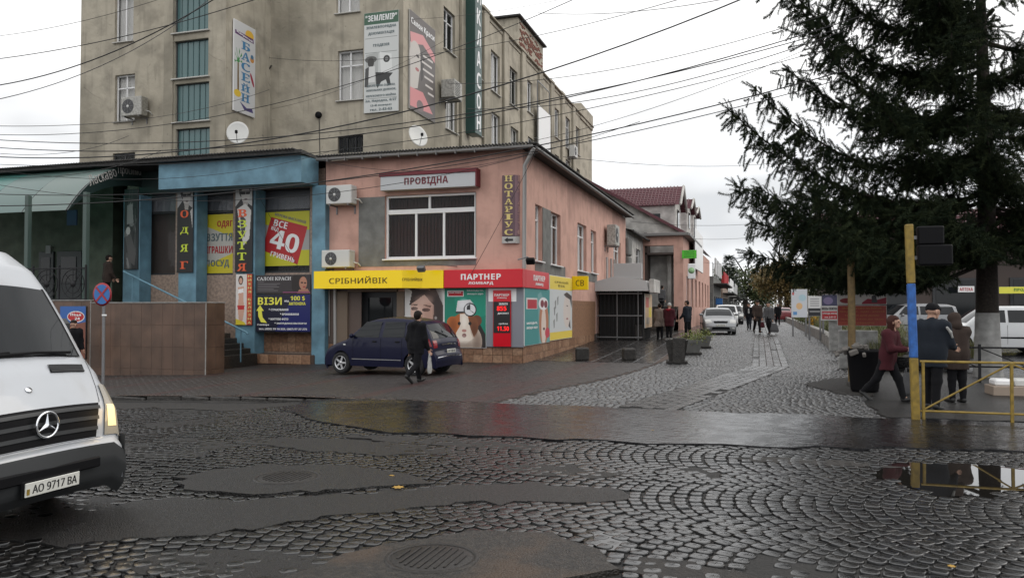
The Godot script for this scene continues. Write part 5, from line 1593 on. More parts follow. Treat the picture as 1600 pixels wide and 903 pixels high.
	for k in 3:
		var p := h0.lerp(h1, 0.08 + 0.44 * k)
		tube(st, [p, p - Vector3(0, 0.95, 0)], 0.02, -1, 6)
	tag(obj("stair_handrail", st, M.blue_paint), "sloping blue handrail in front of the shop columns", "handrail")
	# the stair behind the brown wall
	var stair := thing("shop_stair", "stone stair climbing left behind the brown tiled wall", "stairs")
	var sx0 := pz(398, 560, -21.1).x
	var sx1 := sx0 - 2.75
	for k in 11:
		st = S()
		var xa := lerpf(sx0, sx1, k / 11.0)
		var hh := 1.72 * (k + 1) / 11.0
		bx(st, Vector3(xa - 0.125 - (0.7 if k == 10 else 0.0), hh / 2 - 0.3, -19.75), Vector3((sx0 - sx1) / 11.0 + 0.03 + (1.4 if k == 10 else 0.0), hh + 0.6, 2.9), 0.012)
		obj("step", st, M.concrete, stair)

# ---------------------------------------------------------------- brown tiled walls, porch and canopy
func tiled_wall(o: Node3D, xa: float, xb: float, y0: float, y1: float, z: float, thick: float) -> void:
	var st := S()
	bx(st, Vector3((xa + xb) / 2, (y0 + y1) / 2, z - thick / 2), Vector3(xb - xa, y1 - y0, thick))
	var core := obj("core", st, M.grout, o)
	var n := int((xb - xa) / 0.33)
	var w := (xb - xa) / n
	var rows := 4
	var h := (y1 - y0 - 0.35) / rows
	var tm := S()
	bx(tm, Vector3(0, 0, 0.01), Vector3(w - 0.004, h - 0.004, 0.02), 0.002)
	tm.generate_normals()
	var mesh := tm.commit()
	for j in rows:
		for i in n:
			put("tile", mesh, M["brown_tile%d" % (rng.randi() % 3)], core, Transform3D(Basis.from_euler(Vector3(rng.randf_range(-0.004, 0.004), rng.randf_range(-0.004, 0.004), 0)), Vector3(xa + w * (i + 0.5), y1 - h * (j + 0.5), z)))
	var m := maxi(1, int(thick / 0.33))
	for j in rows:
		for i in m:
			var t2 := S()
			bx(t2, Vector3(0, 0, 0.01), Vector3(thick / m - 0.006, h - 0.006, 0.02), 0.004)
			obj("tile", t2, M["brown_tile%d" % (rng.randi() % 3)], core).transform = Transform3D(Basis(Vector3(0, 0, -1), Vector3.UP, Vector3.RIGHT), Vector3(xb, y1 - h * (j + 0.5), z - thick / m * (i + 0.5)))
	st = S()
	bx(st, Vector3((xa + xb) / 2, y1 + 0.012, z - thick / 2 + 0.01), Vector3(xb - xa + 0.05, 0.03, thick + 0.06), 0.005)
	bx(st, Vector3(xb + 0.013, (y0 + y1) / 2, z + 0.013), Vector3(0.022, y1 - y0, 0.022))
	obj("cap", st, M.kerb, o)
func build_porch() -> void:
	rng.seed = 77
	var BZ := -17.4
	var L := pz(142, 480, BZ)
	var R := pz(321, 480, BZ)
	var y1 := pz(250, 473.5, BZ).y
	tiled_wall(thing("brown_tiled_wall", "long low wall of dark brown tiles with a pale cap in front of the stair", "wall"), L.x, R.x, -1.0, y1, BZ, 0.75)
	var L2 := pz(-260, 480, BZ - 0.55)
	tiled_wall(thing("porch_tiled_wall", "brown tiled porch wall behind the no stopping sign", "wall"), L2.x, pz(141, 480, BZ - 0.55).x, -1.0, pz(120, 470, BZ - 0.55).y, BZ - 0.55, 0.5)
	# pizza poster
	var r := rf(92, 478, 560, 134, BZ - 0.5)
	var P := Print.new(260, 420, Color8(46, 92, 160))
	P.pts([0, 0.4, 1, 0.3, 1, 1, 0, 1], Color8(120, 70, 54)); P.ell(0.3, 0.5, 0.3, 0.1, Color8(196, 120, 60)); P.ell(0.28, 0.48, 0.1, 0.04, Color8(180, 40, 36)); P.ell(0.62, 0.2, 0.34, 0.11, Color8(214, 210, 206)); P.ell(0.62, 0.2, 0.31, 0.09, Color8(176, 34, 40)); P.soften(3)
	var b := board("pizza_poster", "blue poster with a red oval on the porch wall behind the waiting person", "poster", Transform3D(Basis(), Vector3(0, 0, BZ - 0.53)), r, 0.04, P.done("pizza_print"), M.dark_frame)
	on(b, r, 0.04, "Піца", 0.62, 0.17, 0.4, 0.06, M.white_ink)
	on(b, r, 0.04, "24", 0.68, 0.24, 0.2, 0.05, M.white_ink)
	# porch floor and walls
	var PZ := -24.6
	var xr := pz(190, 400, -21.9).x
	var o := thing("entrance_porch", "dim pale green entrance porch with dark doors under the canopy", "building")
	var st := S()
	bx(st, Vector3((L2.x + xr + 0.6) / 2, 0.3, (PZ + BZ - 1.1) / 2), Vector3(xr + 0.6 - L2.x, 2.9, absf(PZ - BZ + 1.1)), 0.02)
	obj("floor", st, M.concrete, o)
	st = S()
	bx(st, Vector3((L2.x - 14.0 + xr) / 2, 4.0, PZ - 0.1), Vector3(xr - L2.x + 14.0, 4.5, 0.2))
	bx(st, Vector3(xr + 0.1, 4.0, (PZ - 21.9) / 2), Vector3(0.2, 4.5, 2.7))
	var ex := pz(130, 400, -23.0).x
	bx(st, Vector3((ex + xr - 1.5) / 2, 4.0, PZ + 0.8), Vector3(absf(xr - 1.5 - ex), 4.5, 1.6))
	obj("wall", st, M.green_wall, o)
	var dr := rf(172, 372, 465, 192, PZ + 0.9)
	st = S(); bx(st, Vector3(dr.get_center().x + 0.4, 2.85, PZ + 0.04), Vector3(2.0, 2.1, 0.08), 0.01); obj("door", st, M.dark_frame, o)
	for e in [[60.0, 84.0], [88.0, 128.0]]:
		var q := rf(e[0], 378, 470, e[1], PZ + 0.05)
		st = S(); bx(st, Vector3(q.get_center().x, 2.8, PZ + 0.05), Vector3(q.size.x, 2.05, 0.1), 0.01); var d := obj("door", st, M.dark_frame, o)
		st = S(); bx(st, Vector3(q.get_center().x, 3.1, PZ + 0.11), Vector3(q.size.x * 0.6, 1.0, 0.02)); obj("pane", st, M.car_glass, d)
	var nt := rf(70, 384, 396, 78, PZ + 0.13)
	st = S(); bx(st, Vector3(nt.get_center().x, nt.get_center().y, PZ + 0.13), Vector3(0.25, 0.32, 0.01)); tag(obj("paper_notice", st, M.grey_ink), "small pale paper notice stuck on the dark porch door", "notice")
	var bn := rf(180, 338, 362, 191, PZ + 0.1)
	st = S(); bx(st, Vector3(bn.get_center().x, bn.get_center().y, -22.3), Vector3(0.45, 0.55, 0.04)); tag(obj("blue_plate", st, mat("plate_blue", lin(0.02, 0.04, 0.12), 0.5)), "dark blue plate beside the porch door", "plate")
	# wrought iron railing with rings
	var RZ := BZ - 0.85
	var fl := 1.75
	var ra := thing("porch_railing", "black wrought iron porch railing with large ring ornaments", "railing", Vector3(0, fl, RZ))
	var x0 := pz(-240, 430, RZ).x
	var x1 := pz(134, 430, RZ).x
	st = S()
	for y in [0.08, 1.0]: bx(st, Vector3((x0 + x1) / 2, y, 0), Vector3(x1 - x0, 0.04, 0.04), 0.006)
	obj("rail", st, M.black_iron, ra)
	var xx := x1
	while xx > x0:
		st = S(); bx(st, Vector3(xx - 0.02, 0.55, 0), Vector3(0.05, 1.1, 0.05), 0.008); obj("post", st, M.black_iron, ra)
		var c := Vector3(xx - 0.5, 0.54, 0)
		st = S()
		for rr in [0.42, 0.28]:
			var pts := []
			for k in 25: pts.append(c + Vector3(cos(TAU * k / 24) * rr, sin(TAU * k / 24) * rr, 0))
			tube(st, pts, 0.013, -1, 5, false)
		for k in 4: tube(st, [c + Vector3(cos(PI * k / 4), sin(PI * k / 4), 0) * 0.42, c - Vector3(cos(PI * k / 4), sin(PI * k / 4), 0) * 0.42], 0.01, -1, 5)
		lathe(st, [Vector2(0, 0.02), Vector2(0.1, 0.015), Vector2(0.1, -0.015), Vector2(0, -0.02)], 12, Transform3D(Basis(Vector3.RIGHT, PI / 2), c))
		obj("ring_ornament", st, M.black_iron, ra)
		xx -= 1.0
	# posts
	for u in [42.0, 133.0]:
		var p := pz(u, 400, BZ - 1.0)
		st = S(); bx(st, Vector3(p.x, 3.3, p.z), Vector3(0.14, 3.4, 0.14), 0.01); obj("post", st, mat("post_green", lin(0.05, 0.08, 0.07), 0.5), o)
	# barrel canopy of translucent green sheets
	var cx := pz(102, 328, -18.7).x
	var f := pz(101, 328, -18.7)
	var bk := pz(243, 262, -21.7)
	var ca := thing("barrel_canopy", "curved translucent green canopy over the porch with a dark lettered end", "canopy", Vector3(cx, f.y, -18.7))
	var dz := -3.0
	var dy := bk.y - f.y
	var prof := []
	for k in 13:
		var t := k / 12.0
		prof.append(Vector2(dz * (t * 0.62 + 0.38 * t * t) , dy * sin(t * PI / 2)))
	var tones := [lin(0.15, 0.205, 0.19), lin(0.115, 0.18, 0.17), lin(0.06, 0.19, 0.17), lin(0.15, 0.205, 0.19), lin(0.105, 0.165, 0.15)]
	for i in 7:
		st = S()
		st.set_smooth_group(1)
		var xa := -i * 1.75
		for k in 12:
			quad(st, Vector3(xa - 1.74, prof[k].y, prof[k].x), Vector3(xa, prof[k].y, prof[k].x), Vector3(xa, prof[k + 1].y, prof[k + 1].x), Vector3(xa - 1.74, prof[k + 1].y, prof[k + 1].x))
		var pm := mat("canopy%d" % (i % 5), tones[i % 5], 0.3)
		pm.backlight_enabled = true
		pm.backlight = Color(0.5, 0.75, 0.7)
		obj("sheet", st, pm, ca)
		st = S()
		var arc := []
		for k in 13: arc.append(Vector3(xa, prof[k].y - 0.03, prof[k].x))
		tube(st, arc, 0.025, -1, 6)
		obj("rib", st, M.black_iron, ca)
	# dark end panel following the curve
	var ep := PackedVector2Array()
	for k in 13: ep.append(Vector2(-prof[k].x, prof[k].y))
	for k in 13: ep.append(Vector2(-prof[12 - k].x + 0.01, maxf(0.0, prof[12 - k].y - 0.62 * sin((12 - k) / 12.0 * PI / 2) - 0.02)))
	st = S()
	prism(st, ep, 0.0, 0.05, Transform3D(Basis(Vector3(0, 0, -1), Vector3.UP, Vector3.RIGHT), Vector3(0.03, 0, 0)))
	obj("end_panel", st, mat("canopy_end", lin(0.014, 0.028, 0.026), 0.4), ca)
	st = S()
	bx(st, Vector3(1.0, dy - 0.42, dz), Vector3(2.1, 0.9, 0.06), 0.01)
	obj("front_panel", st, M.canopy_end, ca)
	var e := Transform3D(Basis(Vector3(0, 0, -1), Vector3.UP, Vector3.RIGHT), Vector3(0.09, 0, 0))
	word(ca, "Ласкаво", e, 1.28, dy * 0.70, 1.2, 0.32, M.white_plaster, "Droid Sans", 400, 0.42)
	word(ca, "Просимо", e, 2.42, dy * 0.885, 1.0, 0.34, M.white_plaster, "Droid Sans", 400, 0.10)
	st = S()
	bx(st, Vector3(-6.0, dy + 0.1, dz - 0.3), Vector3(13.0, 0.2, 0.8))
	obj("back_beam", st, M.roof_dark, ca)
	# no stopping sign
	var sg := pg(160, 601)
	var ns := thing("no_stopping_sign", "round blue no stopping sign with red cross on a grey post", "road sign", sg)
	var hc := pd(160, 460, 1.0)
	var dd := Vector2(sg.x, sg.z).length() / Vector2(ray(160, 460).x, ray(160, 460).z).length()
	var cy := 1.6 + ray(160, 460).y * dd - sg.y
	st = S(); tube(st, [Vector3(0, -0.2, 0), Vector3(0, cy + 0.1, 0)], 0.035, -1, 10); obj("post", st, M.metal_grey, ns)
	var ff := Transform3D(Basis(Vector3.RIGHT, PI / 2), Vector3(0, cy, 0.05))
	st = S(); lathe(st, [Vector2(0, 0), Vector2(0.27, 0), Vector2(0.27, 0.012), Vector2(0.0, 0.012)], 32, ff); obj("disc", st, flat("sign_red", 150, 34, 46, 0.35), ns)
	st = S(); lathe(st, [Vector2(0.228, 0.016), Vector2(0.0, 0.016)], 32, ff); obj("field", st, flat("sign_blue", 40, 104, 170, 0.35), ns)
	st = S()
	for s in [-1, 1]: bx(st, Vector3(0, cy, 0.05 + 0.022), Vector3(0.46, 0.048, 0.006 + 0.001 * s), 0, Transform3D(Basis(), Vector3(0, cy, 0)) * Transform3D(Basis(Vector3.BACK, s * PI / 4), Vector3.ZERO) * Transform3D(Basis(), Vector3(0, -cy, 0)))
	obj("cross", st, M.sign_red, ns)
	st = S(); bx(st, Vector3(0.05, cy - 0.48, 0.04), Vector3(0.14, 0.035, 0.004)); obj("sticker", st, M.white_ink, ns)
# ---------------------------------------------------------------- further along the side street
func build_street() -> void:
	var X := -6.45
	rng.seed = 5
	# patched narrow house between the pink shop and the portal
	var za := px(978, 400, X).z - 0.05
	var zb := px(1005, 400, X).z
	var o := thing("white_narrow_house", "narrow white house front squeezed between the pink shop and the pink portal", "building")
	var st := S()
	var win := rs(994, 388, 422, 1001, X)
	wall(st, side(X), Rect2(-za, -0.3, za - zb, 5.9), [win])
	wall(st, front(za), Rect2(-12.0, 5.0, 12.0 + X, 0.6), [])
	obj("wall", st, M.white_plaster, o)
	window(o, side(X), win, [1.0], 0.7, M.white_frame, 0.14)
	st = S()
	for k in 5:
		var zz := za - 0.35 - 0.02 * k
		bx(st, Vector3(X + 0.06, 0.9 + k * 0.95, zz), Vector3(0.22, 0.9, 1.0 + 0.08 * (k % 3)), 0.06)
	obj("rough_pillar", st, M.cement_patch, o)
	st = S()
	quad(st, Vector3(X + 0.35, 5.55, za), Vector3(X + 0.35, 5.55, zb), Vector3(-13, 7.2, zb), Vector3(-13, 7.2, za))
	bx(st, Vector3(X + 0.36, 5.5, (za + zb) / 2), Vector3(0.12, 0.12, za - zb), 0.02)
	obj("roof", st, M.roof_dark, o)
	# vertical pipes on the pink wall
	for u in [945.0, 952.0, 957.0]:
		var p := px(u, 440, X)
		st = S(); tube(st, [Vector3(X + 0.1, 0.3, p.z), Vector3(X + 0.1, 3.8, p.z)], 0.05, -1, 8)
		tag(obj("service_pipe", st, M.pipe), {945.0: "grey service pipe below the side wall cooling unit, nearest the corner", 952.0: "middle grey service pipe below the side wall cooling unit", 957.0: "grey service pipe nearest the white side window"}[u], "pipe", "service pipes on the pink wall")
	# pink portal with red tiled dormer house
	var PZ := px(1005, 400, X).z - 0.1
	var c := pz(1068, 440, PZ)
	var a := pz(1004, 370, PZ)
	var h := a.y
	var h2 := thing("red_roof_house", "pink and white market house with red tiled roof and three dormers", "building")
	st = S()
	var hole := Rect2(pz(1007, 400, PZ).x, 1.2, pz(1053, 400, PZ).x - pz(1007, 400, PZ).x, pz(1007, 384, PZ).y - 1.2)
	wall(st, front(PZ), Rect2(a.x, -0.3, c.x - a.x, h + 0.3), [hole], 0.5)
	var zend := PZ - 26.0
	var sh := []
	for k in 7: sh.append(Rect2(-PZ + 2.2 + k * 3.4, 1.6, 1.5, 1.9))
	wall(st, side(c.x), Rect2(-PZ, -0.3, 26.0, h + 0.3), sh, 0.2)
	obj("wall", st, M.pink_plaster, h2)
	for k in 7: window(h2, side(c.x), sh[k], [1.0], 0.7, M.white_frame, 0.14)
	st = S()
	bx(st, Vector3((a.x + c.x) / 2 - 0.2, 3.0, PZ - 4.5), Vector3(c.x - a.x - 0.5, 6.0, 0.2))
	bx(st, Vector3(a.x + 0.15, 3.0, PZ - 2.5), Vector3(0.2, 6.0, 4.6))
	bx(st, Vector3((a.x + c.x) / 2, 4.75, PZ - 2.5), Vector3(c.x - a.x - 0.2, 0.12, 4.6))
	obj("porch_wall", st, M.dark_brown, h2)
	st = S(); bx(st, Vector3((a.x + c.x) / 2 - 0.3, 2.7, PZ - 4.35), Vector3(1.5, 2.3, 0.1), 0.02); obj("door", st, M.dark_frame, h2)
	st = S(); bx(st, Vector3(pz(1050, 400, PZ).x - 0.25, 3.1, PZ - 1.2), Vector3(0.25, 3.2, 0.25), 0.02); obj("pillar", st, M.white_plaster, h2)
	# eaves of the portal
	st = S()
	bx(st, Vector3((a.x + c.x) / 2 + 0.1, h + 0.09, PZ + 0.1), Vector3(c.x - a.x + 0.5, 0.18, 0.5), 0.02)
	bx(st, Vector3(c.x + 0.15, h + 0.08, PZ - 5.0), Vector3(0.5, 0.16, 10.0), 0.02)
	obj("eaves", st, M.gutter, h2)
	# gable wall behind with the big roof sloping towards the street
	var gz := PZ - 1.6
	var g0 := pz(940, 293, gz)
	var g1 := pz(1066, 362, gz)
	st = S()
	prism(st, PackedVector2Array([Vector2(g0.x, 0), Vector2(g1.x, 0), Vector2(g1.x, g1.y - 0.1), Vector2(g0.x, g0.y - 0.1)]), -0.3, 0.0, Transform3D(Basis(), Vector3(0, 0, gz)))
	obj("gable_wall", st, M.white_plaster, h2)
	var rows := 14
	st = S()
	var slope := func(x0: Vector3, x1: Vector3, z0: float, z1: float, s: SurfaceTool) -> void: # tile courses down a slope
		for k in rows:
			var p: Vector3 = x0.lerp(x1, float(k) / rows)
			var q: Vector3 = x0.lerp(x1, float(k + 1) / rows)
			var lift := Vector3(0, 0.05, 0)
			quad(s, Vector3(q.x, q.y, z0) + lift, Vector3(q.x, q.y, z1) + lift, Vector3(p.x, p.y, z1), Vector3(p.x, p.y, z0))
			quad(s, Vector3(q.x, q.y, z0), Vector3(q.x, q.y, z1), Vector3(q.x, q.y, z1) + lift, Vector3(q.x, q.y, z0) + lift)
	slope.call(g0 + Vector3(-2, 1.1, 0), g1 + Vector3(0.35, -0.15, 0), gz + 0.35, zend, st)
	quad(st, g0 + Vector3(-2, 1.0, 0.35), g1 + Vector3(0.35, -0.3, 0.35), g1 + Vector3(0.35, -0.1, 0.35), g0 + Vector3(-2, 1.2, 0.35))
	obj("roof", st, M.red_roof, h2)
	for e in [[953.0, 1068.0, 291.0, 300.0, 326.0, 0.0], [1070.0, 1084.0, 311.0, 315.0, 331.0, 9.5], [1082.0, 1092.0, 324.0, 326.0, 338.0, 18.0]]:
		var dz: float = gz - 4.0 - e[5] * 1.1
		var rr := pz(e[1], e[2], dz)
		var ll := rr - Vector3(5.2 if e[5] == 0.0 else 3.0, 0, 0)
		var eave_y := pz(e[1], e[4], dz).y
		var drop := rr.y - eave_y
		st = S()
		var half := 2.2
		for s in [-1, 1]:
			for k in 10:
				var t0 := k / 10.0
				var t1 := (k + 1) / 10.0
				var za2: float = dz + s * half * t0
				var zb2: float = dz + s * half * t1
				quad(st, Vector3(ll.x, rr.y - drop * t1 + 0.05, zb2), Vector3(rr.x, rr.y - drop * t1 + 0.05, zb2), Vector3(rr.x, rr.y - drop * t0, za2), Vector3(ll.x, rr.y - drop * t0, za2))
				quad(st, Vector3(ll.x, rr.y - drop * t1, zb2), Vector3(rr.x, rr.y - drop * t1, zb2), Vector3(rr.x, rr.y - drop * t1 + 0.05, zb2), Vector3(ll.x, rr.y - drop * t1 + 0.05, zb2))
			for k in int((rr.x - ll.x) / 0.22):
				tube(st, [Vector3(ll.x + k * 0.22, rr.y + 0.03, dz), Vector3(ll.x + k * 0.22, eave_y + 0.06, dz + s * half)], 0.035, -1, 5, false)
		var d := obj("dormer_roof", st, M.red_roof, h2)
		st = S()
		prism(st, PackedVector2Array([Vector2(-half + 0.2, eave_y - 2.4), Vector2(half - 0.2, eave_y - 2.4), Vector2(half - 0.2, eave_y), Vector2(0, rr.y - 0.2), Vector2(-half + 0.2, eave_y)]), -4.6, 0.0, Transform3D(Basis(Vector3(0, 0, -1), Vector3.UP, Vector3.RIGHT), Vector3(rr.x - 0.35, 0, dz)))
		obj("dormer_wall", st, M.white_plaster, d)
		st = S()
		bx(st, Vector3(rr.x - 0.33, eave_y - 0.7, dz), Vector3(0.06, 1.2, 1.0), 0.01)
		bx(st, Vector3(rr.x - 1.6, eave_y - 0.9, dz + half - 0.19), Vector3(0.7, 0.8, 0.06), 0.01)
		obj("dormer_window", st, M.car_glass, d)
		st = S()
		for s in [-1, 1]: tube(st, [Vector3(rr.x + 0.02, rr.y + 0.02, dz), Vector3(rr.x + 0.02, eave_y, dz + s * (half + 0.05))], 0.09, -1, 4)
		obj("verge_board", st, M.white_plaster, d)
	# signs on the portal corner
	var q := rf(1066, 391, 404, 1089, PZ + 0.2)
	var b := board("green_sign", "bright green sign on brackets at the portal corner", "sign", Transform3D(Basis(), Vector3(0, 0, PZ + 0.2)), q, 0.05, flat("bright_green", 80, 190, 40, 0.4), M.metal_grey)
	for k in 3: on(b, q, 0.05, ["РЕМОНТ", "ГОДИННИКІВ", "КЛЮЧІ"][k], 0.5, 0.22 + 0.27 * k, 0.7, 0.14, mat("dark_green_ink", lin(0.03, 0.14, 0.03), 0.6))
	q = rf(1075, 412, 436, 1087, PZ + 0.1)
	st = S()
	bx(st, Vector3(0, q.size.y / 2, 0), Vector3(q.size.x, q.size.y, 0.1), 0.12)
	var os := obj("rounded_sign", st, M.white_ink); os.position = Vector3(q.get_center().x, q.position.y, PZ + 0.1)
	tag(os, "pale rounded sign hanging under the bright green one", "sign")
	st = S(); lathe(st, [Vector2(0.0, 0.06), Vector2(0.18, 0.056), Vector2(0.18, 0.05)], 16, Transform3D(Basis(Vector3.RIGHT, PI / 2), Vector3(0, q.size.y * 0.55, 0))); obj("emblem", st, flat("pale_green", 150, 190, 140), os)
	var big := rs(1076, 342, 388, 1093, c.x + 0.3)
	var bt := px(1074, 323, c.x + 0.3)
	b = board("large_white_billboard", "large blank white billboard in front of the dormers", "billboard", side(c.x + 0.3), Rect2(-PZ + 4.0, bt.y - 3.3, 7.5, 2.6), 0.08, M.white_ink, M.metal_grey)
	# portal stair
	var stp := thing("portal_stair", "dark stone stair rising into the pink portal", "stairs")
	for k in 8:
		st = S()
		var zz := PZ + 3.0 - k * 0.32
		var hh := ground(-5, zz) + 0.17 * (k + 1)
		bx(st, Vector3((hole.position.x + hole.end.x) / 2 + 0.1, hh / 2, zz - 1.6), Vector3(hole.size.x + 0.3, hh, 3.2 if k == 7 else 0.34 + 2.9), 0.01)
		obj("step", st, M.concrete, stp)
	# kiosk cage
	var kz := pg(930, 531).z + 0.0
	var ka := pz(932, 480, kz)
	var kb := pz(1004, 480, kz)
	var gy := ground(-5, kz)
	var kt := pz(960, 455, kz).y
	var kd := 2.6
	var kk := thing("kiosk", "caged market kiosk with a pale sheet metal canopy against the side wall", "kiosk")
	st = S()
	bx(st, Vector3((ka.x + kb.x) / 2, gy + (kt - gy) / 2, kz - kd / 2 - 0.25), Vector3(kb.x - ka.x - 0.1, kt - gy, kd - 0.3), 0.01)
	obj("booth", st, M.room_dark, kk)
	for k in 12:
		st = S(); bx(st, Vector3(lerpf(ka.x, kb.x, k / 11.0), gy + (kt - gy) / 2, kz), Vector3(0.035, kt - gy, 0.035), 0.004); obj("bar", st, M.metal_grey if k % 5 == 0 else M.black_iron, kk)
	for k in 8:
		st = S(); bx(st, Vector3(kb.x, gy + (kt - gy) / 2, kz - 0.1 - k * kd / 8.0), Vector3(0.03, kt - gy, 0.03), 0.004); obj("bar", st, M.black_iron, kk)
	st = S()
	for y in [0.06, 0.5, 0.95]: bx(st, Vector3((ka.x + kb.x) / 2, gy + (kt - gy) * y, kz + 0.01), Vector3(kb.x - ka.x, 0.05, 0.05), 0.006)
	obj("rail", st, M.metal_grey, kk)
	st = S()
	prism(st, PackedVector2Array([Vector2(ka.x - 0.2, kt), Vector2(kb.x + 0.3, kt), Vector2(kb.x + 0.2, kt + 0.42), Vector2(ka.x + 0.9, kt + 0.62), Vector2(ka.x - 0.2, kt + 0.34)]), -kd, 0.35, Transform3D(Basis(), Vector3(0, 0, kz)))
	obj("canopy", st, M.sheet_metal, kk)
	st = S(); bx(st, Vector3(kb.x + 0.42, kt + 0.2, kz - 0.7), Vector3(0.2, 0.55, 2.0), 0.02); obj("canopy_side", st, M.white_plaster, kk)
	q = rf(1004, 470, 513, 1019, kz)
	var Pk := Print.new(120, 200, Color8(186, 160, 130))
	Pk.rect(0.1, 0.1, 0.4, 0.3, Color8(180, 90, 80)); Pk.rect(0.5, 0.4, 0.4, 0.3, Color8(200, 180, 70)); Pk.rect(0.1, 0.7, 0.5, 0.2, Color8(150, 140, 130)); Pk.soften(4)
	board("kiosk_goods_board", "colourful faded goods board on the kiosk's right end", "board", side(kb.x + 0.06), Rect2(-kz + 0.1, gy + 0.5, 2.2, kt - gy - 0.6), 0.04, Pk.done("goods_board"), M.sheet_metal)
	q = rf(960, 411, 435, 1004, kz + 0.1)
	b = board("blank_white_sign", "blank pale sign box standing on the kiosk canopy", "sign", Transform3D(Basis(), Vector3(0, 0, kz + 0.1)), Rect2(q.position.x, kt + 0.5, q.size.x, q.size.y), 0.18, flat("box_grey2", 176, 176, 176), M.sheet_metal)
	# low shops further on
	var z := zend - 0.5
	var labels := ["grey market shop with a dark awning right behind the pink portal house", "low market shop with a red signboard past the grey one", "market shop with a blue door sign farther down the row", "farthest low market shop at the end of the row"]
	var hs := [4.4, 3.8, 3.6, 3.4]
	for k in 4:
		var s := thing("market_shop", labels[k], "building", Vector3.ZERO, 0, "market shops along the side street")
		var xs: float = c.x + 0.3 + 0.15 * k
		st = S(); bx(st, Vector3(xs - 4, hs[k] / 2, z - 7.5), Vector3(8, hs[k], 15), 0.02); obj("wall", st, [M.cement_patch, M.beige_tile, M.cement_patch, M.white_plaster][k], s)
		st = S(); bx(st, Vector3(xs + 0.5, hs[k] - 0.7, z - 7.5), Vector3(1.4, 0.14, 14.8), 0.02); obj("awning", st, M.roof_dark, s)
		for j in 4:
			st = S(); bx(st, Vector3(xs + 0.04, 1.5, z - 2.0 - j * 3.6), Vector3(0.1, 2.2, 1.6), 0.01); var dd := obj("door", st, M.dark_frame, s)
			st = S(); bx(st, Vector3(xs + 0.03, 1.6, z - 3.7 - j * 3.6), Vector3(0.08, 1.5, 1.4), 0.01); obj("window", st, M.car_glass, s)
		st = S()
		for j in 3: bx(st, Vector3(xs + 0.15, hs[k] + 0.9, z - 1.5 - j * 4.6), Vector3(0.12, 1.5, 2.6), 0.01)
		for j in 3: for e in [-1, 1]: bx(st, Vector3(xs - 0.1, hs[k] + 0.3, z - 1.5 - j * 4.6 + e), Vector3(0.06, 2.0, 0.06))
		var sg := obj("signboard", st, [M.sheet_metal, M.red_ink, M.white_ink, M.sheet_metal][k], s)
		sg.set_meta("kind", "stuff")
		z -= 15.6
	q = rf(1119, 466, 476, 1130, -75.0)
	board("blue_plate_sign", "small blue sign hanging over the market row", "sign", front(-75.0), q, 0.1, flat("far_blue", 50, 110, 175), M.metal_grey)
	# stones and planters
	for e in [[910, 562, "squat dark concrete stump nearest the side wall posters", 0.40, 0.36], [983, 562, "squat dark concrete stump between the wall and the planters", 0.36, 0.34], [1000, 531, "dark concrete stump close to the kiosk corner", 0.40, 0.62]]:
		var p := pg(e[0], e[1])
		st = S(); bx(st, Vector3(0, e[4] / 2, 0), Vector3(e[3], e[4], e[3]), 0.03)
		var m := obj("concrete_stump", st, M.dark_kerb)
		m.transform = Transform3D(Basis.from_euler(Vector3(0.03, rng.randf() * 0.5, 0.02)), p)
		tag(m, e[2], "bollard", "concrete stumps on the pavement")
	var pots := [[1058, 567, 0.66, "tallest tapered concrete planter, empty and cracked, nearest the crossing"], [1082, 553, 0.46, "wide concrete planter with bushy green plants"], [1098, 543, 0.42, "low concrete planter behind the bushy one"]]
	for e in pots:
		var p := pg(e[0], e[1])
		var pl := thing("concrete_planter", e[3], "planter", p, 0.1, "planters beside the side street")
		st = S()
		var w0: float = 0.24
		var w1: float = 0.37
		var hh: float = e[2]
		for k in 4:
			var a0 := TAU * (k + 0.5) / 4
			var a1 := TAU * (k + 1.5) / 4
			var d0 := Vector3(cos(a0), 0, sin(a0)); var d1 := Vector3(cos(a1), 0, sin(a1))
			quad(st, d1 * w0 * 1.2, d0 * w0 * 1.2, d0 * w1 * 1.2 + Vector3(0, hh, 0), d1 * w1 * 1.2 + Vector3(0, hh, 0))
			quad(st, d0 * w1 + Vector3(0, hh, 0), d1 * w1 + Vector3(0, hh, 0), d1 * w1 * 1.2 + Vector3(0, hh, 0), d0 * w1 * 1.2 + Vector3(0, hh, 0))
			quad(st, d0 * w1 + Vector3(0, hh, 0), d1 * w1 + Vector3(0, hh, 0), d1 * w1 * 0.9 + Vector3(0, hh - 0.12, 0), d0 * w1 * 0.9 + Vector3(0, hh - 0.12, 0))
		quad(st, Vector3(-0.3, hh - 0.1, 0.3), Vector3(0.3, hh - 0.1, 0.3), Vector3(0.3, hh - 0.1, -0.3), Vector3(-0.3, hh - 0.1, -0.3))
		obj("pot", st, M.dark_kerb if e[2] > 0.6 else M.cement_patch, pl)
		st = S(); bx(st, Vector3(0, 0.03, 0), Vector3(0.6, 0.06, 0.6), 0.01); obj("base", st, M.dark_kerb, pl)
		if e[2] < 0.6: leaf_clump(pl, Vector3(0, hh, 0), Vector3(0.5, 0.3, 0.5), 420, 0.07, Color(0.12, 0.17, 0.04), Color(0.22, 0.2, 0.06), int(e[0]))
		else:
			st = S(); bx(st, Vector3(0.05, hh * 0.55, 0.33), Vector3(0.34, hh * 1.1, 0.10), 0.02); obj("slab", st, M.dark_kerb, pl)

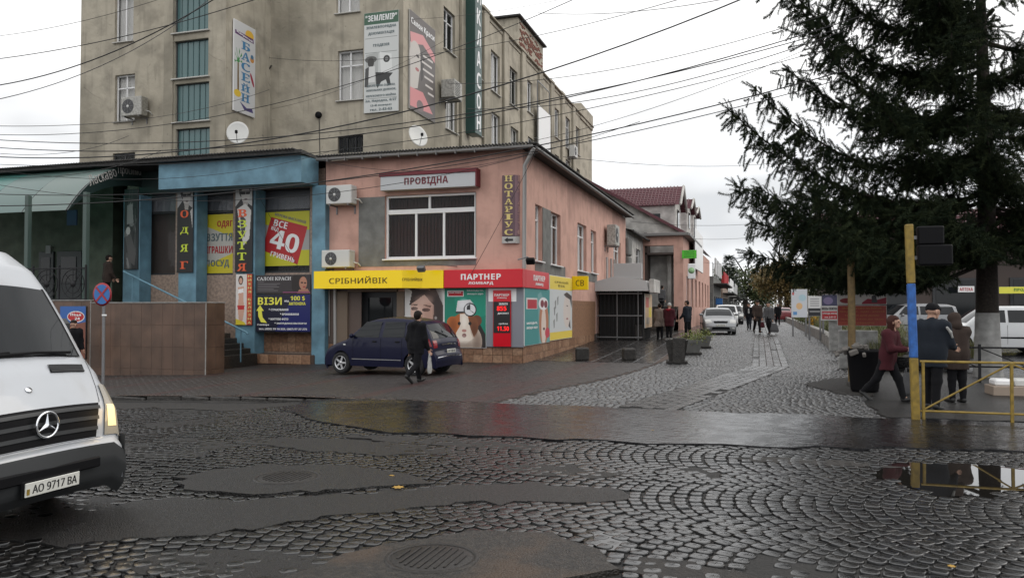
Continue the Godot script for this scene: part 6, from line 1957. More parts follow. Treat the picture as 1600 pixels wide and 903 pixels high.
func leaf_mesh(l: float, w: float) -> ArrayMesh:
	var st := S()
	quad(st, Vector3(0, 0, 0), Vector3(w / 2, l * 0.45, 0.05 * l), Vector3(0, l, 0), Vector3(-w / 2, l * 0.45, 0.05 * l))
	st.generate_normals()
	return st.commit()
func leaf_clump(parent: Node, c: Vector3, r: Vector3, n: int, size: float, c0: Color, c1: Color, sd: int) -> void:
	var rg := RandomNumberGenerator.new()
	rg.seed = sd
	var xf := []
	var cl := []
	for k in n:
		var d := Vector3(rg.randfn(), rg.randfn(), rg.randfn()).normalized() * pow(rg.randf(), 0.4)
		fn.seed = sd; fn.frequency = 1.2
		var g := fn.get_noise_3d(d.x * 2, d.y * 2, d.z * 2)
		if g < -0.32: continue
		d *= 0.85 + 0.5 * g
		var b := Basis.from_euler(Vector3(rg.randf_range(-1.2, 1.2), rg.randf() * TAU, rg.randf_range(-1.2, 1.2))).scaled(Vector3.ONE * rg.randf_range(0.7, 1.3))
		xf.append(Transform3D(b, c + Vector3(d.x * r.x, d.y * r.y, d.z * r.z)))
		cl.append(c0.lerp(c1, clampf(rg.randf() * 0.7 + g * 0.5, 0, 1)) * rg.randf_range(0.7, 1.25))
	multi("foliage", leaf_mesh(size, size * 0.55), M.leaf_many, xf, cl, parent)
func broad_tree(called: String, label: String, at: Vector3, h: float, r: float, n: int, size: float, c0: Color, c1: Color, sd: int, bare := false) -> void:
	var o := thing(called, label, "tree", at, 0, "trees at the end of the street")
	var rg := RandomNumberGenerator.new()
	rg.seed = sd
	var st := S()
	tube(st, [Vector3.ZERO, Vector3(0.1, h * 0.3, 0), Vector3(0.0, h * 0.6, 0.1), Vector3(0.05, h * 0.9, 0)], r * 0.09, r * 0.02, 8)
	obj("trunk", st, M.bark, o)
	st = S()
	for k in 26 if bare else 6:
		var y := h * rg.randf_range(0.25, 0.8)
		var d := Vector3(rg.randfn(), 0.7, rg.randfn()).normalized()
		var e := Vector3(0, y, 0) + d * r * rg.randf_range(0.6, 1.0)
		tube(st, [Vector3(0, y, 0), Vector3(0, y, 0).lerp(e, 0.5) + Vector3(0, 0.1, 0), e], r * 0.03, r * 0.006, 5)
	obj("limbs", st, M.bark, o).set_meta("kind", "stuff")
	for k in 9:
		var d := Vector3(rg.randf_range(-0.6, 0.6), rg.randf_range(-0.25, 0.32), rg.randf_range(-0.6, 0.6))
		leaf_clump(o, Vector3(d.x * r, h * (0.42 + d.y * 1.1), d.z * r), Vector3(r * 0.55, h * 0.26, r * 0.55), n / 9, size, c0, c1, sd * 10 + k)
func build_far() -> void:
	broad_tree("green_tree", "dense round green tree at the end of the market row", pg(1150, 497) + Vector3(0, 0, -75), 10.5, 6.5, 9000, 0.6, Color(0.045, 0.07, 0.03), Color(0.10, 0.11, 0.04), 3)
	broad_tree("autumn_tree", "brownish autumn tree behind the walkers at the street's end", pg(1205, 500) + Vector3(3, 0, -45), 8.6, 5.6, 9000, 0.46, Color(0.10, 0.08, 0.025), Color(0.17, 0.10, 0.03), 4)
	broad_tree("green_tree", "darker green bush-like tree right of the autumn tree", pg(1230, 500) + Vector3(6, 0, -25), 7.4, 5.2, 9000, 0.42, Color(0.05, 0.06, 0.022), Color(0.09, 0.09, 0.03), 5)
	broad_tree("bare_tree", "tall thinning pale tree rising above the autumn tree", pg(1200, 497) + Vector3(3, 0, -65), 15.0, 5.0, 2600, 0.38, Color(0.24, 0.20, 0.13), Color(0.32, 0.26, 0.16), 6, true)
	var o := thing("far_spruce", "small dark spruce tip above the far market roofs", "tree", pd(1140, 478, 130.0) * Vector3(1, 0, 1))
	var st := S()
	tube(st, [Vector3.ZERO, Vector3(0, 10.2, 0)], 0.2, 0.03, 6)
	obj("trunk", st, M.bark, o)
	var xf := []
	var cl := []
	rng.seed = 90
	for k in 900:
		var t := rng.randf()
		var a := rng.randf() * TAU
		var rr := 2.4 * (1.0 - t) * rng.randf_range(0.3, 1.0) + 0.1
		xf.append(Transform3D(Basis.from_euler(Vector3(rng.randf_range(1.2, 2.0), -a + PI / 2, 0)), Vector3(cos(a) * rr, 3.0 + 7.2 * t, sin(a) * rr)))
		cl.append(Color(0.02, 0.032, 0.02) * rng.randf_range(0.7, 1.3))
	multi("foliage", leaf_mesh(0.9, 0.35), M.leaf_many, xf, cl, o)

# ---------------------------------------------------------------- the right-hand side
func build_bed() -> void:
	rng.seed = 14
	var kb := thing("bed_kerb", "pale stone kerb of the flower bed along the side street", "kerb")
	var z := -21.4
	while z > -92.0:
		var l := rng.randf_range(0.75, 1.0) if z > -50 else 2.5
		var st := S()
		bx(st, Vector3.ZERO, Vector3(0.24, 0.75, l - 0.02), 0.025)
		obj("kerb_stone", st, M.kerb, kb).transform = Transform3D(Basis.from_euler(Vector3(rng.randf_range(-0.012, 0.012), rng.randf_range(-0.015, 0.015), rng.randf_range(-0.03, 0.03))), Vector3(2.46, ground(2.4, z) + 0.05 + rng.randf_range(-0.01, 0.01), z - l / 2))
		z -= l
	var st := S()
	grid(st, steps(2.55, 5.4, 6), steps(-21.6, -90, 40), func(x: float, zz: float) -> float: return ground(x, zz) + 0.36)
	struct(obj("flower_bed_ground", st, M.earth))
	# strappy plants and grass in the bed
	var blade := S()
	var pts := [Vector3(0, 0, 0), Vector3(0.02, 0.2, 0), Vector3(0.09, 0.36, 0), Vector3(0.2, 0.42, 0)]
	for k in 3:
		var w0 := 0.012 * (1.0 - k / 3.5)
		var w1 := 0.012 * (1.0 - (k + 1) / 3.5)
		quad(blade, pts[k] - Vector3(0, 0, w0), pts[k] + Vector3(0, 0, w0), pts[k + 1] + Vector3(0, 0, w1), pts[k + 1] - Vector3(0, 0, w1))
	blade.generate_normals()
	var xf := []
	var cl := []
	for t in 420:
		var p := Vector2(rng.randf_range(2.62, 5.2), -21.7 - 48.0 * pow(rng.randf(), 1.5))
		var s := rng.randf_range(0.6, 1.25)
		for k in 22:
			xf.append(Transform3D(Basis(Vector3.UP, rng.randf() * TAU).scaled(Vector3.ONE * s * rng.randf_range(0.7, 1.2)), Vector3(p.x + rng.randf_range(-0.1, 0.1), ground(p.x, p.y) + 0.35, p.y + rng.randf_range(-0.1, 0.1))))
			cl.append(Color(0.085, 0.115, 0.04).lerp(Color(0.17, 0.15, 0.06), rng.randf()) * rng.randf_range(0.7, 1.2))
	var g := multi("grass", blade.commit(), M.leaf_many, xf, cl, self)
	tag(g, "strappy green grass and lilies filling the flower bed", "plants")
	for e in [[1272, 498, "orange flowering bush in the bed near the kerb", Color(0.55, 0.26, 0.02), Color(0.5, 0.34, 0.03), 0.28], [1288, 502, "yellow green bush beside the orange flowers", Color(0.22, 0.24, 0.03), Color(0.4, 0.34, 0.04), 0.36], [1258, 495, "low dark green bush at the bed's far part", Color(0.06, 0.09, 0.03), Color(0.1, 0.12, 0.04), 0.4]]:
		var p := pg(e[0], 520)
		p.y += 0.4
		var b := thing("flower_bush", e[2], "bush", p, 0, "bushes in the flower bed")
		st = S()
		for k in 5: tube(st, [Vector3.ZERO, Vector3(rng.randf_range(-0.2, 0.2), 0.25, rng.randf_range(-0.2, 0.2))], 0.01, 0.004, 5)
		obj("stems", st, M.bark, b).set_meta("kind", "stuff")
		leaf_clump(b, Vector3(0, e[5] * 0.7, 0), Vector3(e[5] * 1.3, e[5], e[5] * 1.3), 420, 0.08, e[3], e[4], int(e[0]))
	# notice boards standing in the bed
	var dz := -24.0
	var r := rf(1309, 477, 509, 1386, -22.0)
	var P := Print.new(380, 170, Color8(140, 44, 34))
	P.ell(0.2, 0.9, 0.4, 0.1, Color8(150, 60, 40)); P.soften(3)
	var b := board("red_notice_board", "wide red notice board with orange lettering behind the rusty pole", "notice board", Transform3D(Basis(), Vector3(0, 0, -22.0)), r, 0.05, P.done("red_notice", 0.4), M.old_frame)
	for k in 5: on(b, r, 0.05, ["ЗАПРОШУЄМО НА РИНОК", "ПРОДУКТИ · ОДЯГ · ВЗУТТЯ", "ТОВАРИ ДЛЯ ДОМУ", "ЩОДНЯ З 8:00 ДО 18:00", "ОПТ І РОЗДРІБ"][k].replace("·", "-"), 0.5, 0.14 + k * 0.18, [0.8, 0.9, 0.7, 0.86, 0.5][k], 0.09, mat("dull_orange_ink", lin(0.36, 0.13, 0.04), 0.6))
	var r2 := rf(1309, 455, 477, 1386, -22.0)
	P = Print.new(380, 110, Color8(176, 172, 170))
	P.pts([0.5, 0.9, 0.62, 0.6, 0.8, 0.7, 1, 0.5, 1, 1, 0.5, 1], Color8(130, 30, 50)); P.pts([0.7, 0.4, 0.78, 0.3, 0.82, 0.9, 0.7, 0.9], Color8(60, 60, 64)); P.ell(0.2, 0.75, 0.16, 0.2, Color8(120, 40, 46)); P.soften(2)
	board("picture_board", "torn pale picture board right above the red notice board", "notice board", Transform3D(Basis(), Vector3(0, 0, -22.0)), Rect2(r2.position.x, r2.position.y + 0.02, r2.size.x, r2.size.y), 0.05, P.done("picture_print"), M.old_frame)
	for u in [1322.0, 1352.0]:
		var q := pz(u, 520, -22.06)
		st = S(); bx(st, Vector3(q.x, ground(q.x, -22) + 0.5, -22.12), Vector3(0.34 if u < 1330.0 else 0.62, 1.0, 0.14), 0.02)
		tag(obj("board_pedestal", st, M.whitewash), "pale narrow pedestal under the red notice board" if u < 1330.0 else "pale wide pedestal slab under the red notice board", "pedestal")
	var r3 := rf(1283, 478, 501, 1312, -25.0)
	P = Print.new(160, 120, Color8(200, 198, 196))
	P.rect(0.05, 0.36, 0.9, 0.56, Color8(186, 60, 66)); P.soften(2)
	b = board("small_red_white_board", "small red and white board left of the red notice board", "notice board", Transform3D(Basis(), Vector3(0, 0, -25.0)), r3, 0.05, P.done("small_notice"), M.old_frame)
	on(b, r3, 0.05, "ВЕСЬ СЕКТОР", 0.5, 0.18, 0.86, 0.16, M.ink)
	on(b, r3, 0.05, "ОРЕНДА МІСЦЬ", 0.5, 0.52, 0.8, 0.13, M.white_ink)
	on(b, r3, 0.05, "тел. 2-41-17", 0.5, 0.76, 0.6, 0.12, M.white_ink)
	st = S(); bx(st, Vector3(r3.get_center().x + 0.15, 0.9, -25.1), Vector3(0.36, 1.2, 0.1), 0.02); tag(obj("board_pedestal", st, M.whitewash), "pale pedestal under the small red and white board", "pedestal")
	for e in [[1237, 452, 496, 1262, -38.0, 0, "map board with pale coloured patches far along the bed", "map_board"], [1263, 462, 494, 1284, -33.0, 1, "white and black text board right of the map board", "text_board"], [1284, 460, 480, 1310, -30.0, 2, "dark violet poster board above the small red and white one", "violet_board"]]:
		var q := rf(e[0], e[1], e[2], e[3], e[4])
		P = Print.new(160, 220, [Color8(196, 200, 206), Color8(206, 206, 206), Color8(60, 60, 84)][e[5]])
		if e[5] == 0:
			P.ell(0.5, 0.6, 0.2, 0.12, Color8(214, 176, 130)); P.ell(0.7, 0.3, 0.24, 0.12, Color8(170, 196, 206)); P.rect(0.05, 0.1, 0.12, 0.1, Color8(190, 90, 90)); P.rect(0.1, 0.8, 0.25, 0.12, Color8(90, 140, 190))
		elif e[5] == 1:
			P.rect(0, 0.62, 1, 0.38, Color8(40, 42, 46)); P.rect(0.1, 0.75, 0.8, 0.06, Color8(150, 150, 150))
			for k in 4: P.rect(0.15, 0.14 + k * 0.11, 0.7, 0.04, Color8(120, 120, 124))
		else: P.ell(0.4, 0.5, 0.3, 0.3, Color8(110, 100, 130))
		P.soften(2)
		var bb := board(e[7], e[6], "notice board", front(e[4]), q, 0.08, P.done(e[7] + "_print"), M.old_frame)
		st = S()
		for s in [-0.4, 0.4]: bx(st, Vector3(q.size.x * s, -0.45, 0.03), Vector3(0.07, 1.0, 0.06), 0.01)
		obj("post", st, M.metal_grey, bb)
	# rusty pole, painted pole with speaker-like boxes, yellow railing
	var p := pg(1332, 603)
	var rp := thing("rusty_pole", "slim mustard coloured rusty pole in front of the red notice board", "pole", p)
	st = S(); tube(st, [Vector3(0, -0.1, 0), Vector3(0.01, 1.6, 0), Vector3(0, 2.75, 0)], 0.075, 0.07, 12); obj("shaft", st, M.pole_rust, rp)
	st = S(); lathe(st, [Vector2(0.10, 0.0), Vector2(0.10, 0.06), Vector2(0.075, 0.09)], 12); obj("collar", st, M.dark_kerb, rp)
	p = pg(1432, 656)
	var yp := thing("painted_pole", "square pole painted yellow and blue in bands holding two dark boxes", "pole", p)
	var t0 := -(480.0 - 350.0)
	var sc := Vector2(p.x, p.z).length() / Vector2(ray(1430, 480).x, ray(1430, 480).z).length()
	var hy := func(v: float) -> float: return 1.6 + ray(1430, v).y * sc - p.y
	var seg := [[-0.1, hy.call(559), M.pole_yellow], [hy.call(559), hy.call(443), M.pole_blue], [hy.call(443), hy.call(350), M.pole_yellow]]
	for e in seg:
		st = S()
		var lean := Transform3D(Basis(Vector3.BACK, 0.022), Vector3.ZERO)
		bx(st, Vector3(0, (e[0] + e[1]) / 2, 0), Vector3(0.105, e[1] - e[0] - 0.001, 0.105), 0.012, lean)
		obj("shaft", st, e[2], yp)
	var sgl := thing("signal_box", "two dark boxes of a traffic signal seen from behind beside the painted pole", "traffic signal", p + Vector3(0, hy.call(420), -0.06))
	st = S(); bx(st, Vector3(0.22, hy.call(368) - hy.call(420), 0), Vector3(0.34, hy.call(353) - hy.call(382), 0.18), 0.02); obj("upper_housing", st, M.black_plastic, sgl)
	st = S(); bx(st, Vector3(0.27, hy.call(399) - hy.call(420), 0.02), Vector3(0.44, hy.call(383) - hy.call(415), 0.2), 0.02); obj("lower_housing", st, M.black_plastic, sgl)
	st = S(); bx(st, Vector3(0.04, 0.45, 0), Vector3(0.1, 0.05, 0.05)); bx(st, Vector3(0.04, 0.16, 0), Vector3(0.1, 0.05, 0.05)); obj("bracket", st, M.metal_grey, sgl)
	# railing
	var ra := thing("yellow_railing", "yellow painted pipe railing with slanted braces by the crossing", "railing", p)
	var top := 0.83
	st = S(); tube(st, [Vector3(0.06, top, 0), Vector3(5.5, top, -0.05)], 0.018, -1, 8); obj("rail", st, M.pole_yellow, ra)
	st = S(); tube(st, [Vector3(0.06, 0.13, 0), Vector3(5.5, 0.12, -0.05)], 0.016, -1, 8); obj("rail", st, M.pole_yellow, ra)
	for k in 4:
		var xx := 0.1 + k * 1.10
		st = S(); bx(st, Vector3(xx, top / 2, 0.0), Vector3(0.04, top, 0.04), 0.006); obj("post", st, M.pole_yellow, ra)
		st = S()
		if k % 2 == 0: tube(st, [Vector3(xx + 0.02, 0.16, 0.0), Vector3(xx + 1.08, top - 0.02, 0.0)], 0.014, -1, 6)
		else: tube(st, [Vector3(xx + 0.02, top - 0.02, 0.0), Vector3(xx + 1.08, 0.3, 0.0)], 0.014, -1, 6)
		obj("brace", st, M.pole_yellow, ra)
	# low dark fence by the trunk
	var df := thing("low_iron_fence", "low dark iron fence with crossed braces in front of the white van", "fence", pg(1545, 600))
	st = S()
	for y in [0.35, 0.75]: tube(st, [Vector3(-1.1, y, 0), Vector3(3.0, y + 0.02, 0)], 0.02, -1, 6)
	obj("rail", st, M.black_iron, df)
	for k in 5:
		st = S(); bx(st, Vector3(-1.1 + k * 0.95, 0.4, 0), Vector3(0.05, 0.85, 0.05), 0.006); obj("post", st, M.black_iron, df)
		st = S(); tube(st, [Vector3(-1.1 + k * 0.95, 0.75, 0), Vector3(-0.2 + k * 0.95, 0.35, 0.02)], 0.012, -1, 5); obj("brace", st, M.black_iron, df)
	# box of goods on the ground and a bin
	p = pg(1585, 618)
	var cr := thing("goods_box", "low cardboard box of packaged goods on the ground behind the yellow railing", "box", p, 0.05)
	st = S(); bx(st, Vector3(0.1, 0.09, 0), Vector3(1.0, 0.18, 0.5), 0.01); obj("carton", st, mat("carton", lin(0.30, 0.24, 0.19), 0.8), cr)
	for k in 3:
		st = S(); bx(st, Vector3(-0.2 + k * 0.32, 0.24, 0), Vector3(0.3, 0.12 + 0.02 * k, 0.36), 0.03); obj("packet", st, [M.white_ink, M.unit_white, M.yellow_ink][k], cr)
	p = pg(1352, 612)
	var bn := thing("black_bin", "black plastic waste bin overflowing with litter beside the rusty pole", "bin", p)
	st = S(); lathe(st, [Vector2(0.0, 0.0), Vector2(0.23, 0.0), Vector2(0.25, 0.06), Vector2(0.31, 0.74), Vector2(0.33, 0.76), Vector2(0.33, 0.80), Vector2(0.30, 0.80), Vector2(0.29, 0.72), Vector2(0.0, 0.70)], 20); obj("drum", st, M.black_plastic, bn)
	st = S()
	for k in 14: bx(st, Vector3(rng.randf_range(-0.2, 0.2), 0.78 + rng.randf() * 0.1, rng.randf_range(-0.2, 0.2)), Vector3(rng.randf_range(0.06, 0.2), rng.randf_range(0.03, 0.1), rng.randf_range(0.06, 0.16)), 0.015, Transform3D(Basis.from_euler(Vector3(rng.randf() * 0.4, 0, rng.randf() * 0.4)), Vector3.ZERO))
	var lt := obj("litter", st, mat("litter_grey", lin(0.12, 0.11, 0.1), 0.8), bn)
	lt.set_meta("kind", "stuff")
	p = pg(1384, 628)
	# market hall behind the tree
	var mz := -44.0
	var ml := pz(1300, 450, mz).x
	var mh := thing("market_hall", "long dark market hall with dull red roof behind the spruce and parked cars", "building")
	st = S(); bx(st, Vector3(ml + 25.0, 2.2, mz - 5), Vector3(50, 4.8, 10), 0.02); obj("wall", st, M.dark_brown, mh)
	var ey := pz(1560, 372, mz + 1.2).y
	var ry := pz(1560, 325, mz - 5.0).y
	st = S()
	for k in 10:
		var a := Vector3(0, lerpf(ey, ry, k / 10.0), mz + 1.2 - 6.2 * k / 10.0)
		var c := Vector3(0, lerpf(ey, ry, (k + 1) / 10.0), mz + 1.2 - 6.2 * (k + 1) / 10.0)
		quad(st, Vector3(ml - 0.5, a.y + 0.06, a.z), Vector3(ml + 50.5, a.y + 0.06, a.z), Vector3(ml + 50.5, c.y, c.z), Vector3(ml - 0.5, c.y, c.z))
		quad(st, Vector3(ml - 0.5, a.y - 0.02, a.z), Vector3(ml + 50.5, a.y - 0.02, a.z), Vector3(ml + 50.5, a.y + 0.06, a.z), Vector3(ml - 0.5, a.y + 0.06, a.z))
	quad(st, Vector3(ml - 0.5, ry, mz - 5), Vector3(ml + 50.5, ry, mz - 5), Vector3(ml + 50.5, ey, mz - 11.2), Vector3(ml - 0.5, ey, mz - 11.2))
	obj("roof", st, M.red_roof, mh)
	for k in 9:
		st = S(); bx(st, Vector3(ml + 2.5 + k * 3.4, 1.9, mz + 0.03), Vector3(2.4, 2.3, 0.1), 0.01); var w := obj("window", st, M.dark_frame, mh)
		st = S(); bx(st, Vector3(ml + 2.5 + k * 3.4, 1.95, mz + 0.09), Vector3(2.1, 2.0, 0.03)); obj("pane", st, M.car_glass, w)
	var r5 := rf(1497, 447, 457, 1523, mz + 1.0)
	b = board("white_red_shop_sign", "white shop sign with red lettering on the market hall left of the trunk", "sign", front(mz + 1.0), r5, 0.1, M.white_ink, M.metal_grey)
	on(b, r5, 0.1, "АПТЕКА", 0.5, 0.5, 0.8, 0.5, M.red_ink)
	r5 = rf(1561, 448, 459, 1640, mz + 1.0)
	b = board("yellow_shop_sign", "yellow shop sign on the market hall right of the trunk", "sign", front(mz + 1.0), r5, 0.1, M.yellow_ink, M.metal_grey)
	on(b, r5, 0.1, "ПРОДУКТИ", 0.55, 0.5, 0.5, 0.5, mat("sign_green_ink", lin(0.05, 0.2, 0.04), 0.6))

# ---------------------------------------------------------------- the big spruce
func sprig_mesh(sd: int) -> ArrayMesh: # a drooping twig about 0.4 m long with needles all round
	var rg := RandomNumberGenerator.new()
	rg.seed = sd
	var st := S()
	tube(st, [Vector3.ZERO, Vector3(0, -0.2, 0.03), Vector3(0, -0.42, 0.02)], 0.006, 0.003, 3, false)
	for k in 64:
		var t := (k + 0.5) / 64.0
		var b := Vector3(0, -0.42 * t, 0.04 * sin(t * PI))
		var a := k * 2.4
		var d := Vector3(cos(a), -0.55, sin(a)).normalized() * rg.randf_range(0.05, 0.085)
		var s := d.cross(Vector3(rg.randf(), rg.randf(), rg.randf())).normalized() * 0.0095
		tri(st, b - s, b + s, b + d)
	st.generate_normals()
	return st.commit()
func build_spruce() -> void:
	rng.seed = 41
	var base := pg(1545, 590)
	var o := thing("spruce_tree", "huge dark spruce with drooping boughs and a whitewashed trunk foot", "tree", base)
	var H := 17.0
	var st := S()
	tube(st, [Vector3(0, 1.45, 0), Vector3(0.02, 4.5, 0), Vector3(-0.05, 9, 0), Vector3(0, H, 0)], 0.235, 0.03, 14)
	obj("trunk", st, M.bark, o)
	st = S()
	tube(st, [Vector3(0, -0.1, 0), Vector3(0, 0.12, 0), Vector3(0, 0.5, 0), Vector3(0, 1.47, 0)], 0.33, 0.242, 14, true)
	obj("whitewashed_trunk_foot", st, M.whitewash, o)
	var xf := [[], [], []]
	var cl := [[], [], []]
	var right := Basis(Vector3.UP, yaw) * Vector3.RIGHT
	var away := Basis(Vector3.UP, yaw) * Vector3.FORWARD
	var dirs := []
	# boughs that show against the sky: [azimuth from picture-left towards the viewer, height of root, length, rise of the tip]
	for e in [[0.10, 3.3, 5.9, 1.0], [0.05, 4.2, 5.9, 1.9], [-0.12, 5.0, 5.1, 1.9], [0.2, 6.0, 4.6, 2.2], [0.05, 7.2, 5.4, 2.6], [-0.2, 8.2, 4.6, 2.4], [0.35, 8.4, 4.2, 1.6], [0.0, 9.4, 4.4, 1.8], [0.5, 2.9, 5.4, 0.2], [-0.4, 2.8, 5.2, 0.2], [0.25, 2.6, 4.6, -0.2], [0.8, 3.2, 4.4, 0.4], [1.1, 4.4, 3.4, 0.8], [0.9, 6.0, 3.4, 1.0], [-0.8, 4.0, 4.6, 0.8], [0.6, 5.0, 4.2, 1.0], [0.15, 2.9, 4.8, 0.5], [-0.15, 3.1, 5.2, 0.6], [0.35, 3.3, 5.0, 0.7], [-0.3, 3.6, 5.0, 1.0], [2.9, 3.4, 4.0, 0.5], [2.5, 3.2, 4.2, 0.3], [-2.8, 4.0, 4.2, 0.8], [1.5, 3.4, 3.6, 0.3], [2.0, 3.8, 3.8, 0.5], [-0.6, 6.4, 4.4, 1.4], [0.7, 7.4, 3.4, 1.2]]:
		dirs.append([(-right).rotated(Vector3.UP, e[0]), e[1], e[2], e[3]])
	for k in 29:
		var y := 3.2 + 11.9 * pow(k / 29.0, 1.25)
		var a := k * 2.39996
		var l := (4.3 - 0.29 * (y - 2.5)) * rng.randf_range(0.6, 1.05)
		dirs.append([Vector3(cos(a), 0, sin(a)), y, l, 0.22 * l * rng.randf_range(0.3, 1.2)])
	var M3 := []
	for k in 3: M3.append(sprig_mesh(50 + k))
	for e in dirs:
		var d: Vector3 = e[0]
		var pts := []
		var n := 9
		var sidev := d.cross(Vector3.UP)
		for k in n:
			var t := k / (n - 1.0)
			var dip: float = -0.55 * sin(t * PI) * minf(1.0, e[2] / 5.0) + e[3] * t * t * 1.0
			pts.append(Vector3(0, e[1], 0) + d * e[2] * t + Vector3(0, dip, 0) + sidev * 0.25 * sin(t * 3.0 + e[1]))
		st = S()
		tube(st, pts, 0.055, 0.012, 6)
		obj("bough", st, M.bark, o)
		# bottle-brush sprays all round the bough, then side twigs with their own sprays
		var spray := func(p: Vector3, t: float, size: float, along: Vector3) -> void:
			var ph := rng.randf() * TAU
			var dir := (along * rng.randf_range(0.1, 0.9) + sidev * cos(ph) + Vector3.UP * (sin(ph) * 0.75 - 0.45)).normalized()
			var sc := rng.randf_range(0.6, 1.2) * size
			var low: float = minf(p.y, p.y + dir.y * 0.42 * sc)
			if low < (1.85 if p.dot(right) < -1.6 else 2.4): return
			var v := rng.randi() % 3
			xf[v].append(Transform3D(Basis(Quaternion(Vector3.DOWN, dir)).scaled(Vector3.ONE * sc), p))
			cl[v].append(Color(0.013, 0.021, 0.012).lerp(Color(0.034, 0.044, 0.02), pow(rng.randf(), 1.5)))
		var m := int(e[2] * 13.0)
		for j in m:
			var t: float = 0.12 + 0.88 * (j + rng.randf()) / m
			var fi := t * (n - 1)
			var i0 := mini(int(fi), n - 2)
			var p: Vector3 = pts[i0].lerp(pts[i0 + 1], fi - i0)
			var ahead: Vector3 = (pts[i0 + 1] - pts[i0]).normalized()
			for g in 4: spray.call(p, t, 1.05 if t < 0.85 else 0.7, ahead)
			if t > 0.97: spray.call(p, t, 0.9, ahead * 6.0)
			if j % 2: continue
			for s in [-1.0, 1.0]:
				if rng.randf() < 0.15: continue
				var w: float = (0.2 + 0.75 * sin(minf(1.0, (1.0 - t) * 1.6 + 0.1) * PI * 0.5)) * rng.randf_range(0.4, 1.15)
				var out: Vector3 = (sidev * s + d * rng.randf_range(0.3, 0.9) + Vector3(0, rng.randf_range(-0.55, 0.2), 0)).normalized()
				var q := int(maxf(2.0, w * 7.5))
				for g in q:
					var u := (g + rng.randf()) / q
					for h in 2: spray.call(p + out * w * u + Vector3(0, -0.35 * u * u * w, 0), t, 0.85, out)
	for v in 3: multi("foliage", M3[v], M.needles, xf[v], cl[v], o)

# ---------------------------------------------------------------- overhead cables
func build_cables() -> void:
	var list := [
		# [from u, v, z, to u, v, z, sag, radius, label]
		[-40, 243, -13, 1340, -80, -14, 1.1, 0.015, "thickest black overhead cable rising from the canopy to the top right sky"],
		[-40, 228, -13, 1350, 24, -15, 0.9, 0.012, "cable dipping over the annex roof and rising to the spruce top"],
		[-40, 216, -13, 1330, 40, -15, 0.8, 0.011, "thin cable crossing the grey wall just below the pool sign"],
		[-40, 322, -12.5, 1330, 108, -15, 0.6, 0.013, "cable running over the blue fascia up past the downpipe corner"],
		[-40, 302, -12.5, 1300, 128, -16, 0.7, 0.010, "thin cable over the pink front meeting the spruce boughs"],
		[-40, 96, -13, 560, -60, -14, 0.3, 0.010, "thin cable in the upper left sky, topmost of its bundle"],
		[-40, 138, -13, 420, -60, -14, 0.5, 0.014, "twisted cable at the left sky running past the tilted window"],
		[-40, 162, -13, 360, -30, -20, 0.6, 0.012, "sagging cable at the left sky ending on the grey wall"],
		[-40, 196, -13, 420, 140, -24, 0.4, 0.009, "cable across the grey wall's left edge above the cooling unit"],
		[-40, 275, -12.5, 250, 236, -20, 0.3, 0.009, "low cable in the left sky ending at the canopy's back beam"],
		[-40, 236, -13, 200, 212, -22, 0.3, 0.009, "cable reaching the grey corner from the left sky"],
		[420, 90, -26.5, 1250, -60, -17, 0.8, 0.009, "thin cable from the hooks on the grey wall to the upper sky"],
		[700, 130, -20, 1330, 10, -15, 0.4, 0.008, "faint cable passing the blank white board on the grey side"],
		[730, 170, -20, 1320, 48, -15, 0.4, 0.010, "cable passing in front of the green box sign to the tree"],
		[880, 245, -24, 1250, 250, -40, 0.3, 0.010, "faint cable in the pale sky beyond the grey building's end"],
		[985, 346, -36, 1280, 338, -40, 0.3, 0.010, "upper of two cables across the street before the red roof"],
		[1070, 372, -44, 1280, 352, -42, 0.3, 0.010, "lower of two cables across the street before the red roof"],
		[1100, 410, -60, 1260, 398, -50, 0.3, 0.010, "farthest cable crossing over the market row"],
		[-40, 255, -13, 1330, 66, -15, 0.75, 0.008, "thin cable just under the pair that meets the spruce's upper boughs"],
		[-40, 209, -13, 1000, -50, -14, 0.9, 0.008, "fine cable climbing steeply across the banners to the top edge"],
		[-40, 282, -12.6, 1000, 190, -15, 0.9, 0.007, "fine cable sagging along the top of the blue fascia"],
		[425, 170, -26.5, 700, 60, -24, 0.3, 0.006, "fine wire from the pool sign's edge to the grey corner"],
		[-40, 60, -13, 420, -70, -14, 0.3, 0.006, "fine wire in the upper left corner of the sky"],
		[-40, 262, -12.6, 520, 235, -20, 0.5, 0.007, "low fine wire in front of the canopy's lettered end"],
		[650, 245, -22, 1300, 60, -17, 0.5, 0.007, "fine wire leaving the annex roof towards the spruce"],
		[640, 30, -26.6, 1000, -30, -20, 0.2, 0.006, "fine wire from the salon banner's bracket to the top edge"],
		[840, 20, -22, 1300, -40, -17, 0.3, 0.009, "short stretch of cable high over the parapet"],
		[500, 250, -20.9, 830, 240, -21.0, 0.4, 0.008, "slack cable looped along the top of the pink front"],
		[836, 240, -21, 735, 430, -21.2, 0.05, 0.008, "thin wire slanting down the pink front to the fascia lamp"],
		[395, 290, -20.4, 470, 425, -21.4, 0.02, 0.007, "thin wire slanting across the sale poster window"],
	]
	for e in list:
		var a := pz(e[0], e[1], e[2])
		var b := pz(e[3], e[4], e[5])
		var pts := []
		for k in 25:
			var t := k / 24.0
			pts.append(a.lerp(b, t) - Vector3(0, e[6] * 4.0 * t * (1.0 - t), 0))
		var st := S()
		tube(st, pts, e[7] * 0.85, -1, 6)
		tag(obj("overhead_cable", st, M.cable), e[8], "cable", "cables over the crossing")
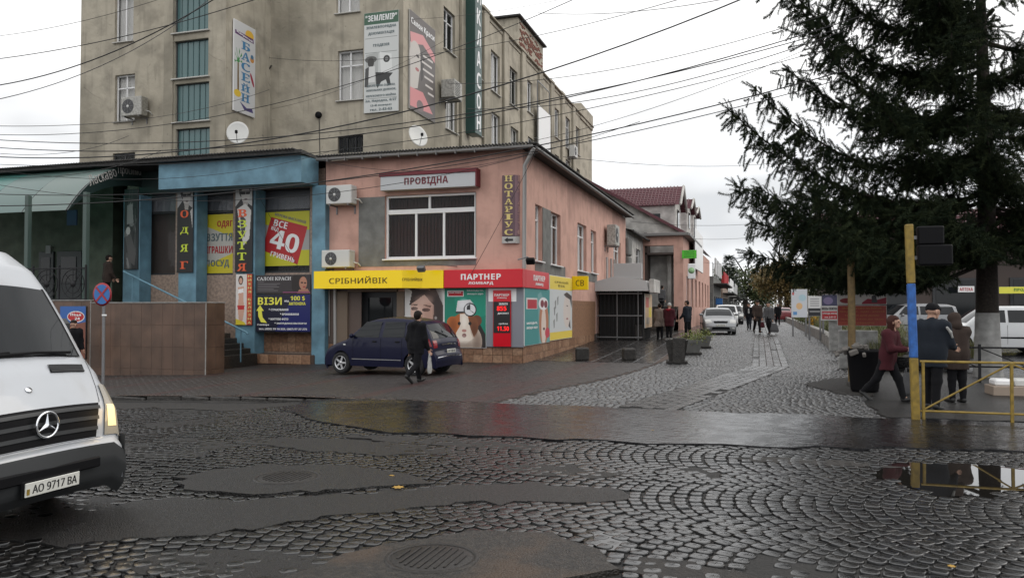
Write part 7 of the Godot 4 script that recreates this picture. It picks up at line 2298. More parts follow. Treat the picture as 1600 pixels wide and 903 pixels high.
# ---------------------------------------------------------------- vehicles: a lofted shell with patches laid on it
class Shell:
	var top: Array          # centre line silhouette from the front bumper's lower edge over the roof to the rear: (distance behind the front, height)
	var half := 0.8
	var belt := 0.9
	var roof_in := 0.78     # half width at the roof as a share
	var sill := 0.2
	var crown := 0.04
	var rc := 0.07
	var bow := 0.18         # how far the corners stand back at the front
	var rbow := 0.1
	var taper := 0.10
	var wheels := [0.7, 2.8]
	var wr := 0.3
	var length := 4.0
	var height := 1.4
	func init() -> void:
		length = 0.0; height = 0.0
		for p in top:
			length = maxf(length, p.x); height = maxf(height, p.y)
	func hw(x: float) -> float:
		var a := clampf(1.0 - x / (length * 0.22), 0.0, 1.0)
		var b := clampf(1.0 - (length - x) / (length * 0.2), 0.0, 1.0)
		return half * (1.0 - taper * a * a - taper * 0.8 * b * b)
	func wide(x: float, y: float) -> float:
		var w := hw(x)
		if y > belt: return w * lerpf(1.0, roof_in, pow((y - belt) / maxf(0.01, height - belt), 1.15))
		var m := (sill + belt) * 0.55
		return w * (1.0 - 0.05 * pow((y - m) / (belt - sill), 2) * 2.0)
	func warp(p: Vector3) -> Vector3: # p.x lateral, p.y up, p.z distance behind the front
		var q := p.x / half
		var a := clampf(1.0 - p.z / (length * 0.4), 0.0, 1.0)
		var b := clampf(1.0 - (length - p.z) / (length * 0.3), 0.0, 1.0)
		return Vector3(p.x, p.y, length / 2.0 - (p.z + bow * q * q * a - rbow * q * q * b))
	func at(t: float) -> Vector2:
		var i := clampi(int(t), 0, top.size() - 2)
		return (top[i] as Vector2).lerp(top[i + 1], t - i)
	func raw(t: float, z: float) -> Vector3:
		var p := at(t)
		var w := wide(p.x, p.y)
		var y := p.y - crown * pow(z / w, 2)
		var e := absf(z) - (w - rc)
		if e > 0.0: y -= rc * (1.0 - sqrt(maxf(0.0, 1.0 - pow(e / rc, 2))))
		return Vector3(z, y, p.x)
	func over(t: float, z: float, off: float) -> Vector3:
		var c := warp(raw(t, z))
		if off == 0.0: return c
		var a := warp(raw(minf(t + 0.02, top.size() - 1.001), z)) - warp(raw(t - 0.02, z))
		var b := warp(raw(t, z + 0.005)) - warp(raw(t, z - 0.005))
		var n := a.cross(b).normalized()
		var out := c - Vector3(0, height * 0.4, 0)
		if n.dot(out) < 0: n = -n
		return c + n * off
	func flank(x: float, y: float, s: float, off: float) -> Vector3:
		return warp(Vector3(s * (wide(x, y) + off), y, x))
	func low(x: float) -> float:
		var y := sill
		for w in wheels:
			var d := absf(x - w)
			var ra := wr * 1.13
			if d < ra: y = maxf(y, wr + sqrt(ra * ra - d * d))
		return y
func shell_mesh(s: Shell, o: Node, m: Material, called := "body") -> MeshInstance3D:
	var ts := []
	for i in s.top.size() - 1:
		var d: float = (s.top[i + 1] - s.top[i]).length()
		var n := maxi(1, int(ceil(d / 0.045)))
		for k in n: ts.append(i + float(k) / n)
	ts.append(s.top.size() - 1.0001)
	var rows := []
	for t in ts:
		var p := s.at(t)
		var w := s.wide(p.x, p.y)
		var half := []
		var yl := minf(s.low(p.x), p.y - 0.01)
		var yt: float = s.raw(t, w).y
		for j in 9:
			var y := lerpf(yl, yt, j / 9.0)
			half.append(Vector3(s.wide(p.x, y), y, p.x))
		for a in [1.0, 0.985, 0.95, 0.9, 0.8, 0.6, 0.3, 0.0]: half.append(s.raw(t, w * a))
		var row := []
		for q in half: row.append(s.warp(q))
		for k in range(half.size() - 2, -1, -1): row.append(s.warp(Vector3(-half[k].x, half[k].y, half[k].z)))
		rows.append(row)
	var st := S()
	st.set_smooth_group(1)
	for i in rows.size() - 1:
		for k in rows[i].size() - 1:
			quad(st, rows[i][k], rows[i + 1][k], rows[i + 1][k + 1], rows[i][k + 1])
	return obj(called, st, m, o)
func over_patch(s: Shell, o: Node, called: String, m: Material, t0: float, t1: float, a0: float, b0: float, a1: float, b1: float, off: float) -> MeshInstance3D:
	var st := S()
	st.set_smooth_group(1)
	var nt := maxi(3, int((t1 - t0) * 4.0))
	var nz := 10
	for i in nt:
		for k in nz:
			var q := []
			for e in [[i, k], [i, k + 1], [i + 1, k + 1], [i + 1, k]]:
				var f: float = float(e[0]) / nt
				q.append(s.over(lerpf(t0, t1, f), lerpf(lerpf(a0, a1, f), lerpf(b0, b1, f), float(e[1]) / nz), off))
			quad(st, q[0], q[1], q[2], q[3])
	return obj(called, st, m, o)
func flank_patch(s: Shell, o: Node, called: String, m: Material, x0b: float, x1b: float, yb: float, x0t: float, x1t: float, yt: float, sd: float, off: float) -> MeshInstance3D:
	var st := S()
	st.set_smooth_group(1)
	for i in 6:
		for k in 8:
			var q := []
			for e in [[i, k], [i, k + 1], [i + 1, k + 1], [i + 1, k]]:
				var f: float = e[0] / 6.0
				q.append(s.flank(lerpf(lerpf(x0b, x0t, f), lerpf(x1b, x1t, f), e[1] / 8.0), lerpf(yb, yt, f), sd, off))
			quad(st, q[0], q[1], q[2], q[3])
	return obj(called, st, m, o)
func wheel(o: Node, s: Shell, x: float, sd: float, rim: Material, spokes := 5) -> void:
	var w := Node3D.new()
	var c := s.warp(Vector3(sd * (s.half - 0.115), s.wr, x))
	var t := Transform3D(Basis(Vector3.BACK, -sd * PI / 2), c)
	var r := s.wr
	var st := S()
	lathe(st, [Vector2(r * 0.62, -0.09), Vector2(r * 0.92, -0.09), Vector2(r, -0.06), Vector2(r, 0.06), Vector2(r * 0.93, 0.09), Vector2(r * 0.66, 0.10), Vector2(r * 0.62, 0.07)], 28, t)
	var ty := obj("wheel", st, M.tyre, o)
	st = S()
	lathe(st, [Vector2(r * 0.64, 0.09), Vector2(r * 0.60, 0.095), Vector2(r * 0.57, 0.06), Vector2(r * 0.55, -0.02)], 28, t)
	for k in spokes:
		var a := TAU * k / spokes
		prism(st, PackedVector2Array([Vector2(-r * 0.10, r * 0.10), Vector2(r * 0.10, r * 0.10), Vector2(r * 0.07, r * 0.6), Vector2(-r * 0.07, r * 0.6)]), 0.055, 0.08, t * Transform3D(Basis(Vector3.UP, a) * Basis(Vector3.RIGHT, -PI / 2), Vector3.ZERO))
	lathe(st, [Vector2(r * 0.16, 0.05), Vector2(r * 0.16, 0.085), Vector2(0, 0.09)], 14, t)
	obj("rim", st, rim, ty)
	st = S()
	lathe(st, [Vector2(r * 0.56, 0.0), Vector2(0, 0.0)], 20, t)
	obj("brake_disc", st, M.fan_dark, ty)
func chassis(o: Node, s: Shell) -> void:
	var st := S()
	bx(st, Vector3(0, s.sill + 0.16, 0), Vector3(s.half * 1.3, 0.34, s.length * 0.86), 0.03)
	obj("underbody", st, M.black_plastic, o)
	st = S()
	for x in s.wheels:
		bx(st, s.warp(Vector3(0, s.wr + 0.12, x)), Vector3(s.half * 1.84, s.wr * 1.6, s.wr * 2.1), 0.05)
	obj("wheel_arch_liner", st, M.black_plastic, o).set_meta("kind", "stuff")
	for x in s.wheels:
		for sd in [-1.0, 1.0]: wheel(o, s, x, sd, M.alloy)
func number_plate(o: Node, t: Transform3D, w: float, txt: String) -> void:
	var st := S()
	bx(st, Vector3(0, 0, 0.006), Vector3(w, w * 0.215, 0.012), 0.003, t)
	var p := obj("number_plate", st, M.plate, o)
	st = S()
	bx(st, Vector3(-w * 0.455, -w * 0.03, 0.013), Vector3(w * 0.05, w * 0.09, 0.003), 0, t)
	obj("flag_strip", st, M.pole_yellow, p)
	if txt: word(p, txt, t, w * 0.03, 0.0, w * 0.82, w * 0.125, M.ink, "Droid Sans", 400, 0.0, 0.004, 0.012)

func build_van() -> void:
	var s := Shell.new()
	s.top = [Vector2(0.10, 0.22), Vector2(0.03, 0.30), Vector2(0.0, 0.44), Vector2(0.02, 0.56), Vector2(0.06, 0.60), Vector2(0.08, 0.72), Vector2(0.10, 0.84), Vector2(0.14, 0.90), Vector2(0.22, 1.01), Vector2(0.32, 1.13), Vector2(0.42, 1.22), Vector2(0.46, 1.255), Vector2(0.64, 1.53), Vector2(0.84, 1.81), Vector2(1.0, 1.99), Vector2(1.25, 2.14), Vector2(1.7, 2.23), Vector2(2.6, 2.27), Vector2(4.9, 2.26), Vector2(5.1, 2.2), Vector2(5.16, 2.0), Vector2(5.2, 0.9), Vector2(5.2, 0.32)]
	s.half = 0.88; s.belt = 1.12; s.roof_in = 0.84; s.sill = 0.22; s.bow = 0.15; s.rbow = 0.03; s.taper = 0.045; s.wheels = [0.86, 4.0]; s.wr = 0.31; s.crown = 0.05; s.rc = 0.08
	s.init()
	var o := thing("white_van", "white van with a three pointed star grille and one lit headlamp at the left edge", "van", Vector3(-4.94 - 2.6, road_h(-6, -4.5), -4.5), PI / 2)
	shell_mesh(s, o, M.van_white)
	chassis(o, s)
	var pw := mat("bumper_grey", lin(0.022, 0.024, 0.026), 0.5)
	# grey bumper and lower apron
	over_patch(s, o, "bumper", pw, 0.0, 3.0, -0.85, 0.85, -0.86, 0.86, 0.012)
	for sd in [-1.0, 1.0]:
		flank_patch(s, o, "bumper_corner", pw, 0.0, 0.36, 0.24, 0.0, 0.40, 0.57, sd, 0.012)
		flank_patch(s, o, "side_moulding", pw, 1.3, 3.6, 0.42, 1.3, 3.6, 0.52, sd, 0.012)
	var st := S()
	bx(st, s.over(1.9, 0.0, 0.0), Vector3(0.9, 0.08, 0.03), 0.01)
	obj("air_intake", st, M.black_plastic, o)
	# grille: dark field, three bars, pale surround
	var gr := over_patch(s, o, "grille", M.black_plastic, 4.15, 6.6, -0.50, 0.50, -0.60, 0.60, 0.014)
	over_patch(s, gr, "surround", M.van_white, 3.7, 4.15, -0.56, 0.56, -0.52, 0.52, 0.03)
	for k in 3:
		var t := 4.6 + k * 0.68
		over_patch(s, gr, "bar", pw, t, t + 0.24, -0.52 - 0.03 * k, 0.52 + 0.03 * k, -0.52 - 0.03 * k, 0.52 + 0.03 * k, 0.026)
	# star
	var c := s.over(5.35, 0.0, 0.05)
	st = S()
	var ring := []
	for k in 33: ring.append(c + Vector3(cos(TAU * k / 32) * 0.092, sin(TAU * k / 32) * 0.092, 0))
	tube(st, ring, 0.009, -1, 8, false)
	for k in 3:
		var a := PI / 2 + TAU * k / 3
		var d := Vector3(cos(a), sin(a), 0)
		var n := Vector3(-sin(a), cos(a), 0)
		for e in [-1.0, 1.0]:
			tri(st, c + Vector3(0, 0, 0.014), c + n * 0.02 * e - d * 0.0, c + d * 0.088)
	obj("star_emblem", st, M.chrome, o)
	var bp := s.over(8.05, 0.0, 0.004)
	st = S(); lathe(st, [Vector2(0, 0.006), Vector2(0.024, 0.006), Vector2(0.027, 0.0)], 20, Transform3D(Basis(Vector3.RIGHT, 0.75), bp)); obj("bonnet_badge", st, M.chrome, o)
	# bonnet vents, washer, seams
	for sd in [-1.0, 1.0]:
		var v := over_patch(s, o, "bonnet_vent", M.black_plastic, 8.95, 9.6, sd * 0.28, sd * 0.66, sd * 0.32, sd * 0.70, 0.005)
		for k in 6:
			var t := 8.98 + k * 0.10
			over_patch(s, v, "louvre", M.fan_dark, t, t + 0.05, sd * 0.29, sd * 0.66, sd * 0.295, sd * 0.665, 0.012)
		over_patch(s, o, "bonnet_seam", M.ink, 6.75, 10.0, sd * 0.63, sd * 0.637, sd * 0.79, sd * 0.796, 0.002)
		# headlamps
		var hl := over_patch(s, o, "headlight", M.lamp_clear if sd < 0 else mat("lamp_amber", lin(0.30, 0.28, 0.24), 0.12), 4.2, 8.1, sd * 0.61, sd * 0.822, sd * 0.73, sd * 0.822, 0.012)
		var lg := mat("lamp_lit", lin(0.6, 0.5, 0.3), 0.2)
		lg.emission_enabled = true
		lg.emission = Color(1.0, 0.90, 0.66)
		lg.emission_energy_multiplier = 0.55
		if sd > 0.0:
			over_patch(s, hl, "lit_bulb_field", lg, 4.75, 6.35, sd * 0.665, sd * 0.785, sd * 0.69, sd * 0.79, 0.016)
			var l := OmniLight3D.new()
			l.name = "headlight_glow"
			l.light_color = Color(1.0, 0.85, 0.6)
			l.light_energy = 0.02
			l.omni_range = 12.0
			l.omni_attenuation = 2.0
			l.light_size = 0.08
			l.shadow_enabled = true
			o.add_child(l)
			l.position = s.over(5.6, 0.73, 0.10)
		flank_patch(s, o, "door_window", M.car_glass, 0.98, 1.75, 1.20, 1.14, 1.75, 1.74, sd, 0.006)
		flank_patch(s, o, "door_seam", M.ink, 0.92, 0.93, 0.35, 0.92, 0.93, 1.15, sd, 0.003)
		flank_patch(s, o, "door_seam", M.ink, 1.84, 1.85, 0.35, 1.84, 1.85, 1.9, sd, 0.003)
		st = S()
		var mp := s.flank(0.86, 1.36, sd, 0.13)
		bx(st, mp, Vector3(0.15, 0.34, 0.10), 0.045)
		tube(st, [mp + Vector3(-sd * 0.05, -0.12, 0), mp + Vector3(-sd * 0.16, -0.2, 0.02)], 0.03)
		obj("mirror", st, pw, o)
	# windscreen with dark edge, wipers
	var ws := over_patch(s, o, "windscreen", M.car_glass, 10.95, 13.0, -0.735, 0.735, -0.69, 0.69, 0.006)
	over_patch(s, ws, "edge_band", M.black_plastic, 10.7, 10.98, -0.76, 0.76, -0.735, 0.735, 0.008)
	for sd in [-1.0, 1.0]: over_patch(s, ws, "edge_band", M.black_plastic, 10.95, 13.05, sd * 0.735, sd * 0.762, sd * 0.69, sd * 0.715, 0.0055)
	for e in [[-0.1, 0.62], [-0.66, 0.02]]:
		st = S(); tube(st, [s.over(10.85, e[0], 0.03), s.over(10.98, (e[0] + e[1]) / 2, 0.035), s.over(11.05, e[1], 0.03)], 0.012); obj("wiper", st, M.black_plastic, ws)
	# plate
	var pc := s.over(1.35, 0.0, 0.03)
	var pt := Transform3D(Basis(Vector3.RIGHT, 0.05), pc)
	st = S(); bx(st, Vector3(0, 0, -0.005), Vector3(0.50, 0.125, 0.02), 0.006, pt); obj("plate_frame", st, M.black_plastic, o)
	number_plate(o, pt * Transform3D(Basis(), Vector3(0, 0, 0.005)), 0.46, "АО 9717 ВА")

func build_hatchback() -> void:
	var s := Shell.new()
	s.top = [Vector2(0.10, 0.17), Vector2(0.02, 0.28), Vector2(0.0, 0.42), Vector2(0.06, 0.56), Vector2(0.16, 0.66), Vector2(0.4, 0.76), Vector2(0.68, 0.84), Vector2(0.80, 0.88), Vector2(1.1, 1.12), Vector2(1.38, 1.30), Vector2(1.6, 1.36), Vector2(2.0, 1.39), Vector2(2.5, 1.365), Vector2(2.86, 1.30), Vector2(3.0, 1.24), Vector2(3.16, 1.04), Vector2(3.26, 0.88), Vector2(3.30, 0.80), Vector2(3.32, 0.62), Vector2(3.38, 0.52), Vector2(3.40, 0.40), Vector2(3.36, 0.24)]
	s.half = 0.73; s.belt = 0.86; s.roof_in = 0.72; s.sill = 0.2; s.bow = 0.2; s.rbow = 0.09; s.taper = 0.09; s.wheels = [0.58, 2.76]; s.wr = 0.265; s.crown = 0.035; s.rc = 0.05
	s.init()
	var f := pg(521, 584)
	var r := pg(700, 580)
	var o := thing("navy_hatchback", "dark navy hatchback parked across the pavement by the yellow fascia", "car", Vector3(-8.68, ground(-8.7, -17.8), -17.75), -1.68)
	shell_mesh(s, o, M.car_navy)
	chassis(o, s)
	over_patch(s, o, "windscreen", M.car_glass, 7.1, 8.9, -0.62, 0.62, -0.54, 0.54, 0.005)
	var rw := over_patch(s, o, "rear_window", M.car_glass, 14.05, 15.85, -0.53, 0.53, -0.60, 0.60, 0.006)
	var st := S(); tube(st, [s.over(15.8, 0.0, 0.02), s.over(15.3, 0.22, 0.025), s.over(14.9, 0.40, 0.02)], 0.01); obj("wiper", st, M.black_plastic, rw)
	for sd in [-1.0, 1.0]:
		flank_patch(s, o, "door_window", M.car_glass, 0.98, 1.78, 0.90, 1.36, 1.80, 1.27, sd, 0.005)
		flank_patch(s, o, "door_window", M.car_glass, 1.88, 2.50, 0.91, 1.89, 2.46, 1.27, sd, 0.005)
		flank_patch(s, o, "quarter_window", M.car_glass, 2.58, 2.84, 0.94, 2.55, 2.72, 1.25, sd, 0.005)
		for x in [0.98, 1.83, 2.42]: flank_patch(s, o, "door_seam", M.black_plastic, x, x + 0.008, 0.28, x, x + 0.008, 0.88, sd, 0.003)
		flank_patch(s, o, "sill_strip", M.chrome, 0.95, 2.4, 0.36, 0.95, 2.4, 0.38, sd, 0.008)
		for x in [1.66, 2.3]:
			st = S(); bx(st, s.flank(x, 0.80, sd, 0.012), Vector3(0.03, 0.03, 0.12), 0.01); obj("handle", st, M.black_plastic, o)
		st = S(); bx(st, s.flank(0.98, 0.93, sd, 0.08), Vector3(0.16, 0.11, 0.09), 0.04); obj("mirror", st, M.car_navy, o)
		flank_patch(s, o, "taillight", M.tail_red, 3.02, 3.30, 0.70, 2.98, 3.22, 0.88, sd, 0.007)
		over_patch(s, o, "taillight", M.tail_red, 16.2, 17.6, sd * 0.52, sd * 0.66, sd * 0.52, sd * 0.66, 0.008)
		over_patch(s, o, "headlight", M.lamp_clear, 3.1, 4.3, sd * 0.38, sd * 0.60, sd * 0.46, sd * 0.66, 0.006)
		flank_patch(s, o, "side_repeater", M.lamp_clear, 0.66, 0.74, 0.70, 0.66, 0.74, 0.73, sd, 0.006)
	over_patch(s, o, "tailgate_seam", M.black_plastic, 17.9, 17.97, -0.62, 0.62, -0.62, 0.62, 0.003)
	over_patch(s, o, "tailgate_strip", M.chrome, 17.2, 17.36, -0.36, 0.36, -0.36, 0.36, 0.012)
	over_patch(s, o, "bumper_strip", M.chrome, 19.3, 19.45, -0.6, 0.6, -0.6, 0.6, 0.008)
	over_patch(s, o, "lower_grille", M.black_plastic, 0.7, 1.9, -0.5, 0.5, -0.45, 0.45, 0.006)
	var pc := s.over(18.4, 0.0, 0.012)
	number_plate(o, Transform3D(Basis(Vector3.UP, PI), pc), 0.42, "АО 7320 ВА")

func saloon(called: String, label: String, paint: Material, at: Vector3, turn: float, kind: int, plate := "") -> Node3D:
	var s := Shell.new()
	if kind == 0: # saloon
		s.top = [Vector2(0.10, 0.18), Vector2(0.02, 0.28), Vector2(0.0, 0.42), Vector2(0.05, 0.54), Vector2(0.12, 0.66), Vector2(0.4, 0.76), Vector2(1.0, 0.86), Vector2(1.12, 0.89), Vector2(1.5, 1.12), Vector2(1.76, 1.24), Vector2(2.1, 1.30), Vector2(2.6, 1.29), Vector2(3.0, 1.22), Vector2(3.5, 0.98), Vector2(3.62, 0.95), Vector2(3.95, 0.92), Vector2(4.0, 0.84), Vector2(4.02, 0.5), Vector2(3.98, 0.24)]
		s.wheels = [0.8, 3.1]
	else: # tall minivan / estate
		s.top = [Vector2(0.10, 0.18), Vector2(0.02, 0.28), Vector2(0.0, 0.44), Vector2(0.05, 0.60), Vector2(0.14, 0.72), Vector2(0.45, 0.84), Vector2(0.75, 0.92), Vector2(0.85, 0.95), Vector2(1.25, 1.26), Vector2(1.5, 1.42), Vector2(1.9, 1.49), Vector2(2.6, 1.50), Vector2(3.4, 1.47), Vector2(3.75, 1.38), Vector2(3.86, 1.0), Vector2(3.92, 0.9), Vector2(3.94, 0.7), Vector2(3.94, 0.5), Vector2(3.9, 0.24)]
		s.wheels = [0.72, 3.1]
	s.half = 0.79; s.belt = 0.88; s.roof_in = 0.74 if kind == 0 else 0.82; s.wr = 0.28; s.bow = 0.18; s.rbow = 0.08; s.crown = 0.035; s.rc = 0.05
	s.init()
	var o := thing(called, label, "car", at, turn, "cars parked by the market")
	shell_mesh(s, o, paint)
	chassis(o, s)
	var w0 := 7.1
	over_patch(s, o, "windscreen", M.car_glass, w0, 8.9 if kind == 0 else 8.95, -0.64, 0.64, -0.56, 0.56, 0.005)
	over_patch(s, o, "rear_window", M.car_glass, 12.1 if kind == 0 else 13.05, 12.9 if kind == 0 else 13.95, -0.54, 0.54, -0.6, 0.6, 0.005)
	var top := 1.2 if kind == 0 else 1.36
	var last := 3.02 if kind == 0 else 3.62
	for sd in [-1.0, 1.0]:
		flank_patch(s, o, "door_window", M.car_glass, 1.32 if kind == 0 else 1.08, 2.02, 0.92 if kind == 0 else 0.98, 1.72 if kind == 0 else 1.45, 2.02, top, sd, 0.005)
		flank_patch(s, o, "door_window", M.car_glass, 2.1, 2.8, 0.92 if kind == 0 else 0.98, 2.1, 2.75, top, sd, 0.005)
		flank_patch(s, o, "quarter_window", M.car_glass, 2.88, last + 0.1, 0.95 if kind == 0 else 0.98, 2.83, last - (0.2 if kind == 0 else 0.05), top - 0.02, sd, 0.005)
		for x in [1.15, 2.06, 2.84]: flank_patch(s, o, "door_seam", M.black_plastic, x, x + 0.008, 0.3, x, x + 0.008, 0.9, sd, 0.003)
		flank_patch(s, o, "rub_strip", M.black_plastic, 1.05, 2.9, 0.48, 1.05, 2.9, 0.53, sd, 0.008)
		over_patch(s, o, "headlight", M.lamp_clear, 3.3, 4.7, sd * 0.40, sd * 0.68, sd * 0.46, sd * 0.72, 0.006)
		over_patch(s, o, "fog_lamp", M.lamp_clear, 1.2, 1.7, sd * 0.52, sd * 0.64, sd * 0.52, sd * 0.64, 0.006)
		flank_patch(s, o, "taillight", M.tail_red, s.length - 0.25, s.length - 0.05, 0.62, s.length - 0.25, s.length - 0.08, 0.86, sd, 0.006)
		var st := S(); bx(st, s.flank(1.24, 0.96, sd, 0.09), Vector3(0.18, 0.12, 0.1), 0.04); obj("mirror", st, paint, o)
	var gr := over_patch(s, o, "grille", M.black_plastic, 3.15, 4.1, -0.30, 0.30, -0.34, 0.34, 0.006)
	over_patch(s, gr, "grille_trim", M.chrome, 4.1, 4.2, -0.34, 0.34, -0.34, 0.34, 0.012)
	over_patch(s, o, "lower_grille", M.black_plastic, 0.9, 1.7, -0.42, 0.42, -0.40, 0.40, 0.006)
	number_plate(o, Transform3D(Basis(), s.over(2.3, 0.0, 0.012)), 0.42, plate)
	return o
func build_vehicles() -> void:
	build_van()
	build_hatchback()
	saloon("silver_saloon", "silver saloon parked nose out beside the pink portal house", M.car_silver, pg(1122, 522) + Vector3(-0.05, 0, -0.8), 0.13, 0, "АО 1554 АК")
	saloon("dark_estate", "black tall car parked just behind the silver saloon", M.car_black, pg(1162, 507) + Vector3(-0.9, 0, -2.2), 0.1, 1)
	saloon("white_estate", "white roofed car behind the silver saloon, closest to the shop fronts", M.car_white, pg(1128, 512) + Vector3(0.1, 0, -5.0), 0.05, 1)
	saloon("red_saloon", "dark red car far down the side street behind the walkers", M.car_red, pg(1226, 503) + Vector3(0, 0, -3), PI, 0)
	saloon("white_minivan", "white minivan side on behind the spruce trunk", M.car_white, pg(1556, 551), -PI / 2 + 0.08, 1)
	saloon("grey_estate", "grey tall car partly hidden by the painted pole and the standing man", M.car_silver, pg(1440, 528) + Vector3(0, 0, -2.5), -PI / 2 + 0.25, 1)
	saloon("dark_saloon", "dark estate car behind the roof of the white minivan", M.car_black, pg(1530, 515) + Vector3(0.3, 0, -3.5), -PI / 2, 1)
	saloon("pale_saloon", "pale car at the far left end of the parking rows", M.car_white, pg(1248, 502) + Vector3(2.6, 0, -10), -PI / 2 + 0.5, 0)
# ---------------------------------------------------------------- people: smooth fields of tapered limbs meshed as surface nets
class Flesh:
	var v := PackedVector3Array()
	var c := PackedColorArray()
	var ix := PackedInt32Array()
	func add(bones: Array, cell: float, k: float, clip := -1e9) -> void: # bones: [a, b, ra, rb, colour]
		var lo := Vector3(1e9, 1e9, 1e9)
		var hi := -lo
		for b in bones:
			var r: float = maxf(b[2], b[3]) + 3.0 * cell
			for p in [b[0], b[1]]:
				lo = lo.min(p - Vector3(r, r, r)); hi = hi.max(p + Vector3(r, r, r))
		var n := Vector3i(((hi - lo) / cell).ceil()) + Vector3i.ONE
		var D := PackedFloat32Array()
		D.resize(n.x * n.y * n.z)
		D.fill(1e3)
		var sy := n.x
		var sz := n.x * n.y
		for b in bones:
			var a: Vector3 = b[0]
			var e: Vector3 = b[1] - a
			var ra: float = b[2]
			var dr: float = b[3] - ra
			var ee := maxf(e.length_squared(), 1e-9)
			var m: float = maxf(ra, ra + dr) + k + 2.0 * cell
			var i0 := Vector3i(((a.min(b[1]) - Vector3(m, m, m) - lo) / cell).floor()).clamp(Vector3i.ZERO, n - Vector3i.ONE)
			var i1 := Vector3i(((a.max(b[1]) + Vector3(m, m, m) - lo) / cell).ceil()).clamp(Vector3i.ZERO, n - Vector3i.ONE)
			for z in range(i0.z, i1.z + 1):
				for y in range(i0.y, i1.y + 1):
					var q := lo + Vector3(i0.x, y, z) * cell - a
					var at := i0.x + y * sy + z * sz
					for x in range(i0.x, i1.x + 1):
						var h := clampf(q.dot(e) / ee, 0.0, 1.0)
						var d := (q - e * h).length() - ra - dr * h
						var f := D[at]
						if f > 900.0: D[at] = d
						else:
							var g := maxf(k - absf(f - d), 0.0) / k
							D[at] = minf(f, d) - g * g * k * 0.25
						q.x += cell
						at += 1
		if clip > -1e8:
			for y in n.y:
				var cut := clip - (lo.y + y * cell)
				if cut < -3.0 * cell: continue
				for z in n.z:
					for x in n.x:
						var i := x + y * sy + z * sz
						D[i] = maxf(D[i], cut)
		var id := PackedInt32Array()
		id.resize(D.size())
		id.fill(-1)
		var off := [0, 1, sy, sy + 1, sz, sz + 1, sz + sy, sz + sy + 1]
		var E := [[0, 1], [2, 3], [4, 5], [6, 7], [0, 2], [1, 3], [4, 6], [5, 7], [0, 4], [1, 5], [2, 6], [3, 7]]
		var P := [Vector3(0, 0, 0), Vector3(1, 0, 0), Vector3(0, 1, 0), Vector3(1, 1, 0), Vector3(0, 0, 1), Vector3(1, 0, 1), Vector3(0, 1, 1), Vector3(1, 1, 1)]
		var near := cell * 2.0
		for z in n.z - 1:
			for y in n.y - 1:
				var at := y * sy + z * sz - 1
				for x in n.x - 1:
					at += 1
					if absf(D[at]) > near: continue
					var neg := 0
					for o in off:
						if D[at + o] < 0.0: neg += 1
					if neg == 0 or neg == 8: continue
					var s := Vector3.ZERO
					var w := 0
					for ed in E:
						var d0 := D[at + off[ed[0]]]
						var d1 := D[at + off[ed[1]]]
						if (d0 < 0.0) != (d1 < 0.0):
							s += (P[ed[0]] as Vector3).lerp(P[ed[1]], d0 / (d0 - d1))
							w += 1
					var p := lo + (Vector3(x, y, z) + s / w) * cell
					id[at] = v.size()
					v.append(p)
					var best := 1e9
					var col := Color.WHITE
					for b in bones:
						var e: Vector3 = b[1] - b[0]
						var h := clampf((p - b[0]).dot(e) / maxf(e.length_squared(), 1e-9), 0.0, 1.0)
						var d: float = (p - b[0] - e * h).length() - lerpf(b[2], b[3], h)
						if d < best:
							best = d; col = b[4]
					c.append(col)
		for z in range(1, n.z - 1):
			for y in range(1, n.y - 1):
				for x in range(1, n.x - 1):
					var at := x + y * sy + z * sz
					if absf(D[at]) > near: continue
					var inn := D[at] < 0.0
					for ax in 3:
						var st: int = [1, sy, sz][ax]
						if (D[at + st] < 0.0) == inn: continue
						var u: int = [sy, sz, 1][ax]
						var t: int = [sz, 1, sy][ax]
						var q := [id[at], id[at - u], id[at - u - t], id[at - t]]
						if q[0] < 0 or q[1] < 0 or q[2] < 0 or q[3] < 0: continue
						if not inn: q.reverse()
						ix.append_array([q[0], q[1], q[2], q[0], q[2], q[3]])
	func mesh(wrinkle := 0.0, noise: FastNoiseLite = null) -> ArrayMesh:
		var nn := PackedVector3Array()
		nn.resize(v.size())
		for k in range(0, ix.size(), 3):
			var f := (v[ix[k + 2]] - v[ix[k]]).cross(v[ix[k + 1]] - v[ix[k]])
			for j in 3: nn[ix[k + j]] += f
		for i in nn.size(): nn[i] = nn[i].normalized()
		if wrinkle > 0.0:
			for i in v.size(): v[i] += nn[i] * wrinkle * noise.get_noise_3d(v[i].x * 9.0, v[i].y * 5.0, v[i].z * 9.0)
		var arr := []
		arr.resize(Mesh.ARRAY_MAX)
		arr[Mesh.ARRAY_VERTEX] = v
		arr[Mesh.ARRAY_NORMAL] = nn
		arr[Mesh.ARRAY_COLOR] = c
		arr[Mesh.ARRAY_INDEX] = ix
		var m := ArrayMesh.new()
		m.add_surface_from_arrays(Mesh.PRIMITIVE_TRIANGLES, arr)
		return m
func cloth(key: String, c: Color, rough := 0.9) -> StandardMaterial3D:
	if M.has(key): return M[key]
	var m := mat(key, c, rough)
	m.metallic_specular = 0.25
	m.rim_enabled = true
	m.rim = 0.15
	return weathered(m, "cloth", 0.06, 3.0, 0.75, 0.25)
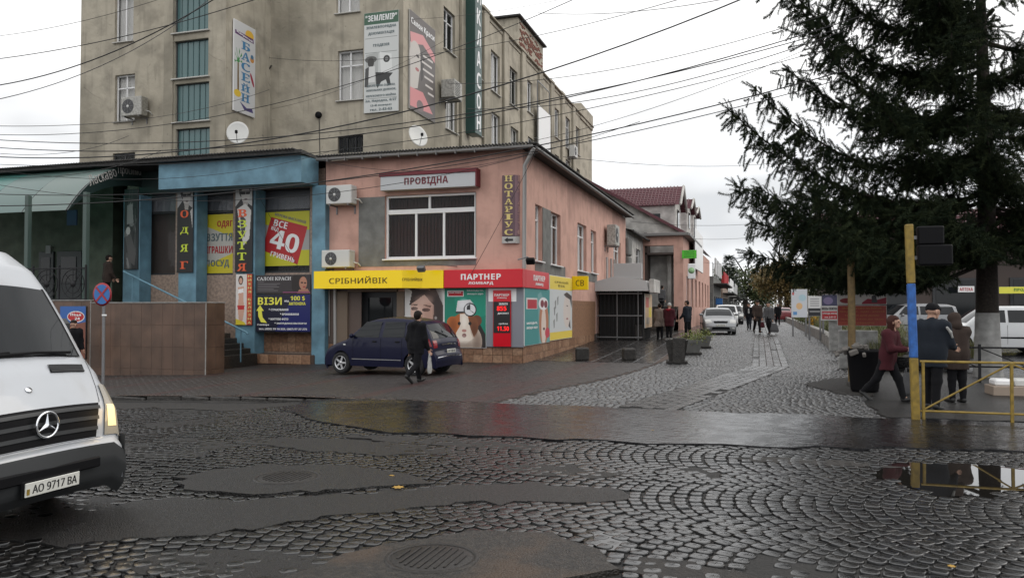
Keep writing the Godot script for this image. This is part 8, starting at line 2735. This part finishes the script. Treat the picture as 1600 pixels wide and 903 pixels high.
# pose: lean, thigh [l, r], knee [l, r], arm [l, r], elbow [l, r], out, head (turn), nod; look: jacket, trousers, shoes, hair colours, hem, style
func figure(label: String, at: Vector3, turn: float, H: float, cell: float, pose: Dictionary, look: Dictionary, group := "") -> Dictionary:
	var o := thing("person", label, "person", at, turn, group)
	var skin := Color(0.42, 0.25, 0.18)
	var lean: float = pose.get("lean", 0.03)
	var th: Array = pose.get("thigh", [0.03, -0.03])
	var kn: Array = pose.get("knee", [0.05, 0.05])
	var ar: Array = pose.get("arm", [0.05, 0.0])
	var el: Array = pose.get("elbow", [0.25, 0.25])
	var spread: float = pose.get("out", 0.10)
	var bulk: float = look.get("bulk", 1.0)
	var T := []
	var S_ := []
	var J := []
	var B := []
	var hip := Vector3(0, 0.5 * H, 0)
	var legs := []
	var lowest := 1e9
	for i in 2:
		var sx := 1.0 if i == 0 else -1.0
		var h := hip + Vector3(sx * 0.052 * H, 0, 0)
		var k := h + Vector3(0, -cos(th[i]), sin(th[i])) * 0.235 * H
		var a2: float = th[i] - kn[i]
		var a := k + Vector3(sx * 0.004 * H, -cos(a2), sin(a2)) * 0.225 * H
		var fp := clampf(a2 * 0.9, -0.9, 0.3)
		var toe := a + Vector3(sx * 0.012 * H, -0.022 * H + sin(fp) * 0.10 * H, cos(fp) * 0.115 * H)
		legs.append([h, k, a, toe])
		lowest = minf(lowest, minf(a.y - 0.034 * H, toe.y - 0.018 * H))
	var lift := Vector3(0, -lowest, 0)
	hip += lift
	var up := Vector3(0, cos(lean), sin(lean))
	var fw := Vector3(0, -sin(lean), cos(lean))
	var X := Vector3.RIGHT
	for i in 2:
		var sx := 1.0 if i == 0 else -1.0
		var L: Array = legs[i]
		for j in 4: L[j] += lift
		T.append([L[0], L[1], 0.062 * H, 0.044 * H, skin])
		T.append([L[1], L[2], 0.043 * H, 0.032 * H, skin])
		B.append([L[0], L[1], 0.05 * H, 0.035 * H, skin]); B.append([L[1], L[2], 0.035 * H, 0.024 * H, skin])
		S_.append([L[2] + Vector3(0, -0.008 * H, -0.012 * H), L[2] + Vector3(0, -0.016 * H, 0.01 * H), 0.028 * H, 0.026 * H, skin])
		S_.append([L[2] + Vector3(0, -0.016 * H, 0.0), L[3], 0.026 * H, 0.021 * H, skin])
		B.append([L[2], L[2].lerp(L[3], 0.6), 0.012 * H, 0.008 * H, skin])
	T.append([hip + X * 0.04 * H, hip - X * 0.04 * H, 0.075 * H, 0.075 * H, skin])
	var P := func(x: float, y: float, z: float) -> Vector3: # torso coordinates measured from the hip, as shares of the height
		return hip + X * x * H + up * y * H + fw * z * H
	var hem: float = look.get("hem", 0.04)
	for sx in [-1.0, 1.0]:
		J.append([P.call(sx * 0.042, 0.04, 0), P.call(sx * 0.055, 0.25, 0.005), 0.072 * H * bulk, 0.07 * H * bulk, skin])
		J.append([P.call(sx * 0.04, 0.28, 0), P.call(sx * 0.095, 0.295, -0.005), 0.052 * H, 0.044 * H * bulk, skin])
		J.append([P.call(sx * 0.045, 0.06, 0), hip + X * sx * 0.05 * H + Vector3(0, -hem * H - 0.05 * H, 0), 0.068 * H * bulk, 0.070 * H * bulk, skin])
		B.append([P.call(sx * 0.035, 0.0, 0), P.call(sx * 0.05, 0.26, 0), 0.055 * H, 0.055 * H, skin])
	J.append([P.call(0, 0.30, -0.005), P.call(0, 0.335, 0.0), 0.045 * H, 0.042 * H, skin])
	B.append([P.call(0, 0.26, 0), P.call(0, 0.40, 0.012), 0.034 * H, 0.03 * H, skin])
	if look.has("hood"): J.append([P.call(0.03, 0.315, -0.045), P.call(-0.03, 0.315, -0.045), 0.036 * H, 0.036 * H, skin])
	var wrists := []
	var fl := Flesh.new()
	var hb := []
	for i in 2:
		var sx := 1.0 if i == 0 else -1.0
		var s: Vector3 = P.call(sx * 0.112, 0.29, -0.005)
		var a: float = ar[i] + lean * 0.3
		var d := Vector3(sx * sin(spread), -cos(a) * cos(spread), sin(a)).normalized()
		var e := s + d * 0.175 * H
		var a2: float = a + el[i]
		var d2 := Vector3(sx * (sin(spread) * 0.4 - 0.10 * el[i]), -cos(a2), sin(a2)).normalized()
		var w := e + d2 * 0.155 * H
		J.append([s, e, 0.046 * H * bulk, 0.038 * H * bulk, skin])
		J.append([e, w - d2 * 0.01 * H, 0.037 * H * bulk, 0.029 * H, skin])
		B.append([s, e, 0.032 * H, 0.026 * H, skin]); B.append([e, w, 0.026 * H, 0.018 * H, skin])
		wrists.append(w + d2 * 0.055 * H)
		# a hand: palm, four unequal fingers bent at the knuckles, thumb leaving the side of the palm
		var side := d2.cross(Vector3.BACK if absf(d2.z) < 0.8 else Vector3.UP).normalized() * sx
		var pn := side.cross(d2).normalized() * sx
		var u := 0.108 * H
		var hand := []
		for f in 4:
			var o2: float = (f - 1.5) * 0.105
			var len: float = [0.40, 0.46, 0.43, 0.34][f]
			var curl: float = 0.35 + 0.08 * f
			var kp: Vector3 = w + d2 * u * 0.50 + pn * u * o2
			hand.append([w + pn * u * o2 * 0.5, kp, u * 0.075, u * 0.065, skin])
			var m1: Vector3 = kp + (d2 * cos(curl) - side * sin(curl)) * u * len * 0.5
			var m2: Vector3 = m1 + (d2 * cos(curl * 2.2) - side * sin(curl * 2.2)) * u * len * 0.5
			hand.append([kp, m1, u * 0.052, u * 0.046, skin]); hand.append([m1, m2, u * 0.046, u * 0.038, skin])
		var tb: Vector3 = w + d2 * u * 0.14 + pn * u * 0.16
		var t1: Vector3 = tb + (d2 * 0.6 + pn * 0.7 - side * 0.2).normalized() * u * 0.24
		hand.append([tb, t1, u * 0.065, u * 0.055, skin]); hand.append([t1, t1 + (d2 * 0.85 + pn * 0.3 - side * 0.3).normalized() * u * 0.2, u * 0.052, u * 0.04, skin])
		hb.append(hand)
	fl.add(B, cell * 1.1, 0.03 * H)
	for h in hb: fl.add(h, 0.0045 if cell < 0.016 else 0.009, 0.008)
	# head with a face
	var hc: Vector3 = P.call(0, 0.425, 0.015)
	var hbas := Basis(Vector3.UP, pose.get("head", 0.0)) * Basis(Vector3.RIGHT, pose.get("nod", 0.05))
	var Q := func(x: float, y: float, z: float) -> Vector3: return hc + hbas * (Vector3(x, y, z) * H)
	var lip := Color(0.34, 0.14, 0.12)
	var dark := Color(0.02, 0.015, 0.012)
	var hd := [
		[Q.call(0, 0.014, -0.010), Q.call(0, 0.010, 0.012), 0.053 * H, 0.050 * H, skin], [Q.call(0, -0.012, 0.018), Q.call(0, -0.046, 0.030), 0.040 * H, 0.026 * H, skin],
		[Q.call(0, 0.000, 0.058), Q.call(0, -0.017, 0.068), 0.007 * H, 0.010 * H, skin], [Q.call(-0.022, 0.012, 0.054), Q.call(0.022, 0.012, 0.054), 0.009 * H, 0.009 * H, skin],
		[Q.call(-0.014, -0.033, 0.050), Q.call(0.014, -0.033, 0.050), 0.006 * H, 0.006 * H, lip], [Q.call(0, -0.052, 0.044), Q.call(0, -0.05, 0.044), 0.012 * H, 0.012 * H, skin],
		[Q.call(0.052, 0.0, 0.0), Q.call(0.054, -0.018, 0.0), 0.010 * H, 0.007 * H, skin], [Q.call(-0.052, 0.0, 0.0), Q.call(-0.054, -0.018, 0.0), 0.010 * H, 0.007 * H, skin],
		[Q.call(0.020, 0.001, 0.0535), Q.call(0.021, 0.001, 0.0535), 0.0075 * H, 0.0075 * H, dark], [Q.call(-0.020, 0.001, 0.0535), Q.call(-0.021, 0.001, 0.0535), 0.0075 * H, 0.0075 * H, dark],
		[Q.call(0, -0.03, -0.01), Q.call(0, -0.09, -0.02), 0.032 * H, 0.034 * H, skin]]
	fl.add(hd, 0.0065 if cell < 0.016 else 0.012, 0.012)
	var sm := mat("skin", Color.WHITE, 0.6)
	sm.vertex_color_use_as_albedo = true
	put("body", fl.mesh(), sm, o)
	var nz := FastNoiseLite.new()
	nz.seed = int(absf(at.x) * 100) % 97
	nz.frequency = 1.0
	var grp := func(called: String, bones: Array, m: Material, k: float, wr: float, clip := -1e9) -> void:
		var g := Flesh.new()
		g.add(bones, cell, k, clip)
		put(called, g.mesh(wr, nz), m, o)
	grp.call("trousers", T, look.trousers, 0.02 * H, 0.012)
	grp.call("jacket", J, look.jacket, 0.035 * H, 0.022, hip.y - hem * H - 0.03 * H)
	grp.call("shoes", S_, look.shoes, 0.012 * H, 0.0)
	if look.get("style", "") == "skirt":
		grp.call("skirt", [[hip + Vector3(0, 0.03 * H, 0), hip + Vector3(0, -0.16 * H, 0.01 * H), 0.08 * H, 0.085 * H, skin]], look.trousers, 0.02 * H, 0.008)
	var hr := []
	match look.get("head", "short"):
		"short": hr = [[Q.call(0, 0.024, -0.014), Q.call(0, 0.026, 0.012), 0.055 * H, 0.048 * H, skin], [Q.call(0, 0.0, -0.026), Q.call(0, -0.026, -0.026), 0.046 * H, 0.036 * H, skin]]
		"long": hr = [[Q.call(0, 0.024, -0.014), Q.call(0, 0.026, 0.012), 0.056 * H, 0.049 * H, skin], [Q.call(0.025, 0.0, -0.024), Q.call(0.035, -0.11, -0.04), 0.044 * H, 0.030 * H, skin], [Q.call(-0.025, 0.0, -0.024), Q.call(-0.035, -0.11, -0.04), 0.044 * H, 0.030 * H, skin]]
		"hat": hr = [[Q.call(0, 0.032, -0.012), Q.call(0, 0.034, 0.012), 0.057 * H, 0.053 * H, skin], [Q.call(0, 0.07, 0), Q.call(0, 0.072, 0), 0.022 * H, 0.02 * H, skin]]
		"cap": hr = [[Q.call(0, 0.030, -0.012), Q.call(0, 0.032, 0.012), 0.056 * H, 0.051 * H, skin], [Q.call(0.02, 0.022, 0.06), Q.call(-0.02, 0.022, 0.06), 0.014 * H, 0.014 * H, skin]]
		"hood": hr = [[Q.call(0, 0.016, -0.014), Q.call(0, 0.018, 0.006), 0.066 * H, 0.062 * H, skin], [Q.call(0, -0.02, -0.02), Q.call(0, -0.075, -0.03), 0.058 * H, 0.062 * H, skin]]
	grp.call({"short": "hair", "long": "hair", "hat": "hat", "cap": "cap", "hood": "hood"}[look.get("head", "short")], hr, look.hair, 0.02 * H, 0.006)
	var g := Transform3D(Basis(Vector3.UP, turn), at)
	return {"node": o, "hand": [g * wrists[0], g * wrists[1]], "chest": g * (P.call(0, 0.25, 0.1) as Vector3), "g": g, "P": P}
func carrier(called: String, label: String, hand: Vector3, w: float, h: float, d: float, turn: float, m: Material, cat := "bag") -> void: # a bag hanging from a hand
	var o := thing(called, label, cat, hand, turn)
	var st := S()
	st.set_smooth_group(1)
	var rows := []
	for j in 7:
		var f := j / 6.0
		var row := []
		for k in 16:
			var a := TAU * k / 16
			var ex := signf(cos(a)) * pow(absf(cos(a)), 0.6)
			var ez := signf(sin(a)) * pow(absf(sin(a)), 0.6)
			var s: float = lerpf(0.55, 1.0, minf(1.0, f * 1.6)) * (1.0 if j < 6 else 0.86)
			row.append(Vector3(ex * w / 2 * s + 0.008 * sin(k * 3.1 + j), -0.10 - h * f, ez * d / 2 * s + 0.008 * cos(k * 2.7 + j * 2)))
		rows.append(row)
	for j in 6:
		for k in 16: quad(st, rows[j + 1][k], rows[j + 1][(k + 1) % 16], rows[j][(k + 1) % 16], rows[j][k])
	for k in range(1, 15): tri(st, rows[6][0], rows[6][k], rows[6][k + 1])
	obj("bag", st, m, o)
	st = S()
	for e in [-1.0, 1.0]: tube(st, [Vector3(-w * 0.2, -0.11, e * d * 0.2), Vector3(-w * 0.1, -0.02, e * d * 0.1), Vector3(w * 0.1, -0.02, e * d * 0.1), Vector3(w * 0.2, -0.11, e * d * 0.2)], 0.008, -1, 5)
	obj("handle", st, m, o)
func build_people() -> void:
	var black := cloth("cloth_black", lin(0.012, 0.012, 0.014))
	var navy := cloth("cloth_navy", lin(0.018, 0.022, 0.032))
	var maroon := cloth("cloth_maroon", lin(0.075, 0.02, 0.026))
	var brown := cloth("cloth_brown", lin(0.055, 0.040, 0.034))
	var grey := cloth("cloth_grey", lin(0.12, 0.12, 0.125))
	var slate := cloth("cloth_slate", lin(0.022, 0.027, 0.036))
	var beige := cloth("cloth_beige", lin(0.26, 0.21, 0.18))
	var red := cloth("cloth_red", lin(0.30, 0.02, 0.035))
	var white := cloth("cloth_white", lin(0.5, 0.5, 0.48))
	var hair := cloth("hair_dark", lin(0.018, 0.012, 0.010), 0.6)
	var hair2 := cloth("hair_auburn", lin(0.05, 0.016, 0.012), 0.5)
	var shoe := mat("shoe_black", lin(0.012, 0.012, 0.012), 0.6)
	var sole := mat("sole_white", lin(0.6, 0.6, 0.6), 0.6)
	var deg := PI / 180.0
	# man walking past the hatchback
	var p := pg(650, 598)
	var f := figure("person in black hooded jacket walking past the navy hatchback, seen from behind", p, 160 * deg, 1.56, 0.014, {"lean": 0.06, "thigh": [0.28, -0.18], "knee": [0.06, 0.75], "arm": [-0.18, 0.12], "elbow": [0.3, 0.3], "head": 0.15}, {"jacket": black, "trousers": black, "shoes": shoe, "hair": hair, "hood": true, "hem": 0.06})
	var st := S()
	for i in 2:
		pass
	carrier("plastic_bag", "pale grey plastic bag carried by the person in black beside the hatchback", f.hand[1], 0.26, 0.34, 0.06, 100 * deg, white)
	# man at the porch door
	p = pz(166, 470, -20.6); p.y = 1.755
	figure("person in dark jacket standing at the porch door beneath the canopy", p, 150 * deg, 1.55, 0.02, {"lean": 0.04, "arm": [0.15, 0.15], "elbow": [0.5, 0.5]}, {"jacket": brown, "trousers": black, "shoes": shoe, "hair": hair, "hem": 0.06, "bulk": 1.1})
	# person by the pizza poster
	p = pg(112, 588)
	f = figure("person in dark jacket with red lining waiting in front of the pizza poster", p, 70 * deg, 1.52, 0.016, {"lean": 0.04, "arm": [0.1, 0.1], "elbow": [0.3, 0.4], "nod": 0.2}, {"jacket": black, "trousers": slate, "shoes": shoe, "hair": hair, "hem": 0.07, "bulk": 1.12})
	# women by the portal stair
	p = pg(1046, 531)
	f = figure("person in dark red jacket, red scarf and pale hat facing the portal stair", p, 165 * deg, 1.50, 0.022, {"arm": [0.2, 0.25], "elbow": [0.9, 0.8]}, {"jacket": maroon, "trousers": black, "shoes": white, "hair": white, "head": "hat", "hem": 0.10, "bulk": 1.18})
	st = S()
	var ring := []
	for k in 17: ring.append(f.g * (f.P.call(cos(TAU * k / 16) * 0.062, 0.315 + 0.012 * sin(k * 2.0), sin(TAU * k / 16) * 0.062) as Vector3))
	tube(st, ring, 0.05, -1, 8, false)
	tag(obj("scarf", st, red), "bright red scarf wrapped round the neck of the person in the pale hat", "scarf")
	figure("person in beige coat half hidden left of the red scarfed one", p + Vector3(-0.42, 0, -0.35), 190 * deg, 1.50, 0.024, {"arm": [0.1, 0.2], "elbow": [0.4, 0.8]}, {"jacket": beige, "trousers": black, "shoes": shoe, "hair": hair, "head": "short", "hem": 0.12, "bulk": 1.1})
	carrier("hand_bag", "pale handbag hanging beside the beige coat by the portal stair", p + Vector3(-0.5, 0.88, -0.1), 0.28, 0.24, 0.10, 0.3, beige)
	p = pg(1075, 528)
	figure("person in dark grey jacket standing with head turned left by the portal", p, 235 * deg, 1.60, 0.022, {"thigh": [0.05, -0.08], "arm": [0.2, 0.1], "elbow": [0.6, 0.5], "head": 0.3}, {"jacket": slate, "trousers": black, "shoes": shoe, "hair": hair, "hem": 0.05})
	# climbing the portal stair
	var zs := px(1005, 400, -6.45).z - 0.1 + 1.4
	p = pz(1034, 470, zs); p.y = ground(-5, zs) + 0.17 * 6
	figure("person in pale grey jacket climbing the dark portal stair", p, 165 * deg, 1.52, 0.024, {"lean": 0.12, "thigh": [0.5, -0.1], "knee": [0.7, 0.1], "arm": [0.3, -0.2]}, {"jacket": grey, "trousers": black, "shoes": shoe, "hair": hair, "hem": 0.05})
	# walkers far down the street
	var W := [[1171, 516, "walker with a white shirt front and dark jacket beside the parked cars", black, slate, 0.0, "short", 1.55], [1184, 521, "tall walker in dark brown coat in the middle of the street", brown, black, 0.4, "cap", 1.66], [1202, 523, "walker in grey coat and dark skirt carrying a big bag", grey, black, -0.3, "short", 1.55], [1216, 508, "farthest walker in black with a white hat", black, black, 0.2, "hat", 1.60]]
	for i in 4:
		var e: Array = W[i]
		p = pg(e[0], e[1])
		f = figure(e[2], p, e[5] - 0.1, e[7], 0.026, {"thigh": [0.22, -0.25], "knee": [0.05, 0.35], "arm": [-0.15, 0.2], "elbow": [0.3, 0.5]}, {"jacket": e[3], "trousers": e[4], "shoes": shoe, "hair": white if e[6] == "hat" else hair, "head": e[6], "hem": 0.10 if i != 0 else 0.03, "style": "skirt" if i == 2 else ""}, "walkers on the side street")
		if i == 0:
			var sh := Flesh.new()
			sh.add([[Vector3(0, 1.0, 0.085), Vector3(0, 1.2, 0.085), 0.06, 0.05, Color.WHITE]], 0.02, 0.02)
			put("shirt", sh.mesh(), white, f.node)
		if i == 2:
			carrier("shopping_bag", "big grey checked bag carried by the walker in the grey coat", f.hand[0] + Vector3(0.06, 0, 0), 0.42, 0.42, 0.18, 0.1, grey)
			carrier("red_bag", "small dull red bag in the grey coated walker's other hand", f.hand[1], 0.2, 0.28, 0.1, 0.1, maroon)
	# the group by the railing
	p = pg(1388, 628)
	f = figure("person with long auburn hair in a maroon jacket striding beside the painted pole", p, 62 * deg, 1.50, 0.0135, {"lean": 0.14, "thigh": [0.42, -0.42], "knee": [0.15, 0.35], "arm": [0.2, 0.3], "elbow": [1.3, 1.2], "head": 0.15, "nod": -0.1}, {"jacket": maroon, "trousers": black, "shoes": shoe, "hair": hair2, "head": "long", "hem": 0.09, "bulk": 1.05})
	var trim := S()
	tube(trim, [p + Vector3(-0.42, 0.16, -0.12), p + Vector3(-0.36, 0.12, -0.05)], 0.04)
	p = pg(1458, 641)
	f = figure("person in dark blue jacket with a white sleeve stripe and black cap at the railing", p, 150 * deg, 1.64, 0.0135, {"lean": 0.05, "thigh": [0.10, -0.12], "arm": [0.35, 0.35], "elbow": [0.9, 0.9], "head": -0.6}, {"jacket": slate, "trousers": black, "shoes": shoe, "hair": black, "head": "cap", "hem": 0.07, "bulk": 1.16})
	var sp := Flesh.new()
	sp.add([[Vector3(-0.235, 1.29, -0.04), Vector3(-0.272, 1.22, 0.0), 0.022, 0.02, Color.WHITE], [Vector3(-0.272, 1.22, 0.0), Vector3(-0.28, 1.14, 0.05), 0.02, 0.018, Color.WHITE]], 0.01, 0.02)
	put("sleeve_stripe", sp.mesh(), white, f.node)
	p = pg(1497, 630)
	figure("person in brown hooded coat standing close beside the striped sleeve jacket", p, 195 * deg, 1.50, 0.0135, {"lean": 0.08, "arm": [0.4, 0.4], "elbow": [0.9, 0.9], "nod": 0.25}, {"jacket": brown, "trousers": black, "shoes": shoe, "hair": brown, "head": "hood", "hem": 0.10, "bulk": 1.15})
	p = pg(1420, 618)
	carrier("patterned_bag", "patterned plastic bag standing on the ground behind the painted pole", p + Vector3(0, 0.52, 0), 0.24, 0.42, 0.14, 0.3, grey)
func _ready() -> void:
	setup()
	materials()
	build_ground()
	build_grey()
	build_pink()
	build_blue()
	build_porch()
	build_street()
	build_far()
	build_bed()
	build_spruce()
	build_cables()
	build_vehicles()
	build_people()
